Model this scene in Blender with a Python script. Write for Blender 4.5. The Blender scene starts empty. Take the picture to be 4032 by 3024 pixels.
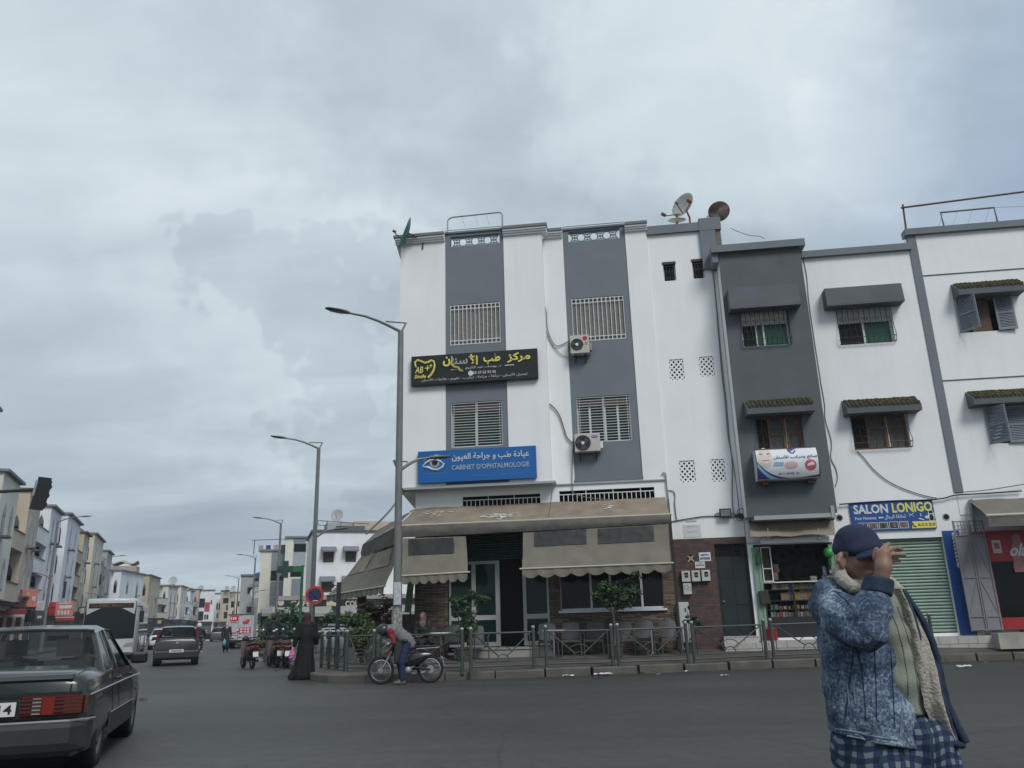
import bpy,bmesh,math,random
import numpy as np
from mathutils import Vector,Matrix
R=math.radians
rnd=random.Random(11)
SC=bpy.context.scene
COL=SC.collection
# ------------------------------------------------------------------ camera
CAMZ=1.32
PITCH,ROLL,FPX=16.55,-1.6,3140.0
cd=bpy.data.cameras.new('camera');cam=bpy.data.objects.new('camera',cd);COL.objects.link(cam)
cd.sensor_fit='HORIZONTAL';cd.sensor_width=36.0;cd.lens=36.0*FPX/4032.0
cd.clip_start=0.05;cd.clip_end=6000
_f=Vector((0,math.cos(R(PITCH)),math.sin(R(PITCH))));_u=Vector((0,-math.sin(R(PITCH)),math.cos(R(PITCH))));_r=Vector((1,0,0))
CR=_r*math.cos(R(ROLL))+_u*math.sin(R(ROLL));CU=-_r*math.sin(R(ROLL))+_u*math.cos(R(ROLL));CF=_f
cam.matrix_world=Matrix(((CR.x,CU.x,-CF.x,0),(CR.y,CU.y,-CF.y,0),(CR.z,CU.z,-CF.z,CAMZ),(0,0,0,1)))
SC.camera=cam
# ------------------------------------------------------------------ light: overcast sky + soft sun
SUN_EL,SUN_ROT=45.0,150.0 # sun behind the camera
w=bpy.data.worlds.new('World');SC.world=w;w.use_nodes=True
nt=w.node_tree;nt.nodes.clear();L=nt.links
def nd(t,**k):
 n=nt.nodes.new(t)
 for a,b in k.items():setattr(n,a,b)
 return n
out=nd('ShaderNodeOutputWorld');bg=nd('ShaderNodeBackground');L.new(bg.outputs[0],out.inputs[0])
sky=nd('ShaderNodeTexSky',sky_type='NISHITA');sky.sun_disc=False
sky.sun_elevation=R(SUN_EL);sky.sun_rotation=R(SUN_ROT);sky.dust_density=3.0
bg.inputs[1].default_value=0.1
tc=nd('ShaderNodeTexCoord');sep=nd('ShaderNodeSeparateXYZ');L.new(tc.outputs['Generated'],sep.inputs[0])
def mth(op,a,b=None,clamp=False):
 n=nd('ShaderNodeMath',operation=op);n.use_clamp=clamp
 for i,v in enumerate((a,b)):
  if v is None:continue
  if isinstance(v,(int,float)):n.inputs[i].default_value=v
  else:L.new(v,n.inputs[i])
 return n.outputs[0]
zc=mth('MAXIMUM',sep.outputs[2],0.0);den=mth('ADD',zc,0.22)
cu,cv=mth('DIVIDE',sep.outputs[0],den),mth('DIVIDE',sep.outputs[1],den)
cmb=nd('ShaderNodeCombineXYZ');L.new(cu,cmb.inputs[0]);L.new(cv,cmb.inputs[1])
def cloud(scale,detail,rough,dist,rot,sx,off):
 mp=nd('ShaderNodeMapping');mp.inputs['Rotation'].default_value=(0,0,R(rot));mp.inputs['Scale'].default_value=(sx,1,1);mp.inputs['Location'].default_value=off
 L.new(cmb.outputs[0],mp.inputs[0])
 n=nd('ShaderNodeTexNoise');n.inputs['Scale'].default_value=scale;n.inputs['Detail'].default_value=detail
 n.inputs['Roughness'].default_value=rough;n.inputs['Distortion'].default_value=dist
 L.new(mp.outputs[0],n.inputs['Vector']);return n.outputs['Fac']
c1=cloud(1.15,7,.5,.5,-28,.55,(2.2,7.5,0))
c2=cloud(.55,3,.45,.3,15,1.0,(6.4,4.9,0))
c3=cloud(3.2,6,.55,.9,-30,.42,(0.3,9.1,0))
mixn=mth('ADD',mth('ADD',mth('MULTIPLY',c1,.86),mth('MULTIPLY',c2,.40)),mth('MULTIPLY',c3,.30));mixn=mth('SUBTRACT',mixn,.285)
# large cloud masses and breaks, placed by compass direction and height
dn_=nd('ShaderNodeTexNoise');dn_.inputs['Scale'].default_value=2.6;dn_.inputs['Detail'].default_value=5.0;dn_.inputs['Roughness'].default_value=.6;L.new(tc.outputs['Generated'],dn_.inputs['Vector'])
dv_=nd('ShaderNodeVectorMath',operation='MULTIPLY_ADD');L.new(dn_.outputs['Color'],dv_.inputs[0]);dv_.inputs[1].default_value=(.24,.24,.24);dv_.inputs[2].default_value=(-.12,-.12,-.12)
dw_=nd('ShaderNodeVectorMath',operation='ADD');L.new(tc.outputs['Generated'],dw_.inputs[0]);L.new(dv_.outputs[0],dw_.inputs[1])
for ix,iy,rad,amp in((200,140,16,.12),(90,600,12,.10),(430,690,11,.14),(700,770,5,.10),(790,830,2.6,-.16),(760,420,16,-.03),(1180,130,10,.13),(1250,400,6,.03),(1500,60,7,-.10),(1640,330,7,.20),(1570,190,5,.08),(1850,120,7,-.10),(2150,380,6,.16),(2080,240,4,-.08),(350,970,10,-.06),(600,1230,10,-.12),(100,1150,10,-.10),(560,620,7,.02)):
 d0=(CF+CR*((ix*1.8228-2016)/FPX)-CU*((iy*1.8228-1512)/FPX)).normalized()
 dt=nd('ShaderNodeVectorMath',operation='DOT_PRODUCT');L.new(dw_.outputs[0],dt.inputs[0]);dt.inputs[1].default_value=d0
 mr=nd('ShaderNodeMapRange');mr.interpolation_type='SMOOTHERSTEP';L.new(dt.outputs['Value'],mr.inputs['Value']);mr.inputs['From Min'].default_value=math.cos(R(rad*2.3));mr.inputs['From Max'].default_value=1.0;mr.inputs['To Min'].default_value=0;mr.inputs['To Max'].default_value=amp*.46
 mixn=mth('ADD',mixn,mr.outputs[0])
rp=nd('ShaderNodeValToRGB');L.new(mixn,rp.inputs[0])
e=rp.color_ramp.elements
e[0].position=.06;e[0].color=(.29,.345,.425,1)
e[1].position=.76;e[1].color=(.78,.86,.90,1)
for p,c in((.27,(.355,.42,.50)),(.40,(.425,.505,.58)),(.50,(.50,.59,.655)),(.60,(.605,.695,.755))):
 k=rp.color_ramp.elements.new(p);k.color=(*c,1)
# a thin place in the cloud lets bluer sky through on the right
c4=cloud(.8,4,.5,.4,40,.8,(2.6,9.3,0))
thin=mth('MULTIPLY',mth('SUBTRACT',mth('ADD',mth('MULTIPLY',sep.outputs[0],.9),c4),.78),3.0,True)
sk10=nd('ShaderNodeVectorMath',operation='SCALE');L.new(rp.outputs[0],sk10.inputs[0]);sk10.inputs['Scale'].default_value=10.0
mx=nd('ShaderNodeMixRGB');L.new(mth('MULTIPLY',thin,.10),mx.inputs[0]);L.new(sk10.outputs[0],mx.inputs[1]);L.new(sky.outputs[0],mx.inputs[2])
tint=nd('ShaderNodeMixRGB');tint.blend_type='MULTIPLY';L.new(thin,tint.inputs[0]);L.new(mx.outputs[0],tint.inputs[1]);tint.inputs[2].default_value=(.80,.85,.98,1)
L.new(tint.outputs[0],bg.inputs[0])
sd=bpy.data.lights.new('sun','SUN');sd.energy=2.1;sd.angle=R(22);sd.color=(1,.965,.92)
sun=bpy.data.objects.new('sun',sd);COL.objects.link(sun)
_az=R(SUN_ROT)
_sd=Vector((math.sin(_az)*math.cos(R(SUN_EL)),math.cos(_az)*math.cos(R(SUN_EL)),math.sin(R(SUN_EL))))
sun.rotation_euler=_sd.to_track_quat('Z','Y').to_euler()
SC.view_settings.view_transform='Standard';SC.view_settings.look='None';SC.view_settings.exposure=0;SC.view_settings.gamma=1
SC.render.engine='CYCLES';SC.cycles.use_denoising=True;SC.cycles.max_bounces=6;SC.cycles.transparent_max_bounces=12
SC.cycles.caustics_reflective=False;SC.cycles.caustics_refractive=False
# ------------------------------------------------------------------ survey helpers (used to work out real positions)
CAM=Vector((0,0,CAMZ))
_Z=dict(a=(1500,800,2.37),b=(1500,1300,2.0738),c=(2100,800,2.37),d=(2100,1300,2.0738),e=(2700,700,2.0738),g=(2700,1400,2.0738),h=(3300,700,2.3702),i=(3300,1400,2.0738),j=(1200,1900,2.0233),k=(1900,1900,2.0233),l=(2600,1900,2.0233),m=(3100,1900,1.4764),n=(600,2000,2.37),o=(0,1800,2.37),p=(0,2350,2.4614),q=(900,1600,2.765),z=(3700,1950,2.765),y=(0,0,1/1.8228))
def ray(k,x,y):
 a=_Z[k];x,y=a[0]+x/a[2],a[1]+y/a[2]
 return CF+CR*((x-2016)/FPX)-CU*((y-1512)/FPX)
def GP(k,x,y,z=0.0):
 r=ray(k,x,y);return CAM+r*((z-CAMZ)/r.z)
def AT(k,x,y,dist):
 r=ray(k,x,y);return CAM+r*(dist/r.y)
FANG=R(-7);FO=Vector((5.842,24.0,0.40))
FD=Vector((math.cos(FANG),math.sin(FANG),0));FN=Vector((-FD.y,FD.x,0))
def FP(k,x,y,o=0.0):
 """(s, z) on the facade plane shifted o metres along its inward normal"""
 r=ray(k,x,y);t=((FO-CAM).dot(FN)+o)/r.dot(FN);q=CAM+r*t
 return(q-FO).dot(FD),q.z
def FW(s,y,z):return FO+FD*s+FN*y+Vector((0,0,z-FO.z))
def FR(k,tl,br,o=0.0,tr=None,bl=None):
 """rectangle s0,s1,z0,z1 from image corners"""
 a,b=FP(k,*tl,o),FP(k,*br,o)
 return a[0],b[0],b[1],a[1]
def SP(al,lat,z=0.0):# street frame: al along the avenue, lat to the right
 return Vector((-.37*al+.929*lat,.929*al+.37*lat,z))
STREET=math.atan2(.929,-.37)
# ------------------------------------------------------------------ materials
MATS={}
def mat(name,col,rough=.75,var=.12,scale=4.0,bump=0.0,metal=0.0,spec=.4,dirt=0.0,dcol=(.12,.11,.09),coat=0.0,streak=False):
 if name in MATS:return MATS[name]
 m=bpy.data.materials.new(name);m.use_nodes=True;MATS[name]=m
 t=m.node_tree;b=t.nodes['Principled BSDF']
 b.inputs['Roughness'].default_value=rough;b.inputs['Metallic'].default_value=metal;b.inputs['Specular IOR Level'].default_value=spec
 b.inputs['Coat Weight'].default_value=coat
 c=(*col,1)
 if var or dirt:
  tc=t.nodes.new('ShaderNodeTexCoord');n=t.nodes.new('ShaderNodeTexNoise');n.inputs['Scale'].default_value=scale;n.inputs['Detail'].default_value=6
  t.links.new(tc.outputs['Object'],n.inputs['Vector'])
  r=t.nodes.new('ShaderNodeValToRGB');t.links.new(n.outputs['Fac'],r.inputs[0])
  r.color_ramp.elements[0].position=.3;r.color_ramp.elements[1].position=.7
  r.color_ramp.elements[0].color=(*[v*(1-var)for v in col],1);r.color_ramp.elements[1].color=(*[min(1,v*(1+var*.7))for v in col],1)
  src=r.outputs[0]
  if dirt:
   mp=t.nodes.new('ShaderNodeMapping');mp.inputs['Scale'].default_value=(1,1,.12)if streak else(1,1,1)
   t.links.new(tc.outputs['Object'],mp.inputs[0])
   n2=t.nodes.new('ShaderNodeTexNoise');n2.inputs['Scale'].default_value=2.6 if streak else 1.3;n2.inputs['Detail'].default_value=8;n2.inputs['Roughness'].default_value=.65
   t.links.new(mp.outputs[0],n2.inputs['Vector'])
   r2=t.nodes.new('ShaderNodeValToRGB');r2.color_ramp.elements[0].position=.5;r2.color_ramp.elements[1].position=.78
   r2.color_ramp.elements[0].color=(0,0,0,1);r2.color_ramp.elements[1].color=(dirt,dirt,dirt,1)
   t.links.new(n2.outputs['Fac'],r2.inputs[0])
   x=t.nodes.new('ShaderNodeMixRGB');t.links.new(r2.outputs[0],x.inputs[0]);t.links.new(src,x.inputs[1]);x.inputs[2].default_value=(*dcol,1);src=x.outputs[0]
  t.links.new(src,b.inputs['Base Color'])
  if bump:
   bp=t.nodes.new('ShaderNodeBump');bp.inputs['Strength'].default_value=bump;bp.inputs['Distance'].default_value=.01
   n3=t.nodes.new('ShaderNodeTexNoise');n3.inputs['Scale'].default_value=scale*12;n3.inputs['Detail'].default_value=4;t.links.new(tc.outputs['Object'],n3.inputs['Vector'])
   t.links.new(n3.outputs['Fac'],bp.inputs['Height']);t.links.new(bp.outputs[0],b.inputs['Normal'])
 else:b.inputs['Base Color'].default_value=c
 return m
def bricks(name,c1,c2,mortar,bw,bh,ms=.01,rough=.85,var=.5,off=.5):
 if name in MATS:return MATS[name]
 m=bpy.data.materials.new(name);m.use_nodes=True;MATS[name]=m;t=m.node_tree;b=t.nodes['Principled BSDF']
 b.inputs['Roughness'].default_value=rough
 tc=t.nodes.new('ShaderNodeTexCoord');s=t.nodes.new('ShaderNodeSeparateXYZ');c=t.nodes.new('ShaderNodeCombineXYZ')
 t.links.new(tc.outputs['Object'],s.inputs[0])
 ad=t.nodes.new('ShaderNodeMath');ad.operation='ADD';t.links.new(s.outputs[0],ad.inputs[0]);t.links.new(s.outputs[1],ad.inputs[1])
 t.links.new(ad.outputs[0],c.inputs[0]);t.links.new(s.outputs[2],c.inputs[1])
 k=t.nodes.new('ShaderNodeTexBrick');k.offset=off;t.links.new(c.outputs[0],k.inputs['Vector'])
 k.inputs['Scale'].default_value=1;k.inputs['Brick Width'].default_value=bw;k.inputs['Row Height'].default_value=bh;k.inputs['Mortar Size'].default_value=ms;k.inputs['Bias'].default_value=0
 k.inputs['Color1'].default_value=(*c1,1);k.inputs['Color2'].default_value=(*c2,1);k.inputs['Mortar'].default_value=(*mortar,1)
 n=t.nodes.new('ShaderNodeTexNoise');n.inputs['Scale'].default_value=7;n.inputs['Detail'].default_value=5;t.links.new(tc.outputs['Object'],n.inputs['Vector'])
 x=t.nodes.new('ShaderNodeMixRGB');x.blend_type='MULTIPLY';x.inputs[0].default_value=var;t.links.new(k.outputs['Color'],x.inputs[1]);t.links.new(n.outputs['Fac'],x.inputs[2])
 gm=t.nodes.new('ShaderNodeMixRGB');gm.blend_type='MULTIPLY';gm.inputs[0].default_value=var;gm.inputs[2].default_value=(1.6,1.6,1.6,1);t.links.new(x.outputs[0],gm.inputs[1])
 t.links.new(gm.outputs[0],b.inputs['Base Color'])
 bp=t.nodes.new('ShaderNodeBump');bp.inputs['Strength'].default_value=.6;bp.inputs['Distance'].default_value=.01;bp.invert=True
 t.links.new(k.outputs['Fac'],bp.inputs['Height']);t.links.new(bp.outputs[0],b.inputs['Normal'])
 return m
def glass(name,col,rough=.06,alpha=1.0,trans=0.0):
 if name in MATS:return MATS[name]
 m=bpy.data.materials.new(name);m.use_nodes=True;MATS[name]=m;b=m.node_tree.nodes['Principled BSDF']
 b.inputs['Base Color'].default_value=(*col,1);b.inputs['Roughness'].default_value=rough;b.inputs['Specular IOR Level'].default_value=.2
 b.inputs['Alpha'].default_value=alpha
 return m
def emit(name,col,s):
 m=bpy.data.materials.new(name);m.use_nodes=True;MATS[name]=m;b=m.node_tree.nodes['Principled BSDF']
 b.inputs['Base Color'].default_value=(.01,.01,.01,1);b.inputs['Emission Color'].default_value=(*col,1);b.inputs['Emission Strength'].default_value=s
 return m
M=dict(
white=mat('white_paint',(.80,.82,.83),.85,.05,.6,.05,dirt=.16,dcol=(.46,.46,.44),streak=True),
white2=mat('white_paint_fresh',(.78,.80,.81),.8,.03,.5),
grey=mat('grey_paint',(.160,.186,.208),.8,.08,.9,.06,dirt=.14,dcol=(.24,.26,.27)),
greyd=mat('dark_grey_paint',(.098,.112,.124),.8,.12,1.2,.08,dirt=.3,dcol=(.15,.16,.17)),
greyl=mat('pale_grey_paint',(.34,.37,.39),.8,.08,1.2),
iron=mat('painted_iron',(.02,.022,.025),.5,.1,20),
wiron=mat('white_painted_iron',(.66,.68,.68),.55,.08,15),
alu=mat('white_aluminium',(.68,.69,.68),.45,.05,3),
beige=mat('beige_slat',(.29,.285,.27),.6,.12,5),
cloth=mat('awning_cloth',(.158,.150,.122),.9,.12,2.5,.1,dirt=.30,dcol=(.19,.17,.13)),
tan=mat('tan_awning_cloth',(.245,.205,.16),.9,.2,2.2,.1,dirt=.7,dcol=(.12,.105,.09)),
dcloth=mat('weathered_grey_cloth',(.115,.108,.10),.9,.15,6,.1,dirt=.6,dcol=(.16,.155,.145),streak=True),
pvc=mat('smoky_plastic_window',(.016,.018,.019),.55,.2,5,.5),
galv=mat('grey_green_steel',(.050,.062,.059),.5,.15,6,dirt=.2,dcol=(.1,.1,.095)),
steel=mat('galvanised_steel',(.30,.31,.31),.45,.12,8,metal=.4),
chrome=mat('chrome',(.62,.63,.64),.18,0,metal=1.0),
rubber=mat('rubber',(.012,.012,.012),.8,.1,20),
black=mat('black_plastic',(.012,.013,.014),.45,.1,10),
dark=mat('dark_backing',(.008,.009,.010),.9,0),  # near-black colour stands in for the darkness inside openings
cable=mat('grey_cable',(.17,.16,.15),.7,0),
bcable=mat('black_cable',(.02,.02,.02),.7,0),
wood=mat('brown_wood',(.20,.105,.045),.6,.3,8),
rust=mat('rusty_steel',(.16,.062,.03),.85,.4,9),
glassd=glass('dark_glass',(.004,.006,.006)),
glassg=glass('green_tinted_glass',(.012,.040,.030),.1),
asphalt=None)
# ------------------------------------------------------------------ mesh builder
class MB:
 def __init__(s,off=(0,0,0)):s.v=[];s.f=[];s.mi=[];s.off=Vector(off);s.m=Matrix();s.cur=0
 def V(s,p):s.v.append(tuple((s.m@Vector(p))-s.off));return len(s.v)-1
 def F(s,*ix):s.f.append(ix);s.mi.append(s.cur)
 def poly(s,pts):s.F(*[s.V(p)for p in pts]);return s
 def box(s,x0,x1,y0,y1,z0,z1):
  if x0>x1:x0,x1=x1,x0
  if y0>y1:y0,y1=y1,y0
  if z0>z1:z0,z1=z1,z0
  i=[s.V(p)for p in((x0,y0,z0),(x1,y0,z0),(x1,y1,z0),(x0,y1,z0),(x0,y0,z1),(x1,y0,z1),(x1,y1,z1),(x0,y1,z1))]
  for q in((0,3,2,1),(4,5,6,7),(0,1,5,4),(1,2,6,5),(2,3,7,6),(3,0,4,7)):s.F(*[i[k]for k in q])
  return s
 def prism(s,pts,d):
  """closed polygon pts (3-D) extruded by vector d"""
  d=Vector(d);a=[s.V(p)for p in pts];b=[s.V(Vector(p)+d)for p in pts];n=len(pts)
  s.F(*reversed(a));s.F(*b)
  for k in range(n):s.F(a[k],a[(k+1)%n],b[(k+1)%n],b[k])
  return s
 def tube(s,path,r,seg=8,closed=False,caps=True):
  P=[Vector(p)for p in path];n=len(P);rr=r if hasattr(r,'__len__')else[r]*n;rings=[];up=None
  for k in range(n):
   if closed:t=(P[(k+1)%n]-P[k-1])
   else:t=(P[min(k+1,n-1)]-P[max(k-1,0)])
   t=t.normalized()if t.length>1e-9 else Vector((0,0,1))
   if up is None:up=t.orthogonal().normalized()
   up=(up-t*up.dot(t));up=up.normalized()if up.length>1e-6 else t.orthogonal().normalized()
   b=t.cross(up)
   rings.append([s.V(P[k]+(up*math.cos(2*math.pi*j/seg)+b*math.sin(2*math.pi*j/seg))*rr[k])for j in range(seg)])
  for k in range(n if closed else n-1):
   a,b=rings[k],rings[(k+1)%n]
   for j in range(seg):s.F(a[j],a[(j+1)%seg],b[(j+1)%seg],b[j])
  if caps and not closed:s.F(*reversed(rings[0]));s.F(*rings[-1])
  return s
 def cyl(s,p,q,r,r2=None,seg=12):return s.tube([p,q],[r,r if r2 is None else r2],seg)
 def bar(s,p,q,a,b=None):
  """square bar between two points"""
  b=b or a;p,q=Vector(p),Vector(q);t=(q-p).normalized();u=Vector((0,0,1))if abs(t.z)<.9 else Vector((0,1,0))
  x=t.cross(u).normalized();y=x.cross(t)
  c=[p+x*a/2*i+y*b/2*j for i,j in((-1,-1),(1,-1),(1,1),(-1,1))]
  return s.prism(c,q-p)
 def lathe(s,c,axis,prof,seg=20,close=False):
  """prof: (radius, along) pairs about axis through c"""
  c,a=Vector(c),Vector(axis).normalized();u=a.orthogonal().normalized();v=a.cross(u);rings=[]
  for r,h in prof:
   rings.append([s.V(c+a*h+(u*math.cos(2*math.pi*j/seg)+v*math.sin(2*math.pi*j/seg))*max(r,1e-4))for j in range(seg)])
  R_=list(zip(rings,rings[1:]))+([(rings[-1],rings[0])]if close else[])
  for A,B in R_:
   for j in range(seg):s.F(A[j],A[(j+1)%seg],B[(j+1)%seg],B[j])
  return s
 def ring(s,c,axis,R_,r,seg=24,tseg=6,arc=(0,360),u=None):
  c,a=Vector(c),Vector(axis).normalized();u=Vector(u).normalized()if u is not None else a.orthogonal().normalized();v=a.cross(u)
  full=arc[1]-arc[0]>=360;n=seg if full else seg+1
  return s.tube([c+(u*math.cos(R(arc[0]+(arc[1]-arc[0])*k/seg))+v*math.sin(R(arc[0]+(arc[1]-arc[0])*k/seg)))*R_ for k in range(n)],r,tseg,closed=full)
 def sphere(s,c,r,seg=14,rings=9):
  c=Vector(c);rx,ry,rz=r if hasattr(r,'__len__')else(r,r,r);G=[]
  for i in range(rings+1):
   th=math.pi*i/rings
   G.append([s.V((c.x+rx*math.sin(th)*math.cos(2*math.pi*j/seg),c.y+ry*math.sin(th)*math.sin(2*math.pi*j/seg),c.z+rz*math.cos(th)))for j in range(seg)])
  for A,B in zip(G,G[1:]):
   for j in range(seg):s.F(A[j],B[j],B[(j+1)%seg],A[(j+1)%seg])
  return s
 def grid(s,rows):
  I=[[s.V(p)for p in r]for r in rows]
  for A,B in zip(I,I[1:]):
   for k in range(len(A)-1):s.F(A[k],A[k+1],B[k+1],B[k])
  return s
 def wall(s,x0,x1,z0,z1,y,holes=(),depth=.2):
  """wall front in plane y (facing -y) with rectangular holes and reveals going depth inward"""
  xs=sorted({x0,x1,*[h[0]for h in holes],*[h[1]for h in holes]});zs=sorted({z0,z1,*[h[2]for h in holes],*[h[3]for h in holes]})
  xs=[x for x in xs if x0-1e-6<=x<=x1+1e-6];zs=[z for z in zs if z0-1e-6<=z<=z1+1e-6]
  for a,b in zip(xs,xs[1:]):
   for c,d in zip(zs,zs[1:]):
    mx_,mz=(a+b)/2,(c+d)/2
    if any(h[0]<mx_<h[1]and h[2]<mz<h[3]for h in holes):continue
    s.poly([(a,y,c),(b,y,c),(b,y,d),(a,y,d)])
  for a,b,c,d in[h[:4]for h in holes]:
   s.poly([(a,y,c),(a,y,d),(a,y+depth,d),(a,y+depth,c)]);s.poly([(b,y,c),(b,y+depth,c),(b,y+depth,d),(b,y,d)])
   s.poly([(a,y,c),(a,y+depth,c),(b,y+depth,c),(b,y,c)]);s.poly([(a,y,d),(b,y,d),(b,y+depth,d),(a,y+depth,d)])
  return s
 def build(s,name,material,parent=None,smooth=False,bevel=0.0,subsurf=0,merge=False):
  me=bpy.data.meshes.new(name);me.from_pydata(s.v,[],s.f)
  for mt in(material if isinstance(material,(list,tuple))else[material]):me.materials.append(mt)
  me.polygons.foreach_set('material_index',s.mi)
  bm=bmesh.new();bm.from_mesh(me)
  if merge:bmesh.ops.remove_doubles(bm,verts=bm.verts,dist=1e-4)
  if merge or bevel or subsurf or smooth:bmesh.ops.recalc_face_normals(bm,faces=bm.faces)
  bm.to_mesh(me);bm.free()
  if smooth:me.polygons.foreach_set('use_smooth',[True]*len(me.polygons))
  o=bpy.data.objects.new(name,me);COL.objects.link(o)
  if parent is not None:o.parent=parent
  if bevel:
   md=o.modifiers.new('bevel','BEVEL');md.width=bevel;md.segments=2;md.limit_method='ANGLE'
  if subsurf:
   md=o.modifiers.new('sub','SUBSURF');md.levels=subsurf;md.render_levels=subsurf
  return o
def tag(o,label=None,cat=None,group=None,kind=None):
 for k,v in(('label',label),('category',cat),('group',group),('kind',kind)):
  if v:o[k]=v
 return o
def thing(name,label,cat,loc=(0,0,0),rz=0.0,group=None):
 o=bpy.data.objects.new(name,None);COL.objects.link(o);o.location=loc;o.rotation_euler=(0,0,rz);o.empty_display_size=.2
 return tag(o,label,cat,group)
def fthing(name,label,cat,s,y,z,group=None):
 """thing standing in the facade frame; build its parts with MB(off=(s,y,z))"""
 return thing(name,label,cat,FW(s,y,z),FANG,group)
def copy_tree(o,parent=None):
 c=o.copy();COL.objects.link(c)
 if parent is not None:c.parent=parent
 for ch in list(o.children):copy_tree(ch,c)
 return c
def put(o,loc,rz=0.0,label=None,s=None):
 o.location=loc;o.rotation_euler=(0,0,rz)
 if label:o['label']=label
 if s:o.scale=(s,s,s)
 return o
# ------------------------------------------------------------------ lettering (with Arabic shaping)
_AR={}
for ch,iso,n in(('ا',0xFE8D,2),('أ',0xFE83,2),('ب',0xFE8F,4),('ة',0xFE93,2),('ت',0xFE95,4),('ج',0xFE9D,4),('ح',0xFEA1,4),('د',0xFEA9,2),('ر',0xFEAD,2),('ز',0xFEAF,2),('س',0xFEB1,4),('ص',0xFEB9,4),('ط',0xFEC1,4),('ع',0xFEC9,4),('ف',0xFED1,4),('ق',0xFED5,4),('ك',0xFED9,4),('ل',0xFEDD,4),('م',0xFEE1,4),('ن',0xFEE5,4),('ه',0xFEE9,4),('و',0xFEED,2),('ي',0xFEF1,4)):_AR[ch]=(iso,n)
def arabic(t):
 t=t.replace('لأ','\u0001').replace('لا','\u0002');res=[]
 _AR['\u0001']=(0xFEF7,2);_AR['\u0002']=(0xFEFB,2)
 for i,c in enumerate(t):
  if c not in _AR:res.append(c);continue
  iso,n=_AR[c]
  prv=i>0 and t[i-1]in _AR and _AR[t[i-1]][1]==4
  nxt=n==4 and i+1<len(t)and t[i+1]in _AR
  res.append(chr(iso+(3 if prv and nxt else 1 if prv else 2 if nxt else 0)))
 return ''.join(reversed(res))
def text(name,s,box,y,material,parent,off=(0,0,0),depth=.004,bold=0.0,shear=0.0,keep=False,sy=1.0):
 """lettering fitted into box (x0,x1,z0,z1) on the plane y, facing -y"""
 c=bpy.data.curves.new(name,'FONT');c.body=s;c.extrude=.02;c.offset=bold;c.shear=shear;c.resolution_u=2
 o=bpy.data.objects.new(name,c);COL.objects.link(o);bpy.context.view_layer.update()
 me=bpy.data.meshes.new_from_object(o.evaluated_get(bpy.context.evaluated_depsgraph_get()));bpy.data.objects.remove(o);bpy.data.curves.remove(c)
 n=len(me.vertices);a=np.zeros(n*3);me.vertices.foreach_get('co',a);a=a.reshape(-1,3)
 lo,hi=a.min(0),a.max(0);x0,x1,z0,z1=box
 kx,kz=(x1-x0)/(hi[0]-lo[0]),(z1-z0)/(hi[1]-lo[1])
 if keep:kx=kz=min(kx,kz)
 b=np.empty_like(a);b[:,0]=(x0+x1)/2+(a[:,0]-(lo[0]+hi[0])/2)*kx-off[0]
 b[:,2]=(z0+z1)/2+(a[:,1]-(lo[1]+hi[1])/2)*kz-off[2]
 b[:,1]=y-(a[:,2]-lo[2])/.04*depth-off[1]
 me.vertices.foreach_set('co',b.reshape(-1));me.materials.append(material)
 o=bpy.data.objects.new(name,me);COL.objects.link(o);o.parent=parent
 return o
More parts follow.
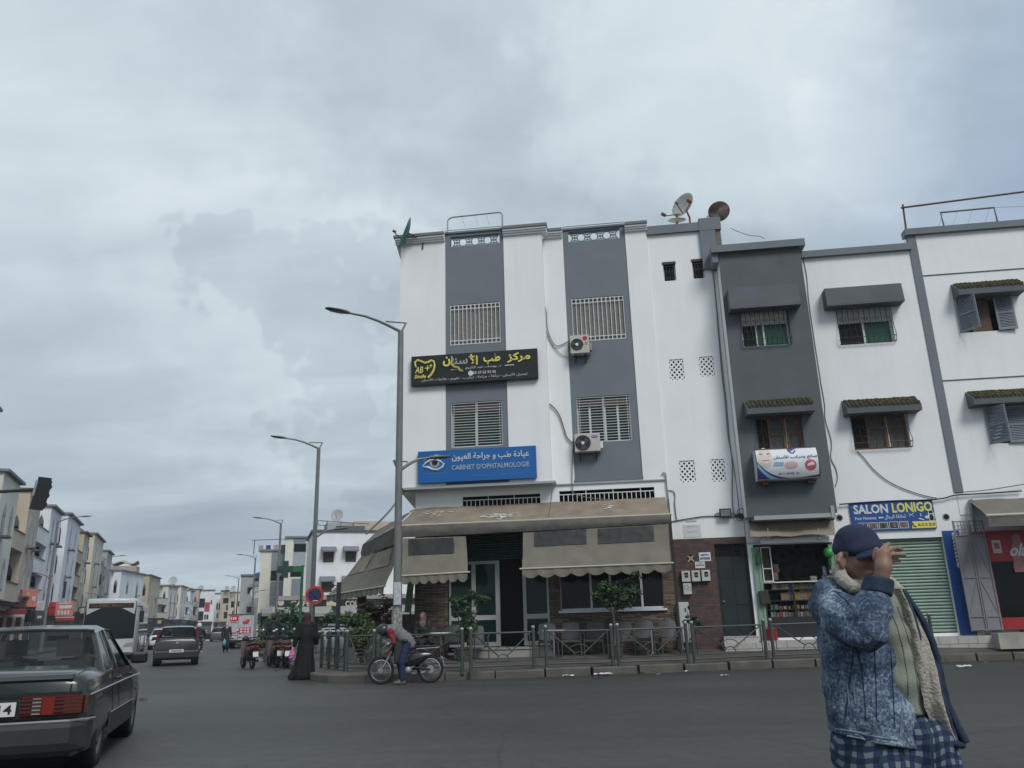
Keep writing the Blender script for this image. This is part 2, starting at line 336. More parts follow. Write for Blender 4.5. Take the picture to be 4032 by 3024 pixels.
# ================================================================== ground, road, pavements
def asphalt():
 m=bpy.data.materials.new('asphalt');m.use_nodes=True;t=m.node_tree;b=t.nodes['Principled BSDF'];b.inputs['Roughness'].default_value=.62;b.inputs['Specular IOR Level'].default_value=.45
 tc=t.nodes.new('ShaderNodeTexCoord')
 def noise(s,d,sc=(1,1,1),rough=.6):
  mp=t.nodes.new('ShaderNodeMapping');mp.inputs['Scale'].default_value=sc;mp.inputs['Rotation'].default_value=(0,0,-STREET)
  t.links.new(tc.outputs['Object'],mp.inputs[0]);n=t.nodes.new('ShaderNodeTexNoise');n.inputs['Scale'].default_value=s;n.inputs['Detail'].default_value=d;n.inputs['Roughness'].default_value=rough
  t.links.new(mp.outputs[0],n.inputs['Vector']);return n.outputs['Fac']
 def ramp(f,a,b_,c0,c1):
  r=t.nodes.new('ShaderNodeValToRGB');r.color_ramp.elements[0].position=a;r.color_ramp.elements[1].position=b_;r.color_ramp.elements[0].color=(*c0,1);r.color_ramp.elements[1].color=(*c1,1);t.links.new(f,r.inputs[0]);return r.outputs[0]
 def mix(a,b_,f,mode='MIX'):
  x=t.nodes.new('ShaderNodeMixRGB');x.blend_type=mode
  for i,v in((0,f),(1,a),(2,b_)):
   if isinstance(v,float):x.inputs[i].default_value=v
   elif isinstance(v,tuple):x.inputs[i].default_value=(*v,1)
   else:t.links.new(v,x.inputs[i])
  return x.outputs[0]
 base=ramp(noise(.16,7,(.35,1,1)),.3,.7,(.030,.031,.030),(.068,.070,.067))
 fine=ramp(noise(55,3),.3,.75,(.62,.62,.62),(1.3,1.3,1.3))
 c=mix(base,fine,.8,'MULTIPLY')
 c=mix(c,ramp(noise(5,6,rough=.7),.35,.68,(.72,.72,.72),(1.18,1.18,1.16)),.9,'MULTIPLY')
 c=mix(c,(.075,.072,.064),ramp(noise(.5,9,rough=.7),.54,.78,(0,0,0),(.6,.6,.6)))
 c=mix(c,(.024,.024,.024),ramp(noise(.33,8,(.12,1.3,1),.7),.54,.70,(0,0,0),(.75,.75,.75)))
 v=t.nodes.new('ShaderNodeTexVoronoi');v.feature='DISTANCE_TO_EDGE';v.inputs['Scale'].default_value=.33
 nz=t.nodes.new('ShaderNodeTexNoise');nz.inputs['Scale'].default_value=1.2;nz.inputs['Detail'].default_value=6;t.links.new(tc.outputs['Object'],nz.inputs['Vector'])
 ad=t.nodes.new('ShaderNodeMixRGB');ad.inputs[0].default_value=.16;t.links.new(tc.outputs['Object'],ad.inputs[1]);t.links.new(nz.outputs['Color'],ad.inputs[2]);t.links.new(ad.outputs[0],v.inputs['Vector'])
 c=mix(c,(.022,.022,.022),ramp(v.outputs['Distance'],.0,.006,(.6,.6,.6),(0,0,0)))
 t.links.new(c,b.inputs['Base Color'])
 bp=t.nodes.new('ShaderNodeBump');bp.inputs['Strength'].default_value=.5;bp.inputs['Distance'].default_value=.012;t.links.new(noise(60,3),bp.inputs['Height']);t.links.new(bp.outputs[0],b.inputs['Normal'])
 return m
M['asphalt']=asphalt()
M['earth']=mat('dusty_earth',(.17,.145,.11),.95,.3,.3)
M['paver']=bricks('pavement_tiles',(.135,.125,.112),(.10,.095,.086),(.05,.047,.043),.42,.42,.012,.9,.7,0.0)
M['flag']=mat('worn_pavement',(.085,.079,.07),.9,.3,1.6,.25,dirt=.5,dcol=(.06,.056,.05))
M['kerb']=mat('kerb_stone',(.105,.098,.086),.88,.25,2.5,.3,dirt=.6,dcol=(.06,.056,.05))
b=MB()
b.poly([(-3000,-600,-.06),(3000,-600,-.06),(3000,3500,-.06),(-3000,3500,-.06)])
tag(b.build('ground',M['earth']),kind='structure')
b=MB();rows=[]
for al in(-60,-30,0,20,40,60,90,130,200,300,420):
 rows.append([SP(al,lt)for lt in(-9.4,-4,0,3,6,12,25,60)])
b.grid(rows);tag(b.build('road',M['asphalt']),kind='structure')
KL=[Vector(p)for p in((34,24.2,0),(16,22.55,0),(10.9,21.95,0),(6.4,21.4,0),(.6,20.5,0),(-1.8,20.25,0),(-3.7,20.3,0),(-4.7,20.65,0),(-5.25,21.4,0))]+[SP(24,3.1),SP(30,3.3),SP(36,3.5)]
def inset(P,d):
 r=[]
 for k,p in enumerate(P):
  t=(P[min(k+1,len(P)-1)]-P[max(k-1,0)]).normalized();r.append(p+Vector((t.y,-t.x,0))*d)
 return r
def kerb_line(P,name,h=.19,wd=.2,seg=1.0):
 """a run of separate kerb stones along P"""
 b=MB();I=inset(P,wd)
 for k in range(len(P)-1):
  n=max(1,int((P[k+1]-P[k]).length/seg))
  n=min(n,30)
  for j in range(n):
   g=.006
   a0,a1=P[k].lerp(P[k+1],j/n+g),P[k].lerp(P[k+1],(j+1)/n-g);c0,c1=I[k].lerp(I[k+1],j/n+g),I[k].lerp(I[k+1],(j+1)/n-g)
   hh=h+rnd.uniform(-.012,.012);jx=rnd.uniform(-.012,.012)
   o=(c0-a0).normalized()*jx;a0=a0+o;a1=a1+o
   q=(c0-a0).normalized()*.03
   b.prism([a0+Vector((0,0,-.05)),c0+Vector((0,0,-.05)),c0+Vector((0,0,hh)),a0+q+Vector((0,0,hh)),a0+Vector((0,0,hh-.03))],a1-a0)
 return tag(b.build(name,M['kerb']),kind='structure')
kerb_line(KL,'kerb')
IN=inset(KL,.195)
def gutter_dirt():
 m=mat('gutter_dust',(.062,.057,.048),.95,.35,3,dirt=.5,dcol=(.05,.046,.04));t=m.node_tree;b=t.nodes['Principled BSDF'];tc=t.nodes.new('ShaderNodeTexCoord');n=t.nodes.new('ShaderNodeTexNoise');n.inputs['Scale'].default_value=1.6;n.inputs['Detail'].default_value=9;n.inputs['Roughness'].default_value=.7;t.links.new(tc.outputs['Object'],n.inputs['Vector'])
 r=t.nodes.new('ShaderNodeValToRGB');r.color_ramp.elements[0].position=.50;r.color_ramp.elements[1].position=.78;t.links.new(n.outputs['Fac'],r.inputs[0]);t.links.new(r.outputs[0],b.inputs['Alpha']);return m
GO=inset(KL,-.55);GI=inset(KL,.02);b=MB();b.grid([[Vector((p.x,p.y,.005)).lerp(Vector((q.x,q.y,.005)),f)for f in(0,.5,1)]for p,q in zip(GO,GI)]);tag(b.build('gutter',gutter_dirt()),kind='structure')
SL=Vector((-.13,.9915)) # side wall direction of the corner house in the facade frame
def side(sv,L_):return FW(sv+SL.x*L_,SL.y*L_,.40)
Q=[FW(28,0,.4),FW(10.5,0,.4),FW(5.5,0,.4),FW(.9,0,.4),FW(-5,0,.4),FW(-7.5,0,.4),FW(-9.0,0,.4),FW(-9.3,0,.4),FW(-9.5,0,.4),side(-9.5,2),side(-9.5,8),side(-9.5,14)]
b=MB()
for n in(0,):
 rows=[[p.lerp(q,f)+Vector((0,0,(.178 if f==0 else 0)+(.178*(1-f)if f else 0)))for f in(0,.25,.5,.75,1)]for p,q in zip(IN,Q)]
 b.grid(rows)
tag(b.build('pavement',M['flag']),kind='structure')
def pave_z(x,y):
 """height of the corner pavement: rises from the kerb to the house fronts"""
 p=Vector((x,y,0));best=9
 d=(Vector((x,y,0))-FO);yy=d.dot(FN)
 dk=min(((p-a)-(b_-a)*max(0,min(1,(p-a).dot(b_-a)/(b_-a).length_squared))).length for a,b_ in zip(IN,IN[1:]))
 df=max(0.0,-yy);return .178+(.40-.178)*dk/max(dk+df,.01)
def strip(name,a0,a1,l0,l1,h=.15,m='flag'):
 b=MB();n=max(2,int((a1-a0)/12))
 b.grid([[SP(a0+(a1-a0)*k/n,l0,h),SP(a0+(a1-a0)*k/n,l1,h)]for k in range(n+1)])
 b.grid([[SP(a0+(a1-a0)*k/n,l0,-.05),SP(a0+(a1-a0)*k/n,l0,h)]for k in range(n+1)])
 b.grid([[SP(a0+(a1-a0)*k/n,l1,-.05),SP(a0+(a1-a0)*k/n,l1,h)]for k in range(n+1)])
 b.poly([SP(a0,l0,-.05),SP(a0,l1,-.05),SP(a0,l1,h),SP(a0,l0,h)])
 return tag(b.build(name,M[m]),kind='structure')
strip('far_pavement',20,400,-14,-9.2,.16)
strip('avenue_pavement',66,380,3.9,14,.16)
strip('planted_island',39,54,3.4,6.2,.17)
# ================================================================== corner house A with the cafe, stair house B, bay house C, end house D
def zbox(b,x0,x1,y0,y1,z0,z1):return b.box(x0,x1,y0,y1,z0,z1)
def claustra(root,off,r,y,m,nx):
 """pierced parapet: row of octagon rings joined by bars"""
 x0,x1,z0,z1=r;b=MB(off);p=(x1-x0)/nx;zc_=(z0+z1)/2;h=(z1-z0)
 for k in range(nx+1):
  cx=x0+p*k
  for sgn,zz in((1,zc_),):
   pts=[(cx+p*.30*dx,y+.05,zz+h*.36*dz)for dx,dz in((-1,-.45),(-1,.45),(-.5,1),(.5,1),(1,.45),(1,-.45),(.5,-1),(-.5,-1))]
   pts=[q for q in pts if x0-.001<=q[0]<=x1+.001]
   if k in(0,nx):
    pts=sorted(pts,key=lambda q:(q[2]if k==nx else-q[2]))
    b.tube(pts,.022,6)
   else:b.tube(pts,.022,6,closed=True)
 for k in range(nx):
  cx=x0+p*(k+.5)
  b.bar((cx-p*.22,y+.05,zc_),(cx+p*.22,y+.05,zc_),.04);b.bar((cx,y+.05,z0),(cx,y+.05,z1),.03)
  for e0,s_ in((z1,-1),(z0,1)):
   b.ring((cx,y+.05,e0),(0,1,0),p*.23,.02,10,6,(0,180),u=(1,0,0)if s_<0 else(-1,0,0))
 return b.build('pierced_screen',m,root)
def lattice(root,off,r,y,m,nx,nz,wd=.02):
 """cement lattice: diagonal bars and small rings in front of a near-black plate"""
 x0,x1,z0,z1=r;b=MB(off);px,pz=(x1-x0)/nx,(z1-z0)/nz
 for i in range(nx):
  for j in range(nz):
   cx,cz=x0+px*(i+.5),z0+pz*(j+.5)
   b.bar((cx-px/2,y+.03,cz-pz/2),(cx+px/2,y+.03,cz+pz/2),wd,.05);b.bar((cx-px/2,y+.033,cz+pz/2),(cx+px/2,y+.033,cz-pz/2),wd,.05)
   b.ring((cx,y+.03,cz),(0,1,0),min(px,pz)*.24,wd*.35,8,4)
 g=b.build('lattice_screen',m,root)
 d=MB(off);d.box(x0-.02,x1+.02,y+.085,y+.12,z0-.02,z1+.02);d.build('dark_plate',M['dark'],g)  # near-black plate paints the darkness behind the lattice
 return g
def sash(root,off,r,y,fm,gm,mull=(.5,),fw=.06,shutter=0.0,shm=None):
 """sliding window set at depth y: frame, panes, optional part-lowered roller shutter (share of the height)"""
 x0,x1,z0,z1=r;b=MB(off)
 for a in(x0,x1-fw):b.box(a,a+fw,y,y+.06,z0,z1)
 for a in(z0,z1-fw):b.box(x0+fw,x1-fw,y+.001,y+.059,a,a+fw)
 for q in mull:
  xm=x0+(x1-x0)*q;b.box(xm-fw*.55,xm+fw*.55,y-.012,y+.055,z0+fw,z1-fw)
 f=b.build('window',fm,root)
 g=MB(off);g.box(x0+fw*.5,x1-fw*.5,y+.03,y+.04,z0+fw*.5,z1-fw*.5);g.build('pane',gm,f)
 if shutter:
  s=MB(off);zb=z1-(z1-z0)*shutter;n=max(2,int((z1-zb)/.042));h=(z1-zb)/n
  for k in range(n):s.prism([(x0+.01,y-.055,zb+h*k+.004),(x0+.01,y-.064,zb+h*(k+.5)),(x0+.01,y-.055,zb+h*(k+1)-.004),(x0+.01,y-.04,zb+h*(k+.5))],(x1-x0-.02,0,0))
  s.build('roller_shutter',shm or(M['beige']if shutter>.9 else M['alu']),f)
 return f
def grille_vertical(f,off,r,y,m=None,n=13,rings=True):
 x0,x1,z0,z1=r;b=MB(off);w_=.019
 for k in range(n):
  x=x0+.02+(x1-x0-.04)*k/(n-1);b.bar((x,y,z0+.01),(x,y,z1-.01),w_)
 t=(x1-x0-.04)/(n-1)
 for z in(z0+.03,z0+.03+t*1.0,z1-.03-t*1.0,z1-.03):b.bar((x0,y+.004,z),(x1,y+.004,z),w_)
 for k in range(n-1):
  cx=x0+.02+t*(k+.5)
  b.ring((cx,y,z1-.03-t*.5),(0,1,0),t*.46,.009,12,4);b.ring((cx,y,z0+.03+t*.5),(0,1,0),t*.46,.007,12,4)
 return b.build('grille',m or M['wiron'],f)
def grille_horizontal(f,off,r,y,n=17):
 x0,x1,z0,z1=r;b=MB(off)
 for k in range(n):
  z=z0+.03+(z1-z0-.06)*k/(n-1);b.bar((x0+.01,y,z),(x1-.01,y,z),.014)
 for x in(x0+.02,(x0+x1)/2-.02,(x0+x1)/2+.02,x1-.02):b.bar((x,y+.012,z0+.01),(x,y+.012,z1-.01),.016)
 for x in(x0+.10,x1-.10):b.bar((x,y+.012,z0+.01),(x,y+.012,z1-.01),.010)
 return b.build('grille',M['wiron'],f)
def grille_scroll(f,off,r,y,belly=.16,m=None,n=11):
 """wrought grille that bellies out at its foot, with a row of scrolls"""
 x0,x1,z0,z1=r;b=MB(off);H=z1-z0
 def by(t):return y-.05-belly*math.exp(-((t-.2)/.17)**2)if t<.2 or True else y
 for k in range(n):
  x=x0+(x1-x0)*k/(n-1);b.tube([(x,by(t),z0+H*t)for t in(0,.05,.1,.16,.22,.3,.4,.55,.75,1)],.010,5)
 for t in(.02,.16,.99):b.tube([(x0,by(t)-.005,z0+H*t),(x1,by(t)-.005,z0+H*t)],.010,5)
 for xx in(x0,x1):
  for t in(.02,.16,.5,.99):b.tube([(xx,by(t),z0+H*t),(xx,y+.02,z0+H*t)],.009,5)
 p=(x1-x0)/(n-1)
 for k in range(n-1):
  cx=x0+p*(k+.5);sg=-1 if k%2 else 1
  pts=[(cx+sg*p*.36*(1-q/9)*math.cos(R(60*q)),y-.065,z0+H*.68+p*.36*(1-q/9)*math.sin(R(60*q)))for q in range(8)]
  b.tube([(cx-sg*p*.4,y-.065,z0+H*.52)]+pts,.007,4)
  c2=[(cx+sg*p*.36*(1-q/7)*math.cos(R(-60*q)),by(.36)-.01,z0+H*.4+p*.36*(1-q/7)*math.sin(R(-60*q)))for q in range(6)]
  b.tube(c2,.007,4)
 return b.build('grille',m or M['iron'],f)
def coping(b,x0,x1,y0,y1,z0,z1):b.box(x0,x1,y0,y1,z0,z1)
# ---------------------------------------------------------------- house A
oA=-.45
A0,A1,A2=-9.52,-4.70,-1.21
rootA=fthing('corner_building','tall white corner house with two dark grey stripes and a cafe at its foot','building',-5,0,.4)
oA_=(-5,0,.4)
ZT=13.72;ZL=5.38 # underside of parapet moulding, underside of the cantilever
S1=(-7.98,-5.99);S2=(-4.02,-1.93)
w1=FR('a',(640,955),(1118,1280),oA);w2=FR('b',(568,600),(998,925),oA)
w1=(w1[0],w1[1],w1[2]-.06,w1[3]+.02);w2=(w2[0],w2[1],w2[2]-.05,w2[3]+.02)
w3=FR('c',(350,890),(870,1262));w4=FR('d',(347,548),(812,897))
cl1=FR('a',(645,238),(1105,340),oA);cl2=FR('c',(318,195),(806,305))
cl1,cl2=(cl1[0],cl1[1],13.50,13.88),(cl2[0],cl2[1],13.54,13.92);ZS=13.98;zr=13.36
b=MB(oA_)
b.wall(A0,A1,ZL,ZT,oA,[(S1[0],S1[1],ZL+.02,ZT+.4)],.05)
b.box(A0,A1,oA+.02,.1,ZL,ZL+.02) # soffit of the cantilever
b.poly([(A1,oA,ZL),(A1,.05,ZL),(A1,.05,ZT),(A1,oA,ZT)]) # return to the right section
b.wall(A1,A2,4.2,ZT,0,[(S2[0],S2[1],5.45,ZT+.4),(-4.52,-1.62,4.72,5.12)],.06)
b.wall(-9.05,A1,4.2,ZL,0,[(-7.55,-5.1,4.72,5.08)],.06)
def sidept(L_,s0=A0,y0=oA):return(s0+SL.x*L_,y0+SL.y*L_)
a_=sidept(0);c_=sidept(12)
b.poly([(a_[0],a_[1],ZL),(a_[0],a_[1],ZT),(c_[0],c_[1],ZT),(c_[0],c_[1],ZL)])
b.poly([(-9.05,0,.3),(-9.05,0,ZL),(-9.05+SL.x*12,SL.y*12,ZL),(-9.05+SL.x*12,SL.y*12,.3)])
b.poly([(a_[0],a_[1],ZL),(c_[0],c_[1],ZL),(c_[0]+.6,c_[1],ZL),(-9.05,0,ZL)])
b.poly([(A2,0,.3),(A2,9,.3),(A2,9,ZT),(A2,0,ZT)])
b.poly([(c_[0],c_[1],.3),(A2,9,.3),(A2,9,ZT),(c_[0],c_[1],ZT)])
b.poly([(A0,oA+.2,zr),(A1,oA+.2,zr),(A1+.01,.24,zr),(A2,.24,zr),(A2,9,zr),(c_[0],c_[1],zr)])
for r in((w1,oA),(w2,oA),(w3,0),(w4,0)):pass
b.build('wall',M['white'],rootA)
b=MB(oA_) # near-black sheet paints the darkness of rooms behind the openings
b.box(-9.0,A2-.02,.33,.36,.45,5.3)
b.build('dark_backing',M['dark'],rootA)
b=MB(oA_)
b.wall(S1[0],S1[1],ZL+.02,ZS,oA+.03,[w1,w2,cl1],.2);b.build('stripe_panel',M['grey'],rootA)
b=MB(oA_);b.wall(S2[0],S2[1],5.45,ZS,.03,[w3,w4,cl2],.2);b.build('stripe_panel',M['grey'],rootA)
b=MB(oA_);b.box(S2[0]-.01,S2[1]+.01,-.03,.05,5.38,5.45);b.build('stripe_sill',M['grey'],rootA)
for(a_1,a_2,yb)in((*S1,oA),(*S2,0)):b=MB(oA_);b.box(a_1-.003,a_2+.003,yb-.02,yb+.27,ZS+.002,ZS+.07);b.build('stripe_coping',M['grey'],rootA)
claustra(rootA,oA_,cl1,oA+.08,M['grey'],4);claustra(rootA,oA_,cl2,.08,M['grey'],4)
b=MB(oA_) # parapet moulding, broken by the stripes
for(x0,x1,yb)in((A0-.17,S1[0],oA),(S1[1],A1+.02,oA),(A1+.02,S2[0],0),(S2[1],A2+.02,0)):
 x1e=x1+(.16 if abs(x1-A1-.02)<.01 else 0)
 b=MB(oA_);b.box(x0,x1e,yb-.07,yb+.25,ZT,ZT+.06);b.box(x0,x1e,yb-.12,yb+.25,ZT+.06,ZT+.12);b.box(x0,x1e,yb-.17,yb+.25,ZT+.12,ZT+.185);b.build('parapet_moulding',M['white2'],rootA)
b=MB(oA_)
nrm=(-.9915,-.13)
for(o_,z0,z1)in((.07,ZT,ZT+.06),(.12,ZT+.06,ZT+.12),(.17,ZT+.12,ZT+.185)):
 p0,p1=sidept(0),sidept(12)
 b.prism([(p0[0],p0[1],z0),(p0[0]+nrm[0]*o_,p0[1]+nrm[1]*o_,z0),(p1[0]+nrm[0]*o_,p1[1]+nrm[1]*o_,z0),(p1[0],p1[1],z0)],(0,0,z1-z0))
b.build('parapet_moulding',M['white2'],rootA)
b=MB(oA_)
for(x0,x1,yb)in((A0-.21,S1[0]-.005,oA),(S1[1]+.005,A1+.2,oA),(A1+.2,S2[0]-.005,0),(S2[1]+.005,A2+.03,0)):
 b.box(x0,x1,yb-.21,yb+.27,ZT+.187,ZT+.28);b.build('coping',M['grey'],rootA);b=MB(oA_)
p0,p1=sidept(0),sidept(12)
b.prism([(p0[0]+nrm[0]*.21,p0[1]+nrm[1]*.21,ZT+.187),(p1[0]+nrm[0]*.21,p1[1]+nrm[1]*.21,ZT+.187),(p1[0]+.3,p1[1],ZT+.187),(p0[0]+.3,p0[1]+.28,ZT+.187)],(0,0,.092))
b.build('coping',M['grey'],rootA)
b=MB(oA_) # ledge under the cantilever and lip over the mezzanine grilles
b.box(A0+.2,A1+.12,oA-.05,.0,ZL-.07,ZL-.002)
b.box(A1+.14,A2-.02,-.05,-.002,5.30,5.34)
b.build('ledge',M['greyl'],rootA)
for(x0,x1,z0,z1)in((-7.55,-5.1,4.72,5.08),(-4.52,-1.62,4.72,5.12)):
 b=MB(oA_);n=int((x1-x0)/.135)
 for k in range(n+1):
  x=x0+(x1-x0)*k/n;b.bar((x,.03,z0),(x,.03,z1-.1 if k%6 else z1),.022)
 for z in(z0+.02,z1-.11):b.bar((x0,.028,z),(x1,.028,z),.026)
 b.build('mezzanine_grille',M['wiron'],rootA)
def winA(r,yy,kind):
 if kind=='up':
  f=sash(rootA,oA_,r,yy+.16,M['alu'],M['glassd'],(.5,),.05,.97);grille_vertical(f,oA_,r,yy+.05)
 else:
  x0,x1,z0,z1=r
  f=sash(rootA,oA_,r,yy+.16,M['alu'],M['glassg'],(.48,)if kind=='lo' else(.24,.52,.76),.06,.22,mat('brown_shutter',(.11,.085,.075),.6,.1))
  grille_horizontal(f,oA_,r,yy+.05)
winA(w1,oA,'up');winA(w2,oA,'lo');winA(w3,0,'up');winA(w4,0,'lo2')
# ground floor front of the cafe: stone cladding, door, shutter, windows
M['stone']=bricks('ledger_stone',(.27,.20,.15),(.075,.058,.048),(.022,.018,.016),.42,.045,.008,.85,.7)
def P(k,x,y,o=0):return FP(k,x,y,o)
stone_l=(P('j',838,900)[0],P('j',1142,900)[0])
dr0,dr1=P('j',1150,900)[0],P('k',525,800)[0]
wx0,wx1,wz0,wz1=FR('k',(610,690),(1455,1000))
gx1=A2+.02
b=MB(oA_);b.cur=0
b.wall(dr1,gx1,.38,4.2,-.02,[(wx0,wx1,wz0,3.3)],.2)
b.wall(-9.05,stone_l[1],.38,4.2,-.02,[(-9.0,stone_l[0],.4,3.3)],.2)
b.wall(stone_l[1],dr1,3.55,4.2,-.02)
b.build('stone_cladding',M['stone'],rootA)
b=MB(oA_) # glazed front: frame members
zt=3.1
dz0=.62
xs=[dr0+.03,P('j',1345,800)[0],P('j',1535,800)[0],P('k',335,900)[0],dr1-.03]
for x,wd in((xs[0],.06),(xs[1],.13),(xs[2],.13),(xs[3],.1),(xs[4],.06)):b.box(x-wd/2,x+wd/2,-.01,.07,dz0,zt)
b.box(xs[0],xs[2],-.005,.06,zt-.09,zt);b.box(xs[3],xs[4],-.005,.06,zt-.09,zt)
zm=P('j',1300,1080)[1]
b.box(xs[0],xs[2],-.005,.06,zm-.07,zm+.07);b.box(xs[3],xs[4],-.005,.06,zm-.07,zm+.07);b.box(xs[0],xs[2],-.005,.06,dz0,dz0+.12);b.box(xs[3],xs[4],-.005,.06,dz0,dz0+.12)
fr=b.build('shopfront_frame',mat('dull_white_frame',(.40,.41,.39),.5,.08,3),rootA)
b=MB(oA_);b.box(xs[0],xs[2]-.02,.02,.03,dz0,zt);b.box(xs[3],xs[4],.02,.03,dz0,zt);b.build('pane',glass('cafe_glass',(.012,.028,.026),.05),fr)
b=MB(oA_)
n=15;z0s=zt+.02
for k in range(n):b.prism([(xs[1]-.55,-.03,z0s+.075*k+.004),(xs[1]-.55,-.06,z0s+.075*k+.037),(xs[1]-.55,-.03,z0s+.075*k+.071),(xs[1]-.55,-.01,z0s+.075*k+.037)],(xs[3]-xs[1]+.85,0,0))
b.build('rolled_shutter',mat('dark_green_steel',(.03,.055,.05),.5,.1,5),rootA)
b=MB(oA_);xx=[wx0,wx0+(wx1-wx0)*.3,wx0+(wx1-wx0)*.49,wx0+(wx1-wx0)*.79,wx1]
for k,x in enumerate(xx):b.box(x-.03,x+.03,.05,.12,wz0,3.3)
b.box(wx0,wx1,.06,.11,wz0,wz0+.06);b.box(wx0-.06,wx1+.06,-.1,.1,wz0-.06,wz0-.001)
f=b.build('window',M['alu'],rootA)
b=MB(oA_);b.box(wx0,wx1,.085,.095,wz0,3.3);b.build('pane',M['glassd'],f)
b=MB(oA_) # door step and plinth slab of the terrace
b.box(dr0+.35,dr1+.1,-1.05,-.02,.30,.56);b.box(dr0+.3,dr1+.15,-1.08,-.02,.56,.60)
b.build('entrance_step',mat('pale_step_stone',(.30,.29,.27),.7,.15,4,dirt=.4),rootA)
# inside wall of the terrace side opening (left of the stone pier)
b=MB(oA_)
b.wall(-9.04,stone_l[0],.4,3.3,.18,[],.1);b.build('side_glazing',M['glassd'],rootA)
# ---------------------------------------------------------------- house B (stairs, brick tiled door)
oB_=(0,0,.4)
rootB=fthing('stair_building','narrow white stair house with four lattice vents above a brick tiled doorway','building',0,0,.4)
B0,B1=A2,.93
ZB=13.55
sm=[FR('c',(1207,545),(1338,713)),FR('c',(1478,518),(1606,690))]
la=[FR('c',(1265,1455),(1415,1640)),FR('c',(1545,1430),(1698,1605)),FR('d',(1190,1065),(1330,1235)),FR('d',(1447,1052),(1578,1230))]
zbk=P('l',400,440)[1]
door=FR('l',(437,490),(762,1205));dx0,dx1=P('l',440,600)[0],P('l',755,1100)[0];door=(dx0,dx1-.02,.74,door[3])
y_b=.06
b=MB(oB_)
b.wall(B0,B1,zbk,ZB,y_b,sm+la,.16)
b.poly([(B0+.01,y_b,.3),(B0+.01,9,.3),(B0+.01,9,ZB),(B0+.01,y_b,ZB)]);b.poly([(B1+.02,y_b,12.0),(B1+.02,y_b,ZB),(B1+.02,9,ZB),(B1+.02,9,12.0)])
b.poly([(B0,.2,ZB-.3),(B1,.2,ZB-.3),(B1,9,ZB-.3),(B0,9,ZB-.3)]);b.poly([(B0,9,0),(B1,9,0),(B1,9,ZB),(B0,9,ZB)])
b.build('wall',M['white'],rootB)
M['redbrick']=bricks('brick_tiles',(.125,.052,.040),(.04,.034,.034),(.05,.044,.042),.235,.078,.007,.6,.6)
vent=FR('l',(215,577),(275,630))
b=MB(oB_);b.wall(B0,B1+.02,.3,zbk,y_b-.02,[door,vent],.2);b.build('brick_cladding',M['redbrick'],rootB)
lattice(rootB,oB_,vent,y_b-.02,mat('sand_cement',(.36,.31,.23),.9,.1,8),1,1,.035)
b=MB(oB_);b.box(B0,B0+.0+(B1-B0)*.82,y_b-.1,y_b+.2,ZB+.002,ZB+.30)
b.box(B1-.42,B1+.28,y_b-.12,y_b+.2,ZB-.02,ZB+.42);b.box(B1-.02,B1+.28,y_b-.1,y_b+1.9,ZB-.0,ZB+.40)
b.box(B1-.42+.0,B1-.12+.2,y_b-.11,y_b+.19,ZB-1.4,ZB-.021)
b.build('coping',M['grey'],rootB)
b=MB(oB_);b.box(B1+.05,B1+.26,y_b-.05,y_b+1.8,ZB-1.3,ZB-.01);b.build('bare_block_wall',bricks('bare_block',(.22,.18,.13),(.17,.14,.10),(.12,.10,.08),.3,.2,.012),rootB)
for r in sm:
 f=sash(rootB,oB_,r,y_b+.12,M['alu'],M['glassd'],(),.035)
 b=MB(oB_);b.box(r[0]-.02,r[1]+.02,y_b-.02,y_b+.1,r[3]-.09,r[3]-.002)
 for k in(.25,.5,.75):b.bar((r[0]+(r[1]-r[0])*k,y_b+.03,r[2]),(r[0]+(r[1]-r[0])*k,y_b+.03,r[3]-.09),.014)
 for z in(r[2]+.1,(r[2]+r[3])/2,r[3]-.15):b.bar((r[0]-.05,y_b+.025,z),(r[1]+.05,y_b+.025,z),.012)
 b.build('grille',M['iron'],f)
for r in la:lattice(rootB,oB_,r,y_b,M['white2'],3,4,.020)
b=MB(oB_);b.box(door[0],door[1],y_b+.1,y_b+.14,door[2],door[3]-.42)
for k in range(3):
 for q in range(2):
  x0=door[0]+.08+(door[1]-door[0]-.08)/2*q;z0=door[2]+.12+.75*k
  b.box(x0,x0+(door[1]-door[0])/2-.12,y_b+.085,y_b+.099,z0,z0+.6)
d=b.build('street_door',mat('dark_green_door',(.018,.026,.026),.4,.15,3),rootB)
b=MB(oB_)
for k in range(6):b.bar((door[0],y_b+.1,door[3]-.36+.06*k),(door[1],y_b+.1,door[3]-.36+.06*k),.02)
b.box(door[0],door[1],y_b+.08,y_b+.13,door[3]-.43,door[3]-.39);b.build('transom_grille',M['iron'],d)
b=MB(oB_);b.sphere((door[0]+.12,y_b+.05,1.7),.035,8,6);b.build('handle',M['chrome'],d)
b=MB(oB_);b.box(door[0]-.05,door[1]+.05,-.55,y_b+.1,.3,.56);b.box(door[0]-.02,door[1]+.02,-.3,y_b+.1,.56,.735)
b.build('door_step',bricks('step_tiles',(.42,.41,.38),(.36,.35,.33),(.2,.19,.18),.5,.3,.01,.5,.4),rootB)
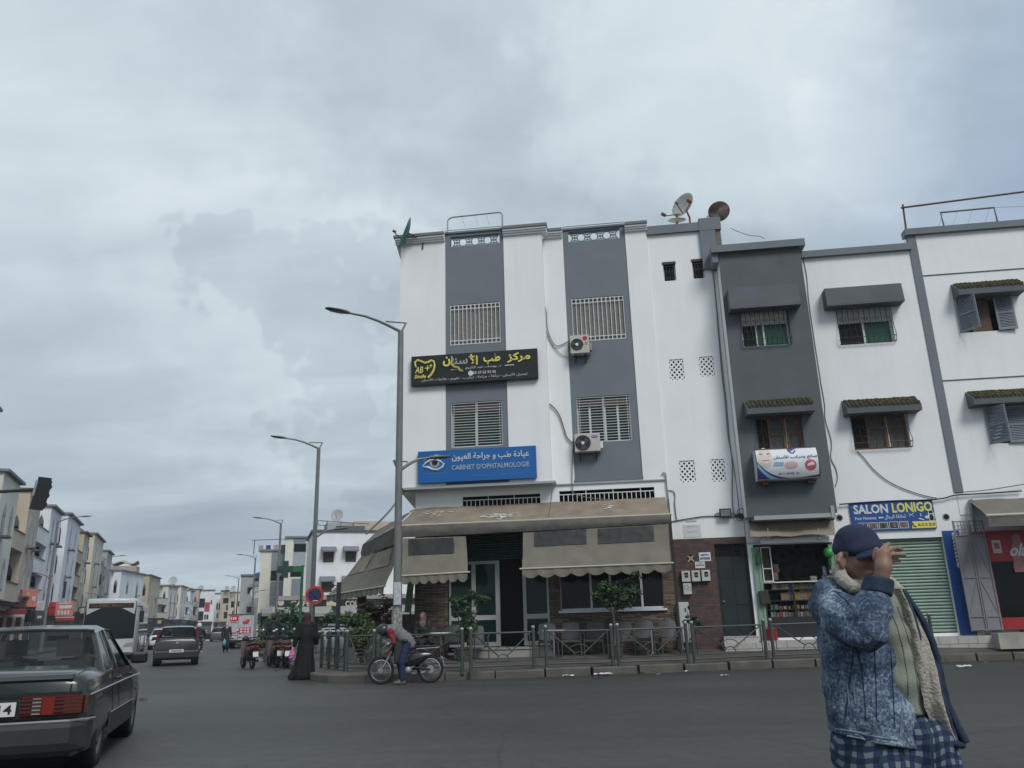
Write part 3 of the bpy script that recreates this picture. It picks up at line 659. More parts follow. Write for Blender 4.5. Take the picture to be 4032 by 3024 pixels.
# ---------------------------------------------------------------- house C (grey bay and white part)
oC_=(4,0,.4)
rootC=fthing('bay_building','three storey house with a dark grey projecting bay over a corner shop and barber','building',4,0,.4)
ob=-.55
cb0,cb1=.94,3.47;ZCb=12.40;ZC0=4.05;C1=6.98;ZCw=12.25
lin1=FR('e',(332,940),(920,1072),ob);cw1=FR('e',(440,1092),(865,1358),ob)
hd2=FR('g',(470,375),(1033,478),ob);cw2=FR('g',(562,500),(985,860),ob)
b=MB(oC_);b.wall(cb0,cb1,ZC0,ZCb,ob,[cw1,cw2],.2);b.poly([(cb1,ob,ZC0),(cb1,.02,ZC0),(cb1,.02,ZCb),(cb1,ob,ZCb)])
b.build('bay_front',M['greyd'],rootC)
b=MB(oC_);b.poly([(cb0,.06,ZC0),(cb0,ob,ZC0),(cb0,ob,ZCb),(cb0,.06,ZCb)]);b.poly([(cb0,.04,ZC0),(cb1,.04,ZC0),(cb1,ob,ZC0),(cb0,ob,ZC0)])
wr1=(P('e',1222,1080)[0],P('h',508,1350)[0],FR('h',(0,1240),(520,1532))[2],P('e',1220,1075)[1])
wr2=(P('i',112,600)[0],P('i',575,600)[0],P('i',350,762)[1],P('i',300,480)[1])
b.wall(cb1-.01,C1,3.3,ZCw,0,[wr1,wr2],.2)
b.poly([(cb0,.02,3.3),(cb1,.02,3.3),(cb1,.02,ZC0+.01),(cb0,.02,ZC0+.01)])
b.poly([(cb0,.3,ZCw-.35),(C1,.3,ZCw-.35),(C1,9,ZCw-.35),(cb0,9,ZCw-.35)]);b.poly([(cb0,9,0),(C1,9,0),(C1,9,ZCw),(cb0,9,ZCw)])
b.build('wall',M['white'],rootC)
b=MB(oC_);b.box(cb0-.22,cb1+.14,ob-.16,.2,ZCb+.002,ZCb+.24);b.box(cb0-.2,cb0-.02,ob-.05,.1,ZCb-.3,ZCb)
b.box(cb1+.141,C1,-.12,.25,ZCw+.002,ZCw+.22);b.build('coping',M['grey'],rootC)
b=MB(oC_);b.box(cb0+.2,cb1-.1,ob-.02,.0,ZC0-.12,ZC0-.002);b.box(cb1-.18,cb1-.08,ob-.04,.0,ZC0-.14,ZC0+.2);b.build('bay_ledge',M['greyl'],rootC)
def box_hood(r,yb,root,off):
 x0,x1,z0,z1=r;b=MB(off);b.prism([(x0,yb-.001,z0),(x0,yb-.42,z0),(x0,yb-.42,z0+.06),(x0,yb-.36,z1),(x0,yb-.001,z1)],(x1-x0,0,0));return b.build('window_hood',M['greyd'],root)
M['rtile']=mat('mossy_roof_tile',(.11,.10,.055),.9,.5,9,.3,dirt=.7,dcol=(.045,.05,.025))
def tile_hood(r,yb,root,off):
 x0,x1,z0,z1=r;b=MB(off);d=.45;zs=z0+(z1-z0)*.38
 b.prism([(x0,yb-.001,z0),(x0,yb-d,z0),(x0,yb-d,zs),(x0,yb-.05,z1-.03),(x0,yb-.001,z1)],(x1-x0,0,0));h=b.build('window_hood',M['greyd'],root)
 t=MB(off);n=int((x1-x0)/.125);p=(x1-x0-.06)/n
 for k in range(n):
  for q in range(3):
   ya,za=yb-d-.03+(d-.06)*q/3,zs+.035+(z1-zs-.03)*q/3;yb_,zb=yb-d+(d-.02)*(q+1)/3+.03,zs+.03+(z1-zs-.03)*(q+1)/3
   cx=x0+.03+p*(k+.5)+rnd.uniform(-.008,.008);rj=rnd.uniform(-.008,.008)
   t.tube([(cx,ya,za+rj),(cx,yb_,zb-.01+rj)],[p*.44,p*.36],8)
 t.build('roof_tiles',M['rtile'],h);return h
box_hood(lin1,ob,rootC,oC_);tile_hood(hd2,ob,rootC,oC_)
lr1=(P('e',1118,1000)[0],P('h',565,1100)[0],FR('e',(1115,945),(1500,1062))[2],P('e',1400,920)[1]);box_hood(lr1,0,rootC,oC_)
hr2=FR('i',(25,372),(645,470));tile_hood(hr2,0,rootC,oC_)
gl=glass('green_curtained_glass',(.035,.11,.075),.25)
for r,yb,mu in((cw1,ob,(.32,.47)),(wr1,0,(.48,))):
 f=sash(rootC,oC_,r,yb+.14,M['alu'],gl,mu,.05,.40)
 b=MB(oC_);b.box(r[0]+.04,r[0]+(r[1]-r[0])*(mu[0]-.03),yb+.155,yb+.168,r[2]+.04,r[3]-.4*(r[3]-r[2]));b.build('open_leaf_dark',M['dark'],f)  # near-black plate paints the dark gap where the leaf is open
 grille_scroll(f,oC_,r,yb,.10)
brn=glass('dusty_glass',(.09,.095,.09),.3)
for r,yb in((cw2,ob),(wr2,0)):
 f=sash(rootC,oC_,r,yb+.14,M['wood'],brn,(.30,.62,.69),.06)
 x0,x1,z0,z1=r;zz=z0+(z1-z0)*.62
 b=MB(oC_);b.box(x0+(x1-x0)*.33,x1-.06,yb+.12,yb+.165,zz-.03,zz+.03);b.build('glazing_bar',M['wood'],f)
 b=MB(oC_);b.box(x0+.03,x0+(x1-x0)*.27,yb+.15,yb+.168,z0,z1);b.build('open_leaf_dark',M['dark'],f)  # dark gap of the open leaf, painted as a near-black plate
 b=MB(oC_);b.box(x0+(x1-x0)*.645,x0+(x1-x0)*.665,yb+.105,yb+.15,z0+.05,z1-.05);b.build('centre_strip',M['alu'],f)
 grille_scroll(f,oC_,r,yb,.14,n=9)
# ground floor of C: pillars, shop opening and barber shutter
sh0,sh1=P('l',760,700)[0],P('l',1400,700)[0]
rs=(P('m',545,500)[0],P('m',985,860)[0]-.0)
rsx0,rsx1=P('m',560,300)[0]-.62,P('m',900,300)[0];zsh=P('m',700,285)[1]
b=MB(oC_)
b.wall(cb0,C1,.3,3.35,.02,[(sh0,sh1,.66,3.28),(rsx0,rsx1,.68,zsh)],.3)
b.build('ground_floor_wall',M['white'],rootC)
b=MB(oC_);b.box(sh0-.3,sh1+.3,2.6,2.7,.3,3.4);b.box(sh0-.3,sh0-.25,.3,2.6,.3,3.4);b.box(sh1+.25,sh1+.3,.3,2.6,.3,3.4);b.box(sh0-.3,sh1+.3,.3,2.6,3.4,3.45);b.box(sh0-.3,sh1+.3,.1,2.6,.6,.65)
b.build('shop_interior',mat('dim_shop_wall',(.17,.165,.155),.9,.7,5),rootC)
gs=MB(oC_);n=int((zsh-.70)/.088);h=(zsh-.70)/n
for k in range(n):
 z=.70+h*k;gs.prism([(rsx0+.02,.16,z+.006),(rsx0+.02,.115,z+.018),(rsx0+.02,.105,z+h*.5),(rsx0+.02,.115,z+h-.014),(rsx0+.02,.16,z+h-.004)],(rsx1-rsx0-.04,0,0))
gs.build('shop_shutter',mat('mint_green_steel',(.255,.36,.30),.55,.1,3,dirt=.35,dcol=(.16,.2,.17)),rootC)
M['mint']=mat('pale_green_paint',(.20,.31,.235),.6,.12,4,dirt=.4,dcol=(.3,.32,.28))
b=MB(oC_)
for xa_ in(sh0-.02,sh1-.10):
 b=MB(oC_);b.box(xa_-.035,xa_+.175,-.04,.03,.56,3.2)
 for x in(xa_,xa_+.14):b.box(x-.035,x+.035,-.06,-.041,.56,3.2)
 b.build('shop_post',M['mint'],rootC)
b=MB(oC_);b.box(sh0-.12,rsx1+1.0,-.42,.02,.28,.60);b.build('shop_step',MATS['step_tiles'],rootC)
bx0=rsx1+.005;b=MB(oC_);b.box(bx0,bx0+.44,-.02,.0,.62,zsh-.02);bp_=b.build('blue_post',mat('barber_blue',(.012,.085,.30),.5,.1,4,dirt=.2),rootC)
pb=MB(oC_)
for side_,px in((0,bx0+.30),):
 zc0,zc1=zsh-.95,zsh-.2
 pb.cyl((px,-.05,zc0),(px,-.05,zc1),.07);
pole=pb.build('barber_pole',M['wiron'],bp_)
for k in range(7):
 sb=MB(oC_);z=zc0+.04+.1*k;sb.tube([(px+.074*math.cos(R(180+a)),-.05+.074*math.sin(R(180+a)),z+a/180*.10)for a in range(0,181,20)],.016,5)
 sb.build('pole_stripe',[mat('pole_red',(.36,.03,.03),.5,0),mat('pole_blue',(.02,.04,.22),.5,0)][k%2],pole)
for z in(zc0-.05,zc1+.05):kb=MB(oC_);kb.sphere((px,-.05,z),.075,10,7);kb.build('pole_cap',M['wiron'],pole)
for k,x,y in(('m',303,205),('m',923,200)):
 s_,z_=P(k,x,y);b=MB(oC_);b.lathe((s_,-.012,z_),(0,1,0),[(.075,0),(.10,0),(.105,.012),(.075,.012)],20);rg=b.build('vent_ring',M['greyl'],rootC)
 b=MB(oC_);b.lathe((s_,-.006,z_),(0,1,0),[(.001,0),(.096,0)],20);b.build('vent_dark_disc',M['dark'],rg)  # near-black disc paints the dark of the vent hole
vv=FR('l',(1212,265),(1280,300));lattice(rootC,oC_,vv,.0,M['white2'],2,1,.03)
# ---------------------------------------------------------------- house D (right, shutters)
oD_=(11,0,.4)
rootD=fthing('end_building','white house with grey louvred shutters and tiled window hoods at the right edge','building',11,0,.4)
D0,D1,ZD=6.99,15.5,12.75
wd1=(P('h',1110,1250)[0],P('h',1620,1250)[0],P('h',1400,1432)[1],P('h',1400,1110)[1])
wd2=(P('i',1225,600)[0],P('i',1225,600)[0]+(wd1[1]-wd1[0]),P('i',1400,715)[1],P('i',1300,430)[1])
b=MB(oD_);b.wall(D0,D1,3.9,ZD,0,[wd1,wd2],.22);b.poly([(D0,.3,ZD-.3),(D1,.3,ZD-.3),(D1,9,ZD-.3),(D0,9,ZD-.3)]);b.poly([(D0,.0,12.2),(D0,.0,ZD),(D0,9,ZD),(D0,9,12.2)])
b.wall(D0,D1,.3,3.9,.02,[(D0+.55,D1-.8,.75,3.3)],.4);b.poly([(D1,0,0),(D1,9,0),(D1,9,ZD),(D1,0,ZD)]);b.poly([(D0,9,0),(D1,9,0),(D1,9,ZD),(D0,9,ZD)])
b.build('wall',M['white'],rootD)
b=MB(oD_);b.box(D0-.06,D0+.19,-.035,-.002,4.55,ZD);b.build('dividing_strip',M['grey'],rootD)
b=MB(oD_);b.box(D0-.12,11.4,-.12,.25,ZD+.002,ZD+.21);b.box(11.4,D1+.1,-.12,.25,ZD+.002,ZD+.7);b.build('coping',M['grey'],rootD)
for za in(FP('h',1200,885)[1],FP('i',1200,185)[1]):
 b=MB(oD_);b.box(D0+.2,D1,-.022,-.001,za-.012,za+.012);b.build('string_line',M['greyd'],rootD)
th1=FR('h',(1048,1000),(1690,1100));th1=(th1[0],th1[1],th1[2],th1[3]);tile_hood(th1,0,rootD,oD_)
th2=FR('i',(1035,300),(1515,405));th2=(th2[0],th2[0]+(th1[1]-th1[0]),th2[2],th2[3]);tile_hood(th2,0,rootD,oD_)
M['bgrey']=mat('blue_grey_paint',(.20,.235,.27),.6,.08,4)
def louvre(name,root,off,hinge,width,z0,z1,ang):
 """louvred leaf hinged at x=hinge, swung by ang degrees outward"""
 b=MB(off);b.m=Matrix.Translation((hinge,-.02,0))@Matrix.Rotation(R(ang),4,'Z');f=.06
 for x in(0,width-f):b.box(x,x+f,-.035,0,z0,z1)
 for z in(z0,(z0+z1)/2-f/2,z1-f):b.box(f,width-f,-.034,-.001,z,z+f)
 n=int((z1-z0)/.055)
 for k in range(n):
  z=z0+f+(z1-z0-2*f)*k/n;b.prism([(f,-.03,z),(f,-.005,z+.04),(f,-.002,z+.045),(f,-.027,z+.005)],(width-2*f,0,0))
 return b.build(name,M['bgrey'],root)
W=(wd1[1]-wd1[0])
f1=sash(rootD,oD_,wd1,.17,M['wood'],M['glassd'],(.5,),.05)
b=MB(oD_);b.box(wd1[0]+.4,wd1[0]+W*.62,.10,.14,wd1[2]+.03,wd1[3]-.05);b.build('inner_shutter',mat('dark_brown_wood',(.09,.05,.03),.6,.3,6),f1)
louvre('louvred_shutter',rootD,oD_,wd1[0]-.02,.62,wd1[2]-.02,wd1[3],-52)
louvre('louvred_shutter',rootD,oD_,wd1[1]-.48,.52,wd1[2],wd1[3],-6)
f2=sash(rootD,oD_,wd2,.17,M['alu'],M['glassd'],(.5,),.05)
b=MB(oD_)
for k in range(9):z=wd2[2]+.08+(wd2[3]-wd2[2]-.16)*k/8;b.bar((wd2[0],.08,z),(wd2[1],.08,z),.025)
b.build('grille',M['wiron'],f2)
louvre('louvred_shutter',rootD,oD_,wd2[0]-.02,.62,wd2[2]-.02,wd2[3],-55)
xx=P('i',1378,600)[0];louvre('louvred_shutter',rootD,oD_,xx,.58,wd2[2],wd2[3],-4);louvre('louvred_shutter',rootD,oD_,xx+.6,.55,wd2[2],wd2[3],-3)
b=MB(oD_);b.box(D0+.3,D1-.6,1.6,1.7,.3,3.6);b.box(D0+.3,D1-.6,.1,1.7,.70,.74);b.build('shop_interior',M['dark'],rootD)
b=MB(oD_);b.box(D0+.08,D0+1.0,-.75,.02,.26,.66);b.box(D0+1.01,D1,-1.0,.02,.26,.72);b.build('shop_plinth',mat('worn_plaster_plinth',(.36,.345,.31),.85,.15,3,dirt=.4),rootD)
# ================================================================== signs, machines and cables on the fronts
def TBX(k,l,r,hp,o):
 a,b_=FP(k,*l,o),FP(k,*r,o);m=(l[0]+r[0])/2,(l[1]+r[1])/2
 t,u=FP(k,m[0],m[1]-hp/2,o),FP(k,m[0],m[1]+hp/2,o);zc_=(a[1]+b_[1])/2;h=(t[1]-u[1])
 return(a[0],b_[0],zc_-h/2,zc_+h/2)
def quad(k,tl,tr,br,bl,o):
 p=[FP(k,*q,o)for q in(tl,tr,br,bl)]
 return((p[0][0]+p[3][0])/2,(p[1][0]+p[2][0])/2,(p[2][1]+p[3][1])/2,(p[0][1]+p[1][1])/2)
ye=mat('sign_yellow',(.74,.66,.14),.5,0);wh=mat('sign_white',(.62,.64,.65),.5,0);gy=mat('sign_grey_ghost',(.36,.38,.42),.6,.2,30);gold=mat('sign_gold',(.45,.38,.12),.5,.2,20)
lb=mat('sign_faded_blue',(.05,.16,.40),.5,0)
def faint_line(box,y,m,parent,off):
 """a line of print too small to read: one ragged strip"""
 x0,x1,z0,z1=box;rr=random.Random(int(x0*1000));n=14;zc_=(z0+z1)/2;h=(z1-z0)/2
 up=[(x0+(x1-x0)*k/n,y,zc_+h*rr.uniform(.25,1))for k in range(n+1)];dn_2=[(x0+(x1-x0)*k/n,y,zc_-h*rr.uniform(.2,.8))for k in range(n,-1,-1)]
 b=MB(off);b.prism(up+dn_2,(0,-.002,0));return b.build('small_print',m,parent)
# black dental centre sign
o=-.62;r=quad('b',(245,228),(1275,135),(1285,381),(248,463),o)
of=((r[0]+r[1])/2,o,r[2]);t=fthing('dental_sign','long black sign with yellow Arabic lettering and a broken dangling letter','sign',*of)
b=MB(of);b.box(r[0],r[1],o,o+.14,r[2],r[3]);t_p=b.build('panel',mat('black_sign_board',(.014,.018,.020),.35,.15,3),t,bevel=.008)
b=MB(of)
for x in(r[0]+.5,r[1]-.5):b.box(x-.03,x+.03,o+.141,oA+.02,r[2]+.1,r[3]-.1)
b.build('bracket',M['iron'],t)
yy=o-.001;D_=.035
for s,l_,r_,hp in(('مركز',(1030,235),(1220,210),80),('طب',(838,240),(975,228),86),('الأ',(712,245),(790,238),90)):
 text('lettering',arabic(s),TBX('b',l_,r_,hp,o),yy,ye,t,of,D_,.03)
text('lettering',arabic('ن'),TBX('b',(508,262),(568,255),80,o),yy,ye,t,of,D_,.03)
text('faded_lettering',arabic('سنا'),TBX('b',(572,245),(708,240),70,o),yy,gy,t,of,.006,.02)
b=MB(of);pts=[FP('b',x,y,o)for x,y in((590,235),(575,285),(605,305),(630,310),(650,335),(670,335))]
b.tube([(p[0],yy-.03,p[1])for p in pts],.045,6);b.build('dangling_letter',gold,t)
text('lettering',arabic('د. يوسف عبد الكريم'),TBX('b',(690,308),(980,293),30,o),yy,wh,t,of)
text('lettering','05 37 62 93 42',TBX('b',(752,349),(938,336),22,o),yy,wh,t,of,.004,.01)
text('lettering',arabic('تجميل الأسنان - زراعة - جراحة - تركيب - تقويم - علاجات الأسنان'),TBX('b',(330,417),(1195,352),34,o),yy,wh,t,of)
b=MB(of)
for l_,r_ in(((1012,287),(1088,281)),((572,324),(640,318))):
 a,c=FP('b',*l_,o),FP('b',*r_,o);b.box(a[0],c[0],yy-.004,yy,a[1]-.012,a[1]+.012)
a=FP('b',733,351,o);b.lathe((a[0],yy-.004,a[1]),(0,1,0),[(.001,0),(.085,0),(.085,.004)],16)
b.build('printed_mark',wh,t)
b=MB(of) # tooth outline with stars
pts=[(285,300),(278,262),(300,245),(330,255),(355,268),(385,262),(410,248),(432,255),(440,285),(432,325),(412,360),(385,388)]
for dd,rr_ in((0,.028),(9,.018)):
 b.tube([(p[0],yy-.02,p[1])for p in[FP('b',x+(dd*.3),y+dd*.7,o)for x,y in pts]],rr_,6)
for x,y,sz in((380,310,.11),(408,290,.08)):
 c=FP('b',x,y,o);b.prism([(c[0]+sz*q*math.cos(R(a_)),yy-.012,c[1]+sz*q*math.sin(R(a_)))for a_,q in zip(range(0,360,45),(1,.25)*4)],(0,.012,0))
b.build('tooth_emblem',ye,t)
text('lettering','AB',TBX('b',(280,328),(345,324),52,o),yy,ye,t,of,.02,.01,.2)
text('lettering','Smile',TBX('b',(272,383),(368,376),30,o),yy,ye,t,of,.02,.02,.3)
# blue eye clinic sign
o=-.58;r=quad('b',(300,990),(1265,943),(1272,1207),(302,1250),o)
of=((r[0]+r[1])/2,o,r[2]);t=fthing('eye_clinic_sign','long bright blue sign with a white eye emblem and two lines of lettering','sign',*of)
b=MB(of);b.box(r[0],r[1],o,o+.09,r[2],r[3]);b.build('panel',mat('bright_blue_board',(.012,.118,.37),.35,.06,2),t,bevel=.006)
b=MB(of)
for x in(r[0]+.5,r[1]-.5):b.box(x-.03,x+.03,o+.091,oA+.02,r[2]+.1,r[3]-.1)
b.build('bracket',M['iron'],t);yy=o-.001
text('lettering',arabic('عيادة طب و جراحة العيون'),TBX('b',(580,1040),(1210,1010),66,o),yy,wh,t,of,.012,.012)
text('lettering',"CABINET D'OPHTALMOLOGIE",TBX('b',(578,1118),(1213,1096),42,o),yy,mat('sign_dull_silver',(.36,.42,.47),.5,0),t,of,.012,.012)
b=MB(of)
def epts(pts):return[(p[0],yy-.006,p[1])for p in[FP('b',x,y,o)for x,y in pts]]
b.tube(epts([(335,1120),(365,1085),(405,1062),(445,1055),(485,1070),(510,1092)]),[.01,.03,.04,.04,.03,.01],6)
b.tube(epts([(345,1118),(385,1120),(425,1138),(465,1140),(500,1118),(522,1082)]),[.01,.045,.03,.03,.035,.008],6)
b.tube(epts([(350,1065),(400,1035),(450,1022),(500,1028),(530,1038)]),[.006,.016,.02,.014,.005],6)
b.build('eye_emblem',wh,t)
c=FP('b',440,1082,o);b=MB(of);b.lathe((c[0],yy-.008,c[1]),(0,1,0),[(.001,0),(.16,0),(.16,.008)],20);e_=b.build('iris',mat('iris_grey',(.30,.36,.40),.4,.3,20),t)
b=MB(of);b.lathe((c[0],yy-.012,c[1]),(0,1,0),[(.001,0),(.09,0),(.09,.004)],16);b.build('pupil',M['black'],e_)
faint_line(TBX('b',(350,1175),(535,1165),12,o),yy,lb,t,of);faint_line(TBX('b',(340,1203),(545,1193),9,o),yy,lb,t,of);faint_line(TBX('b',(735,1187),(935,1177),10,o),yy,lb,t,of);faint_line(TBX('b',(975,1178),(1180,1166),10,o),yy,lb,t,of)
# white curved dental technician sign on the bay
o=-1.0;r=quad('g',(566,765),(1068,742),(1102,992),(590,1015),o)
of=((r[0]+r[1])/2,ob,r[2]);t=fthing('dental_technician_sign','white bulging sign with a smiling face and Arabic lettering on the grey bay','sign',*of)
b=MB(of);x0,x1,z0,z1=r;rows=[]
def bulge(z):q=(z-z0)/(z1-z0)*2-1;return o-.14*(1-q*q)+.07
for k in range(13):z=z0+(z1-z0)*k/12;rows.append([(x0+(x1-x0)*j/16,bulge(z),z)for j in range(17)])
b.grid(rows)
for x in(x0,x1):b.F(*[b.V((x,bulge(z0+(z1-z0)*k/12),z0+(z1-z0)*k/12))for k in range(13)],b.V((x,ob+.0,z1)),b.V((x,ob+.0,z0)))
b.poly([(x0,ob,z1),(x1,ob,z1),(x1,bulge(z1),z1),(x0,bulge(z1),z1)]);b.poly([(x0,ob,z0),(x1,ob,z0),(x1,bulge(z0),z0),(x0,bulge(z0),z0)])
b.build('panel',mat('sign_face_white',(.66,.70,.73),.45,.05,2),t)
b=MB(of)
for z in(z0,z1):b.bar((x0-.02,bulge(z)-.005,z),(x1+.02,bulge(z)-.005,z),.03)
for x in(x0,x1):b.tube([(x,bulge(z0+(z1-z0)*k/8)-.006,z0+(z1-z0)*k/8)for k in range(9)],.014,5)
for x in(x0+.15,x1-.3):b.box(x,x+.16,ob-.25,ob-.002,z0-.12,z0-.005)
b.build('rim',mat('sign_rim_brown',(.12,.07,.05),.5,.1),t)
def skin(poly_uv,name,m,lift):
 """flat print laid on the bulging face: polygon in unit coords, sliced into narrow strips"""
 b=MB(of);us=[p[0]for p in poly_uv];vs=[p[1]for p in poly_uv];n=12;lo,hi=min(vs),max(vs);prev=None
 for k in range(n+1):
  v=lo+(hi-lo)*k/n;v=min(max(v,lo+1e-5),hi-1e-5);xs_=[]
  for(ua,va),(ub,vb)in zip(poly_uv,poly_uv[1:]+poly_uv[:1]):
   if(va-v)*(vb-v)<0:xs_.append(ua+(ub-ua)*(v-va)/(vb-va))
  if len(xs_)<2:continue
  z=z0+(z1-z0)*v;cur=[(x0+(x1-x0)*min(xs_),bulge(z)-lift,z),(x0+(x1-x0)*max(xs_),bulge(z)-lift,z)]
  if prev:b.poly([prev[0],prev[1],cur[1],cur[0]])
  prev=cur
 return b.build(name,m,t)
def circ(cx,cy,rx,ry,n=20):return[(cx+rx*math.cos(2*math.pi*k/n),cy+ry*math.sin(2*math.pi*k/n))for k in range(n)]
nv=mat('print_navy',(.03,.05,.22),.5,0);aq=mat('print_aqua',(.28,.50,.60),.5,0);fs=mat('print_pale_skin',(.58,.54,.48),.5,.1,6);rd=mat('print_red',(.50,.10,.13),.5,.2,12);pk=mat('print_pink',(.56,.40,.42),.5,.1,9)
skin(circ(.145,.70,.12,.36),'face_print',fs,.004)
for cx in(.085,.205):skin(circ(cx,.83,.028,.022,10),'face_print_eye',mat('print_brown',(.12,.09,.08),.5,0),.008)
skin([(.10,.56),(.145,.50),(.20,.55),(.20,.585),(.145,.56),(.10,.59)],'face_print_smile',mat('print_teeth',(.74,.75,.74),.4,0),.008)
skin([(.09,.60),(.145,.565),(.205,.60),(.205,.612),(.145,.585),(.09,.612)],'face_print_lip',rd,.009)
skin(circ(.55,.42,.11,.12),'denture_print',pk,.005);skin([(.26,.40),(.42,.40),(.44,.52),(.28,.55)],'denture_print',mat('print_sky',(.22,.42,.52),.5,.1),.004)
skin(circ(.86,.40,.095,.18),'jaw_model_print',rd,.005);skin([(.80,.36),(.93,.40),(.90,.50),(.82,.44)],'jaw_model_print',wh,.008)
for k,(mm,dv)in enumerate(((nv,.0),(aq,-.05),(nv,-.12))):
 up=[(u,max(.005,.62*math.exp(-u*5.2)+.02+dv*(.5 if u>.5 else 1)+(.20*max(0,u-.55)**1.2*2)))for u in[q/24 for q in range(25)]]
 for(ua,va),(ub,vb)in zip(up,up[1:]):
  th=.05 if k<2 else .5
  pass
def swoosh(m,f0,f1,lift,name):
 b=MB(of);n=28;prev=None
 for k in range(n+1):
  u=k/n;va,vb=min(max(f0(u),.012),.98),min(max(f1(u),.012),.98);x=x0+(x1-x0)*u
  cur=[(x,bulge(z0+(z1-z0)*(va+(vb-va)*q/3))-lift,z0+(z1-z0)*(va+(vb-va)*q/3))for q in range(4)]
  if prev:
   for q in range(3):b.poly([prev[q],cur[q],cur[q+1],prev[q+1]])
  prev=cur
 b.build(name,m,t)
base=lambda u:.62*math.exp(-u*5.5)-.01+.26*max(0,u-.5)**1.3
swoosh(nv,lambda u:base(u)-.06,base,.006,'swoosh_print');swoosh(aq,lambda u:base(u)-.17,lambda u:base(u)-.062,.006,'swoosh_print');swoosh(nv,lambda u:0,lambda u:base(u)-.175,.006,'swoosh_print')
skin([(.52,.97),(.60,.985),(.66,.97),(.65,.86),(.62,.80),(.60,.87),(.57,.80),(.53,.88)],'tooth_emblem',nv,.006)
skin([(.56,.86),(.64,.95),(.66,.95),(.60,.83)],'tooth_emblem',wh,.009)
text('lettering',arabic('صانع ومركب الأسنان'),(x0+(x1-x0)*.28,x0+(x1-x0)*.985,z0+(z1-z0)*.60,z0+(z1-z0)*.765),o-.068,nv,t,of,.004,.006)
text('lettering','06 17 40 68  42',(x0+(x1-x0)*.335,x0+(x1-x0)*.67,z0+(z1-z0)*.145,z0+(z1-z0)*.215),o-.012,M['black'],t,of,.004,.01)
# barber sign
o=-.06;r=quad('m',(358,122),(842,100),(872,265),(385,285),o)
of=((r[0]+r[1])/2,o,r[2]);t=fthing('barber_sign','blue barber sign reading SALON LONIGO in white and yellow above the green shutter','sign',*of)
x0,x1,z0,z1=r;W_,H_=x1-x0,z1-z0
b=MB(of);b.box(x0,x1,o,.018,z0,z1);b.build('panel',mat('barber_sign_blue',(.016,.075,.27),.4,.08,3),t)
yy=o-.001;U=lambda a,c,d,e_:(x0+W_*a,x0+W_*c,z0+H_*d,z0+H_*e_)
text('lettering','SALON',U(.04,.455,.60,.93),yy,wh,t,of,.004,.03);text('lettering','LONIGO',U(.505,.985,.60,.95),yy,ye,t,of,.004,.03)
text('lettering','Pour Hommes',U(.045,.30,.395,.505),yy,wh,t,of,.004,.015);text('lettering',arabic('لحلاقة الرجال'),U(.40,.65,.37,.54),yy,wh,t,of,.004,.01)
b=MB(of)
for k in range(3):c=(x0+W_*(.335+.02*k),z0+H_*.45);b.prism([(c[0]+.03*math.cos(R(a_))*(1 if a_%180==0 else .4),yy-.004,c[1]+.03*math.sin(R(a_)))for a_ in range(0,360,45)],(0,.003,0))
b.build('star_ornament',wh,t)
ph=[mat('photo_dark',(.05,.04,.035),.5,.6,14),mat('photo_warm',(.22,.15,.11),.5,.6,10),mat('photo_mid',(.14,.12,.11),.5,.7,12)]
for k in range(5):
 a_=.075+.122*k;b=MB(of);b.box(*U(a_,a_+.108,.045,.29)[:2],yy-.003,yy,*U(a_,a_,.045,.29)[2:]);f_=b.build('photo_frame',wh,t)
 b=MB(of);b.box(*U(a_+.006,a_+.102,0,0)[:2],yy-.005,yy-.0031,*U(0,0,.06,.275)[2:]);b.build('photo',ph[k%3],f_)
 b=MB(of);c=U(a_+.05+.01*(k%2),0,.17,0);b.sphere((c[0],yy-.006,c[2]),(.055,.006,.07),10,6);b.build('photo_head',ph[(k+1)%3],f_)
b=MB(of);q=U(.705,.995,.03,.27);b.prism([(q[0]+.04,yy-.003,q[3]),(q[0],yy-.003,q[2]),(q[1],yy-.003,q[2]),(q[1],yy-.003,q[3])],(0,.002,0));b.build('phone_band',ye,t)
text('lettering','06 52 01 28 39',U(.78,.985,.09,.20),yy-.004,M['black'],t,of,.003,.012)
b=MB(of);c=U(.745,0,.15,0);b.tube([(c[0]-.05,yy-.006,c[2]+.05),(c[0]-.045,yy-.006,c[2]-.02),(c[0]+.03,yy-.006,c[2]-.06)],.016,5);b.build('handset_mark',M['black'],t)
b=MB(of)
for(ax,az,bx,bz,rr_)in((.69,.45,.755,.57,.008),(.69,.56,.75,.44,.008),(.80,.36,.86,.31,.018),(.83,.54,.83,.44,.02)):
 b.tube([(x0+W_*ax,yy-.004,z0+H_*az),(x0+W_*bx,yy-.004,z0+H_*bz)],rr_,5)
b.sphere((x0+W_*.905,yy-.004,z0+H_*.40),(.07,.006,.045),10,6);b.build('tool_drawing',wh,t)
b=MB(of);b.sphere((x0+W_*.955,yy-.002,z0+H_*.45),(.085,.004,.19),14,8);ba=b.build('bearded_head_drawing',wh,t)
b=MB(of);b.sphere((x0+W_*.955,yy-.005,z0+H_*.38),(.062,.004,.09),12,6);b.sphere((x0+W_*.955,yy-.005,z0+H_*.575),(.06,.004,.045),12,6);b.box(x0+W_*.955-.05,x0+W_*.955+.05,yy-.008,yy-.004,z0+H_*.475,z0+H_*.50);b.build('beard_and_hair',M['black'],ba)
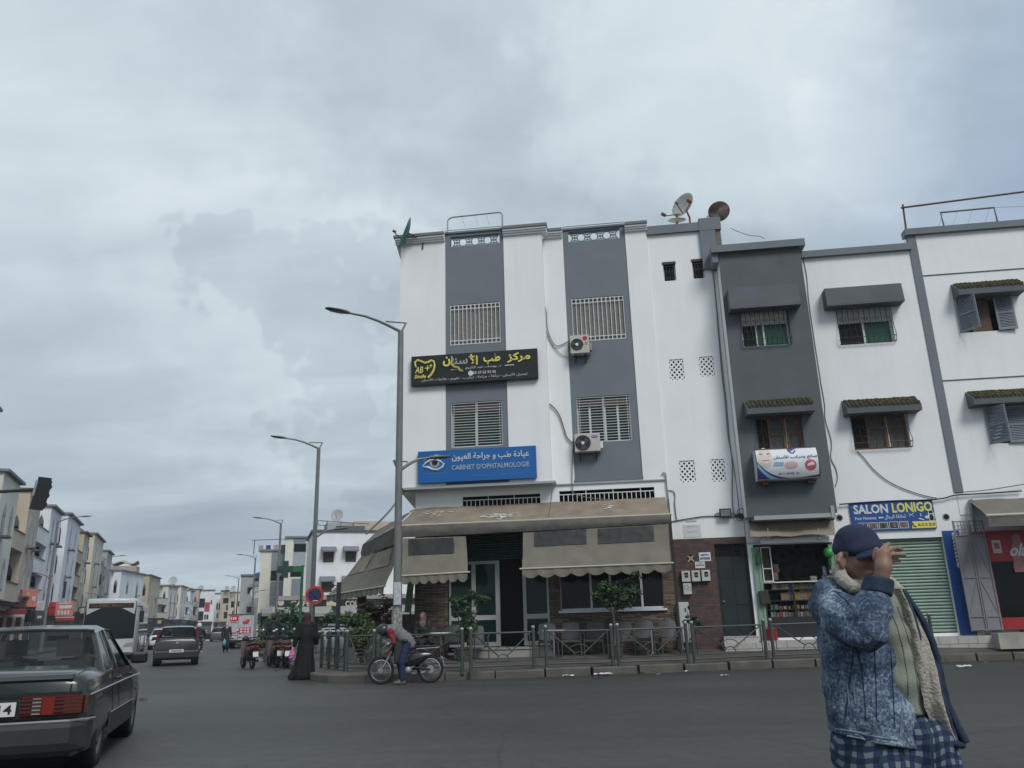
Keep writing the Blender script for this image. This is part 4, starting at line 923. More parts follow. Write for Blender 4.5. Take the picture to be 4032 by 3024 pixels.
# house number, small plaque, meters
def plate(name,label,k,tl,br,o,m,cat='sign',d=.02,group=None):
 r=FR(k,tl,br,o);of=((r[0]+r[1])/2,o,r[2]);t=fthing(name,label,cat,*of,group);b=MB(of);b.box(r[0],r[1],o,o+d,r[2],r[3]);b.build('plate',m,t);return t,of,r
t,of,r=plate('house_number','white number plate 3476 on the brick tiled wall','l',(275,632),(357,680),.015,mat('enamel_white',(.66,.68,.68),.4,.05))
text('lettering','3476',(r[0]+.02,r[1]-.02,r[2]+.05,r[3]-.075),.014,M['black'],t,of,.003,.03);faint_line((r[0]+.05,r[1]-.05,r[3]-.055,r[3]-.02),.014,M['greyd'],t,of)
t,of,r=plate('dentist_plaque','small white and blue dentist plaque just above the house number','l',(305,558),(405,625),.012,MATS['enamel_white'])
faint_line((r[0]+.05,r[1]-.05,r[3]-.11,r[3]-.04),.011,nv,t,of);text('lettering','CABINET DENTAIRE',(r[0]+.03,r[1]-.03,r[3]-.19,r[3]-.14),.011,nv,t,of,.003);text('lettering','06 17 40 68 42',(r[0]+.03,r[1]-.03,r[2]+.03,r[2]+.11),.011,nv,t,of,.003,.01)
def meter(label,tl,br,glass_=True,grp='electricity meters by the brick doorway'):
 r=FR('l',tl,br,-.1);of=((r[0]+r[1])/2,.0,r[2]);t=fthing('electricity_meter',label,'meter box',*of,grp);b=MB(of);b.box(r[0]+.006,r[1]-.006,-.10,.038,r[2],r[3]);bx=b.build('case',mat('meter_plastic',(.50,.51,.49),.5,.06,3),t,bevel=.012)
 if glass_:
  w_=r[1]-r[0];b=MB(of);b.box(r[0]+w_*.35,r[1]-w_*.25,-.106,-.1,r[3]-.19,r[3]-.05);wdw=b.build('meter_window',M['glassd'],t);b=MB(of);b.box(r[0]+w_*.42,r[1]-w_*.32,-.109,-.106,r[3]-.16,r[3]-.10);b.build('dial',mat('dial_brown',(.16,.11,.08),.5,.1),wdw)
 else:
  b=MB(of);b.ring(((r[0]+r[1])/2-.03,-.101,(r[2]+r[3])/2+.04),(0,1,0),.06,.006,12,4);b.ring(((r[0]+r[1])/2+.06,-.101,(r[2]+r[3])/2),(0,1,0),.05,.006,12,4);b.build('scrawl',M['cable'],t)
meter('left meter box of the row of three',(165,705),(244,790));meter('middle meter box of the row of three',(245,702),(323,787));meter('right meter box of the row of three',(324,698),(403,783));meter('lone meter box with a scrawl below the row of three',(178,803),(255,890),False)
r=FR('l',(132,955),(235,1122),-.1);of=((r[0]+r[1])/2,-.1,.4);t=fthing('utility_cabinet','plain pale utility cabinet at the foot of the brick tiled wall','cabinet',*of)
b=MB(of);b.box(r[0],r[1],-.22,.038,.4,r[3]);b.build('case',MATS['meter_plastic'],t,bevel=.01);b=MB(of);b.box(r[0]+.04,r[1]-.04,-.232,-.22,.47,r[3]-.05);b.build('door',MATS['meter_plastic'],t,bevel=.004)
t,of,r=plate('wall_stencil','faint ghost of an old poster on the white wall above the brick tiles','l',(180,338),(328,432),.05,mat('old_poster',(.62,.64,.64),.9,.1,20),'poster',.008)
[faint_line((r[0]+.1,r[1]-.1,r[2]+.12+.16*k,r[2]+.2+.16*k),.049,mat('faded_print',(.50,.53,.53),.9,.1),t,of)for k in range(3)]
# floodlight
s_,z_=FP('l',515,245);of=(s_,.05,z_);t=fthing('floodlight','small black floodlight on the white wall above the brick tiles','floodlight',*of)
b=MB(of);b.box(s_-.17,s_+.17,-.12,-.03,z_-.13,z_+.13);b.bar((s_,-.03,z_),(s_,.06,z_),.05);b.build('case',M['black'],t,bevel=.01)
b=MB(of);b.box(s_-.135,s_+.135,-.125,-.12,z_-.095,z_+.095);b.build('lens',mat('lamp_lens',(.16,.19,.19),.2,.2,10),t)
# air conditioners
def aircon(label,k,tl,br,o,logo,fan,n,tall):
 r=FR(k,tl,br,o-.32);x0,x1,z0,z1=r;of=((x0+x1)/2,o-.02,z0);t=fthing('air_conditioner',label,'air conditioner',*of,'air conditioners on the right grey stripe')
 b=MB(of);b.box(x0,x1,o-.34,o-.06,z0,z1);b.build('case',mat('aircon_case',(.50,.49,.43),.5,.06,3,dirt=.35,dcol=(.25,.17,.09)),t,bevel=.015)
 cx,cz,rr_=x0+(x1-x0)*fan,(z0+z1)/2-.01,min((z1-z0)*.42,(x1-x0)*.32)
 b=MB(of);b.lathe((cx,o-.345,cz),(0,1,0),[(.001,0),(rr_,0),(rr_,.006)],28);fd=b.build('fan_opening',M['dark'],t)
 b=MB(of)
 for q in range(1,7):b.ring((cx,o-.355,cz),(0,1,0),rr_*q/6,.006,28,4)
 for q in range(12):b.tube([(cx,o-.352,cz),(cx+rr_*math.cos(R(30*q)),o-.352,cz+rr_*math.sin(R(30*q)))],.005,4)
 b.build('fan_guard',M['greyd'],fd);b=MB(of);b.lathe((cx,o-.365,cz),(0,1,0),[(.001,0),(.05,0),(.05,.02)],14);b.build('fan_hub',M['alu'],fd)
 for q in range(3):
  b=MB(of);pts=[(cx+rr_*ra*math.cos(R(120*q+da)),o-.348,cz+rr_*ra*math.sin(R(120*q+da)))for ra,da in((.2,0),(.9,15),(.9,65),(.2,50))];b.poly(pts);b.build('fan_blade',M['greyd'],fd)
 for x in(x0+.14,x1-.14):
  b=MB(of);b.bar((x,o,z0-.03),(x,o-.36,z0-.03),.03);b.bar((x,o-.0,z0-.25),(x,o-.0,z0+.02),.03);b.bar((x,o-.01,z0-.24),(x,o-.3,z0-.04),.02);b.build('bracket',M['iron'],t)
 b=MB(of);b.box(x1+.002,x1+.08,o-.28,o-.1,z0+.1,z1-.25);b.build('valve_cover',M['beige']if tall else M['alu'],t)
 return t,of,r
t,of,r=aircon('upper boxy air conditioner with a small round red emblem','c',(340,1238),(525,1395),.03,0,.36,0,True)
w_,h_=r[1]-r[0],r[3]-r[2];c=(r[0]+w_*.79,r[3]-h_*.20)
b=MB(of);b.lathe((c[0],.03-.346,c[1]),(0,1,0),[(.001,0),(.075,0),(.075,.005)],18);b.build('round_emblem',mat('emblem_red',(.42,.03,.07),.4,.1),t)
text('lettering','LG',(c[0]-.075,c[0]+.075,c[1]-.22,c[1]-.13),.03-.3405,M['greyd'],t,of,.003,.02)
t,of,r=aircon('lower wide air conditioner with a small blue oval emblem','d',(333,850),(550,985),.03,0,.33,0,False)
w_,h_=r[1]-r[0],r[3]-r[2];c=(r[0]+w_*.79,r[3]-h_*.2);b=MB(of);b.sphere((c[0],.03-.34,c[1]),(.10,.006,.045),16,8);b.build('oval_emblem',mat('emblem_blue',(.03,.06,.28),.4,.05),t)
text('lettering','Carrier',(c[0]-.07,c[0]+.07,c[1]-.018,c[1]+.018),.03-.3465,wh,t,of,.002,.02)
# satellite dishes
def dish(label,c,aim,rad,m,arms=True,mast=None,grp='satellite dishes on the white roofs',lnb2=False):
 c=Vector(c);a=Vector(aim).normalized();t=thing('satellite_dish',label,'satellite dish',c,0,grp)
 b=MB(c);n=6;prof=[(rad*k/n,.16*rad*(k/n)**2*1.4)for k in range(n+1)]+[(rad+.01,.16*rad*1.4-.01)]+[(rad*k/n,.16*rad*(k/n)**2*1.4-.02)for k in range(n,-1,-1)]
 b.lathe(c-a*.05,a,prof,28);b.build('reflector',m,t,smooth=True)
 b=MB(c);f_=c+a*rad*.95-Vector((0,0,rad*.25));b.tube([c-Vector((0,0,rad*.8))+a*.05,f_],.018,6);b.cyl(f_,f_-a*.12,.04)
 if lnb2:
  s_=a.cross(Vector((0,0,1))).normalized()
  for q in(-1,1):e_=c+a*.35+s_*q*rad*1.25-Vector((0,0,.35));b.tube([c-Vector((0,0,rad*.7)),e_],.018,6);b.cyl(e_+Vector((0,0,.02)),e_+a*.16,.06)
 b.build('feed_arm',M['rust'],t)
 if mast is not None:b=MB(c);m0=Vector(mast);b.tube([c-a*.06,m0+Vector((0,0,(c.z-m0.z)*.8)),m0],.032,6);b.build('mast',M['rust'],t)
 return t
gd=mat('dish_green',(.05,.22,.17),.6,.2,4,dirt=.3);gw=mat('dish_grey',(.36,.37,.37),.55,.1,3,dirt=.4,dcol=(.2,.15,.1))
pz=AT('a',240,275,FW(-9.2,oA-.4,14).y);dish('green dish seen edge on at the top left corner of the cafe house',pz,(-1,-.25,.35),.52,gd,mast=FW(-8.75,oA-.02,pz.z-.45))
pz=AT('e',15,180,FW(.0,1.3,14).y-.05);pz=AT('c',1400,20,FW(0,1.2,14).y);dish('big grey dish with side receivers standing on the stair house roof',pz,(-.75,-.6,.22),.46,gw,mast=(pz.x+.25,pz.y+.3,ZB),lnb2=True)
pz=AT('c',1730,70,FW(1,1.5,14).y);pz.z-=.02;dish('white dish with brown rust patches beside the big grey one',pz,(.35,.85,.1),.37,mat('dish_rusted',(.05,.024,.016),.8,.3,3,dirt=.9,dcol=(.42,.42,.39)),mast=(pz.x,pz.y+.3,ZB))
pz=AT('c',1340,160,FW(-.2,.8,14).y);dish('low upturned dish mostly hidden behind the stair house parapet',pz,(0,-.2,1),.30,mat('dish_cream',(.5,.47,.38),.6,.1),mast=(pz.x,pz.y+.1,ZB))
# rooftop rails
def pipe_rail(name,label,cat,pts,r_,m,base):
 t=thing(name,label,cat,base,0);b=MB(base);b.tube(pts,r_,8);b.build('pipe',m,t);return t
yv=oA-.1;q=[FP('a',x,y,yv)for x,y in((622,230),(622,165),(640,145),(670,132),(1080,88),(1115,88),(1132,105),(1132,165))]
p_=[FW(a,yv,z)for a,z in q];p_[0].z=ZT+.27;p_[-1].z=ZT+.27
t=pipe_rail('clothes_rail','bent steel clothes rail over the left grey stripe','rail',p_,.026,M['steel'],p_[0])
for k in(.2,.5,.75):b=MB(p_[0]);a=p_[3].lerp(p_[4],k);b.tube([a,a+Vector((.12,.1,-.38))],.004,4);b.build('wire',M['cable'],t)
q=[FP('h',x,y,.1)for x,y in((635,525),(603,250),(597,288),(1735,140),(1900,122))]
b0=FW(q[0][0],.1,12.4);t=thing('roof_pole_frame','rusty post with a long brown top pipe on the right roof','pole',b0)
b=MB(b0);b.cyl(FW(*[q[0][0],.1,12.46]),FW(q[1][0],.1,q[1][1]),.03);b.build('post',M['rust'],t)
b=MB(b0);b.cyl(FW(q[2][0]-.05,.04,q[2][1]),FW(q[4][0]+1.5,.04,q[4][1]+.1),.032);b.build('top_pipe',mat('brown_pipe',(.10,.06,.055),.6,.2),t)
q=[FP('h',x,y,.1)for x,y in((992,460),(955,325),(1455,278),(1488,412))];p_=[FW(a,.1,z)for a,z in q];p_[0].z=p_[3].z=ZD+.2
t=pipe_rail('roof_rail','square steel clothes frame standing on the coping of the right house','rail',p_,.03,mat('dull_grey_pipe',(.14,.14,.16),.6,.1),p_[0])
b=MB(p_[0]);b.tube([p_[2],p_[2]+FD*1.6+Vector((0,0,-.08)),p_[2]+FD*3],.006,4)
for k in(0.05,.32,.6,.92):a=p_[1].lerp(p_[2],k);b.tube([a,a+FD*-.35+Vector((0,0,-.75))],.004,4)
b.build('wire',M['cable'],t)
# cables, pipes
def cable(label,pts,r_=.012,m='cable',grp='cables hanging on the house fronts',name='cable'):
 P_=[Vector(p)for p in pts]
 # smooth through the points
 Q_=[]
 for k in range(len(P_)-1):
  p0,p1,p2,p3=P_[max(k-1,0)],P_[k],P_[k+1],P_[min(k+2,len(P_)-1)]
  for j in range(5):
   u=j/5;Q_.append(.5*((2*p1)+(p2-p0)*u+(2*p0-5*p1+4*p2-p3)*u*u+(3*p1-p0-3*p2+p3)*u*u*u))
 Q_.append(P_[-1]);b=MB(P_[0]);b.tube(Q_,r_,5);o=b.build(name,M[m],None);o.location=P_[0];return tag(o,label,'cable',grp)
def cpts(k,pts,o):return[FW(*((lambda q:(q[0],o,q[1]))(FP(k,x,y,o))))for x,y in pts]
cable('thick pale cable looping from the white pier to the upper air conditioner',cpts('a',[(1468,862),(1515,920),(1540,1010),(1548,1140),(1570,1230),(1610,1310),(1650,1332),(1700,1315),(1755,1285)],-.05),.017)
cable('thin cable looping below the upper air conditioner',cpts('a',[(1465,870),(1480,1000),(1540,1190),(1600,1320),(1680,1410),(1750,1438)],-.04),.012)
cable('lagged pipe running down to the lower air conditioner',cpts('d',[(130,600),(180,645),(220,710),(250,800),(275,875),(330,932)],-.05),.022)
cable('thin white cable dropping from the lower air conditioner to the brown awning',cpts('d',[(325,935),(318,1100),(318,1290),(345,1340),(480,1372),(640,1385)],-.06),.015)
cable('grey cable dropping down the left inner corner of the grey bay',cpts('e',[(175,310),(195,520),(215,700),(245,1000),(270,1300),(300,1640)],.04)+cpts('g',[(320,350),(345,640),(380,870),(380,1150),(395,1290),(460,1320)],.04),.016)
cable('second grey cable beside the first at the bay corner',cpts('e',[(185,312),(205,560),(232,820),(262,1130),(290,1450)],.035)+cpts('g',[(330,360),(360,700),(395,920),(425,1150),(440,1290)],.035),.012)
cable('dark cable snaking down the right edge of the grey bay',cpts('e',[(940,590),(985,780),(1005,1000),(1040,1250),(1075,1480),(1100,1640)],-.02)+cpts('g',[(1100,200),(1135,400),(1140,520),(1190,700),(1185,830),(1225,920),(1240,1000),(1222,1070)],-.02),.012)
cable('sagging cable from the right window sill down to the awning corner',cpts('i',[(155,780),(210,835),(290,930),(400,1020),(540,1090),(690,1140),(805,1165)],-.03),.013,'bcable')
cable('bundle of black cables strung over the barber sign',cpts('i',[(10,1215),(200,1200),(480,1185),(700,1180),(860,1165),(960,1140),(1200,1125),(1500,1105)],-.08),.02,'bcable')
cable('long thin wire rising to the right over the end shop',cpts('i',[(960,1120),(1200,1100),(1400,1070),(1518,1050)],-.12),.012,'bcable')
cable('grey cable strung along the wall under the floodlight',cpts('l',[(85,312),(240,285),(380,268),(560,275),(660,268),(780,295),(860,298)],.03),.014,'bcable')
cable('black cable feeding the floodlight',cpts('l',[(430,265),(445,250),(480,242),(550,245),(600,255),(640,268)],.02),.012,'bcable')
cable('wire along the shop lintel under the grey bay',cpts('l',[(760,300),(820,300),(1000,285),(1200,268),(1400,262)],-.02),.010,'bcable')
cable('steel conduit down the wall at the right end of the brown awning',cpts('d',[(1050,1170),(1078,1172),(1090,1280),(1108,1420),(1116,1520)],-.05),.022,'steel',name='conduit')
cable('thin conduit stepping down the wall beside the lattice vents',cpts('d',[(1035,1318),(1145,1316),(1155,1430),(1168,1530),(1175,1545)],.03),.014,'cable',name='conduit')
cable('drooping wire from the roof corner to the grey bay coping',cpts('e',[(365,412),(430,440),(520,470),(600,478),(645,498)],.3),.010,'bcable')
cable('twisted stay rope from the cantilever down to the awning beam',cpts('d',[(168,1240),(155,1300),(140,1420),(125,1520)],-1.0),.016,'cable',name='stay_rope')
cable('stay rope from the corner down to the side awning',[FW(-9.3,-.3,5.35),FW(-9.7,-.9,4.55),FW(-10.2,-1.4,3.9)],.03,'cable',name='stay_rope')
t=fthing('junction_box','tangle of black junction boxes on the wall below the bay corner','junction box',*((lambda q:(q[0],.0,q[1]))(FP('l',640,265))))
s_,z_=FP('l',640,265);b=MB((s_,0,z_));b.box(s_-.06,s_+.06,-.06,.05,z_-.07,z_+.07);b.build('case',M['black'],t,bevel=.01)
b=MB((s_,0,z_));b.ring((s_+.02,-.08,z_+.08),(0,1,.3),.12,.012,14,5);b.ring((s_-.05,-.07,z_-.05),(.2,1,0),.10,.010,14,5);b.build('cable_loop',M['bcable'],t)
# ================================================================== cafe terrace, awnings, fence, plants, shop goods
from mathutils import noise as mnoise
def sag(p,amp,f=1.3,seed=0.0):return amp*mnoise.noise(Vector((p[0]*f+seed,p[1]*f,p[2]*f*1.5)))
def sheet(b,tl,tr,bl,br,nu,nv,amp=.02,wav=None,seed=0.0,nrm=Vector((0,-1,0))):
 """wrinkled cloth between four corners (facade frame points)"""
 rows=[]
 for j in range(nv+1):
  v=j/nv;L_,R_=Vector(tl).lerp(Vector(bl),v),Vector(tr).lerp(Vector(br),v);row=[]
  for i in range(nu+1):
   p=L_.lerp(R_,i/nu);d=sag(p,amp,1.7,seed)+sag(p,amp*.5,5,seed+9)
   if wav:d+=wav(i/nu,v)
   row.append(p+nrm*d)
  rows.append(row)
 b.grid(rows);return rows
def scallop(b,l,r,drop,n,amp=.09,th=.012,nrm=Vector((0,-1,0))):
 l,r=Vector(l),Vector(r);N=n*8
 top,bot=[],[]
 for k in range(N+1):
  u=k/N;p=l.lerp(r,u);a_=abs(math.sin(math.pi*u*n));q=p-Vector((0,0,drop-amp*(1-a_)+sag(p,.02,3)))+nrm*(.03*math.sin(u*n*math.pi*2)+.03)
  top.append(p);bot.append(q)
 mid=[(t_+q)*.5+nrm*.01 for t_,q in zip(top,bot)]
 b.grid([top,mid,bot])
def fp3(k,x,y,o):a=FP(k,x,y,o);return Vector((a[0],o,a[1]))
oF=-1.2
tl,tr=Vector((-9.06,-.03,4.62)),fp3('k',1462,122,-.03)
fl,frr=fp3('j',735,337,oF),fp3('k',1492,264,oF)
tl.z=(tr.z+fp3('j',850,205,-.03).z)/2;tr.z=tl.z
zF=(fl.z+frr.z)/2;fl.z=frr.z=zF;tr.x=frr.x-.02
of=(-5,0,4.0)
aw=fthing('cafe_awning','long tan awning with grey cloth curtains and scalloped edge over the cafe front','awning',*of)
b=MB(of);sheet(b,tl,tr,fl,frr,60,8,.03,lambda u,v:-.05*math.sin(math.pi*v),nrm=Vector((0,0,1)));b.build('canopy',M['tan'],aw,smooth=True)
b=MB(of);b.tube([fl+Vector((-.05,0,0)),frr+Vector((.05,0,0))],.035,8);b.build('front_bar',mat('cream_bar',(.42,.39,.31),.6,.1,6),aw)
bl_,br_=fp3('j',772,440,oF-.03),fp3('k',1490,322,oF-.03)
b=MB(of);bl_.x=fl.x
def bandsag(u,v):return 0
rows=[]
for j in range(7):
 row=[]
 for i in range(61):
  u=i/60;zb=bl_.z+(fp3('k',0,405,oF).z-bl_.z)*min(1,u/.4)if u<.4 else None
  if zb is None:
   z1_=fp3('k',0,405,oF).z;zb=z1_+(br_.z-z1_)*((u-.4)/.6)**1.7
  x=fl.x+(frr.x-fl.x)*u;z=(zF-.02)+(zb-zF+.02)*j/6
  row.append(Vector((x,oF-.03-.04*math.sin(math.pi*j/6)+sag((x,0,z),.03,3),z)))
 rows.append(row)
b.grid(rows);b.build('fascia_cloth',M['dcloth'],aw,smooth=True)
def curtain(c4,wins,n,name='curtain',root=aw,off=of,nrm=Vector((0,-1,0)),m='cloth',wm='pvc',drop=.26,ns=8):
 tl_,tr_,bl2,br2=[Vector(p)for p in c4]
 b=MB(off);sheet(b,tl_,tr_,bl2,br2,40,14,.025,lambda u,v:-.10*math.sin(math.pi*v)*.6,seed=n*7.1,nrm=nrm);c=b.build(name,M[m],root,smooth=True)
 for(u0,u1,v0,v1)in wins:
  g=lambda u,v:tl_.lerp(tr_,u).lerp(bl2.lerp(br2,u),v)
  rows_=[]
  for j in range(9):
   row=[]
   for i in range(25):
    u,v=u0+(u1-u0)*i/24,v0+(v1-v0)*j/8;p=g(u,v)
    d=sag(p,.025,1.7,n*7.1)+sag(p,.0125,5,n*7.1+9)-.06*math.sin(math.pi*v)+.022+.012*math.sin(40*p.x+9*math.sin(p.z*9))*abs(2*i/24-1)
    row.append(p+nrm*d)
   rows_.append(row)
  b=MB(off);b.grid(rows_);b.build('plastic_window',M[wm],c,smooth=True)
 b=MB(off);e_=(br2-bl2).normalized()*.07;b.tube([bl2-e_+nrm*.03,br2+e_+nrm*.03],.028,8);b.build('roller_bar',MATS['cream_bar'],c)
 b=MB(off);scallop(b,bl2+nrm*.02,br2+nrm*.02,drop,ns,nrm=nrm);b.build('scalloped_edge',M[m],c,smooth=True)
 return c
oc,od=oF-.02,oF-.55
c1=[fp3('j',775,445,oc),fp3('j',1283,428,oc),fp3('j',768,745,od),fp3('j',1298,714,od)]
c2=[fp3('k',322,400,oc),fp3('k',1478,330,oc),fp3('k',316,688,od),fp3('k',1500,642,od)]
curtain(c1,[(.10,.81,.03,.46)],1,ns=7);curtain(c2,[(.08,.44,.0,.40),(.52,.90,.02,.42)],2,ns=9)
b=MB(of) # paint splashes dried on the canopy
def splash(cx,cv,sx,sv,n,sd):
 r_=random.Random(sd)
 for q in range(n):
  u=cx+r_.gauss(0,sx);v=min(.93,max(.07,cv+r_.gauss(0,sv)));c=(tl.lerp(tr,u)).lerp(fl.lerp(frr,u),v)
  dv=(fl-tl).normalized();du=Vector((1,0,0));z_=Vector((0,0,.03-.05*math.sin(math.pi*v)+sag(c,.03,1.7)+sag(c,.015,5,9)))
  k_=[c+z_+du*r_.uniform(.02,.09)*math.cos(a_)+dv*r_.uniform(.008,.03)*math.sin(a_)for a_ in[i*1.05 for i in range(6)]]
  b.poly(k_)
splash(.36,.62,.035,.06,60,3);splash(.385,.75,.006,.1,12,8);splash(.1,.3,.05,.06,22,4);splash(.78,.35,.012,.08,16,5)
b.build('paint_splash',mat('dried_white_paint',(.55,.56,.54),.8,.1,9),aw)
for s_ in(fl.x+.06,-5.6,frr.x-.06):
 b=MB(of);b.bar((s_,oF+.05,zF),(s_,-.05,zF-.02),.05);b.build('support_arm',M['iron'],aw)
for s_ in(fl.x+.03,frr.x-.0):
 b=MB(of);b.bar((s_,oF+.06,pave_z(*FW(s_,oF,0).xy)-.02),(s_,oF+.06,zF-.03),.07);b.build('support_post',M['iron'],aw)
# side awning along the avenue side
def onside(k,x,y,offs):
 """point on the vertical plane parallel to the side wall, offs metres out from it, in the facade frame"""
 r=ray(k,x,y);n=(FD*-.9915+FN*-.13);p0=FW(-9.05,0,0)+n*offs;t=(p0-CAM).dot(n)/r.dot(n);q=CAM+r*t-FO;return Vector((q.dot(FD),q.dot(FN),q.z+FO.z))
of2=(-10,2,4.0)
aw2=fthing('side_awning','tattered side awning with two brown window patches facing the avenue','awning',*of2)
SL2=Vector((-.50,.866));sn=Vector((-.866,-.50,0));LS=4.8
cF=fl.copy();cB=Vector((fl.x+SL2.x*LS,fl.y+SL2.y*LS,zF-.1));tB=Vector((-9.06+SL2.x*LS,SL2.y*LS,tl.z-.1))
b=MB(of2);sheet(b,Vector((-9.06,0,tl.z)),tB,cF,cB,30,6,.04,nrm=Vector((0,0,1)));b.build('canopy',M['tan'],aw2,smooth=True)
b=MB(of2);sheet(b,cF,cB,cF-Vector((0,0,.5)),cB-Vector((0,0,.45)),30,5,.05,nrm=sn);b.build('fascia_cloth',M['dcloth'],aw2,smooth=True)
c3=[cF+Vector((0,.25,-.45))+sn*.02,cB+Vector((0,0,-.42))+sn*.02,cF+Vector((.0,.35,-1.72))+sn*.42,cB+Vector((0,.1,-1.70))+sn*1.15]
curtain([c3[1],c3[0],c3[3],c3[2]],[(.06,.42,.08,.5),(.52,.90,.08,.5)],3,root=aw2,off=of2,nrm=sn,wm='tan',ns=12,drop=.22)
b=MB(of2);b.bar((cF.x+.1,cF.y+.1,.3),(cF.x+.1,cF.y+.1,zF-.05),.08);b.bar((cB.x+.1,cB.y,.3),(cB.x+.1,cB.y,zF-.15),.08);b.build('support_post',M['iron'],aw2)
# little tan awning of the shop
r0,r1=FR('l',(712,318),(1392,318),-.12),FR('l',(714,410),(1388,416),-.55)
of=((r0[0]+r0[1])/2,-.1,r0[3]);sa=fthing('shop_awning','small tan awning with a white light box over the corner shop','awning',*of)
b=MB(of);sheet(b,(r0[0],-.02,r0[3]),(r0[1],-.02,r0[3]),(r1[0],-.62,r1[2]+.03),(r1[1],-.62,r1[2]),30,6,.05,lambda u,v:-.10*math.sin(math.pi*v)*math.sin(math.pi*u),nrm=Vector((0,-.5,.8)));b.build('canopy',M['tan'],sa,smooth=True)
b=MB(of);b.box(r0[0]-.02,r0[1]+.02,-.08,.0,r0[3],r0[3]+.05);b.build('roller_box',M['rust'],sa)
r2=FR('l',(795,452),(1345,470),-.3);b=MB(of);b.box(r2[0],r2[1],-.36,-.28,r2[2],r2[3]);b.build('light_box',mat('lamp_cover_white',(.70,.72,.72),.4,.03),sa)
for x in(865,1268):
 s_,z_=FP('l',x,452,-.4);b=MB(of);b.tube([(s_,-.4,z_+.32),(s_,-.4,z_+.12)],.006,4);b.lathe((s_,-.4,z_),(0,0,1),[(.01,-.02),(.05,.0),(.05,.05),(.02,.10),(.018,.15)],12);b.build('bulb',MATS['lamp_cover_white'],sa)
# end shop awning
e0,e1,e2=fp3('z',240,55,-.05),fp3('z',515,222,-1.25),fp3('z',530,345,-1.28)
of=(e0.x,-.1,e0.z);ea=fthing('end_shop_awning','wide grey awning with a cream bar over the end shop','awning',*of)
b=MB(of);sheet(b,(e0.x+.2,-.03,e0.z),(15.3,-.03,e0.z),(e1.x,-1.25,e1.z),(15.3,-1.25,e1.z),30,6,.03,nrm=Vector((0,0,1)));b.build('canopy',M['cloth'],ea,smooth=True)
b=MB(of);b.tube([(e1.x-.03,-1.26,e1.z),(15.3,-1.26,e1.z)],.045,8);b.build('front_bar',MATS['cream_bar'],ea)
b=MB(of);sheet(b,(e1.x,-1.28,e1.z-.03),(15.3,-1.28,e1.z-.03),(e2.x,-1.30,e2.z),(15.3,-1.30,e2.z),30,4,.03);b.build('fascia_cloth',M['dcloth'],ea,smooth=True)
b=MB(of);b.prism([(e0.x+.18,-.03,e0.z),(e0.x+.18,-.2,e0.z),(e0.x+.18,-.03,e0.z-.9)],(.06,0,0));b.build('side_bracket',M['steel'],ea)
# folded steel door leaves and red kiosk of the end shop
s0,z0=FP('z',320,1390,-.35);s1,z1=FP('z',100,275,-.35)
of=(s0,-.3,.7);dl=fthing('folding_steel_door','pair of grey steel door leaves with cross bracing folded beside the barber shop','door',*of)
zb,zt_=.72,FP('z',200,275,-.3)[1];xs0=FP('z',215,820,-.3)[0]
for q in range(2):
 x0=xs0+.02+.42*q;b=MB(of);b.m=Matrix.Translation((x0,-.32-.02*q,0))@Matrix.Rotation(R(6 if q else-4),4,'Z')
 b.box(0,.40,0,.03,zb,zt_-.42)
 for x in(.0,.37):b.box(x,x+.035,-.025,-.001,zb,zt_)
 for z in(zb+.02,zb+.36,(zb+zt_)/2-.1,zt_-.44,zt_-.05):b.box(.036,.37,-.022,-.001,z,z+.03)
 for za,zc_ in((zb+.4,(zb+zt_)/2-.1),((zb+zt_)/2-.07,zt_-.44)):b.bar((.03,-.006,za),(.38,-.006,zc_),.02)if q==0 else b.bar((.03,-.006,zc_),(.38,-.006,za),.02)
 for i in range(4):b.box(.05+.085*i,.065+.085*i,.0,.02,zt_-.41,zt_-.05)
 for i in range(3):b.box(.036,.37,.002,.018,zt_-.36+.1*i,zt_-.345+.1*i)
 b.build('door_leaf',mat('grey_lilac_steel',(.20,.20,.22),.5,.1,4,dirt=.3),dl)
kx0=FP('z',350,400,-.25)[0]+.02;ka=FP('z',480,1150,-.25)
of=(kx0+.9,-.2,.73);kz0,kz1=1.05,FP('z',500,390,-.25)[1]
ki=fthing('drinks_cooler','red drinks cooler with white script and a bottle picture beside the folded steel doors','cooler',*of)
kr=mat('cooler_red',(.30,.022,.028),.45,.12,3,dirt=.3,dcol=(.12,.02,.02));kw=1.75
b=MB(of);b.box(kx0,kx0+.34,-.24,.35,kz0,kz1);b.box(kx0+.34,kx0+kw,-.24,.35,kz1-.85,kz1);b.box(kx0+.34,kx0+kw,.3,.35,.74,kz1-.85);b.box(kx0,kx0+kw,-.22,.34,.74,kz0-.001);b.build('case',kr,ki)
b=MB(of);b.box(kx0+.345,kx0+kw,-.2,-.18,kz0,kz1-.855);b.build('glass_door',M['glassd'],ki)
b=MB(of);b.box(kx0+.45,kx0+.68,-.246,-.24,kz1-.62,kz1-.26);st=b.build('sticker',mat('sticker_pale',(.52,.46,.45),.6,.2,12),ki);b=MB(of);b.box(kx0+.50,kx0+.63,-.249,-.246,kz1-.50,kz1-.34);b.build('sticker_print',mat('sticker_red',(.35,.08,.08),.6,.3,12),st)
b=MB(of);pr=[(.001,1.0),(.09,.95),(.10,.8),(.16,.62),(.20,.45),(.17,.3),(.2,.15),(.19,.0),(.001,0)]
cx=kx0+1.12;b.prism([(cx+a*1.1,-.245,kz1-1.15+1.05*h)for a,h in pr]+[(cx-a*1.1,-.245,kz1-1.15+1.05*h)for a,h in reversed(pr)],(0,.004,0));b.build('bottle_picture',mat('bottle_print',(.36,.15,.15),.5,.2,9),ki)
text('lettering','ola',(kx0+.88,kx0+1.34,kz1-.72,kz1-.38),-.25,wh,ki,of,.004,.03,.45)
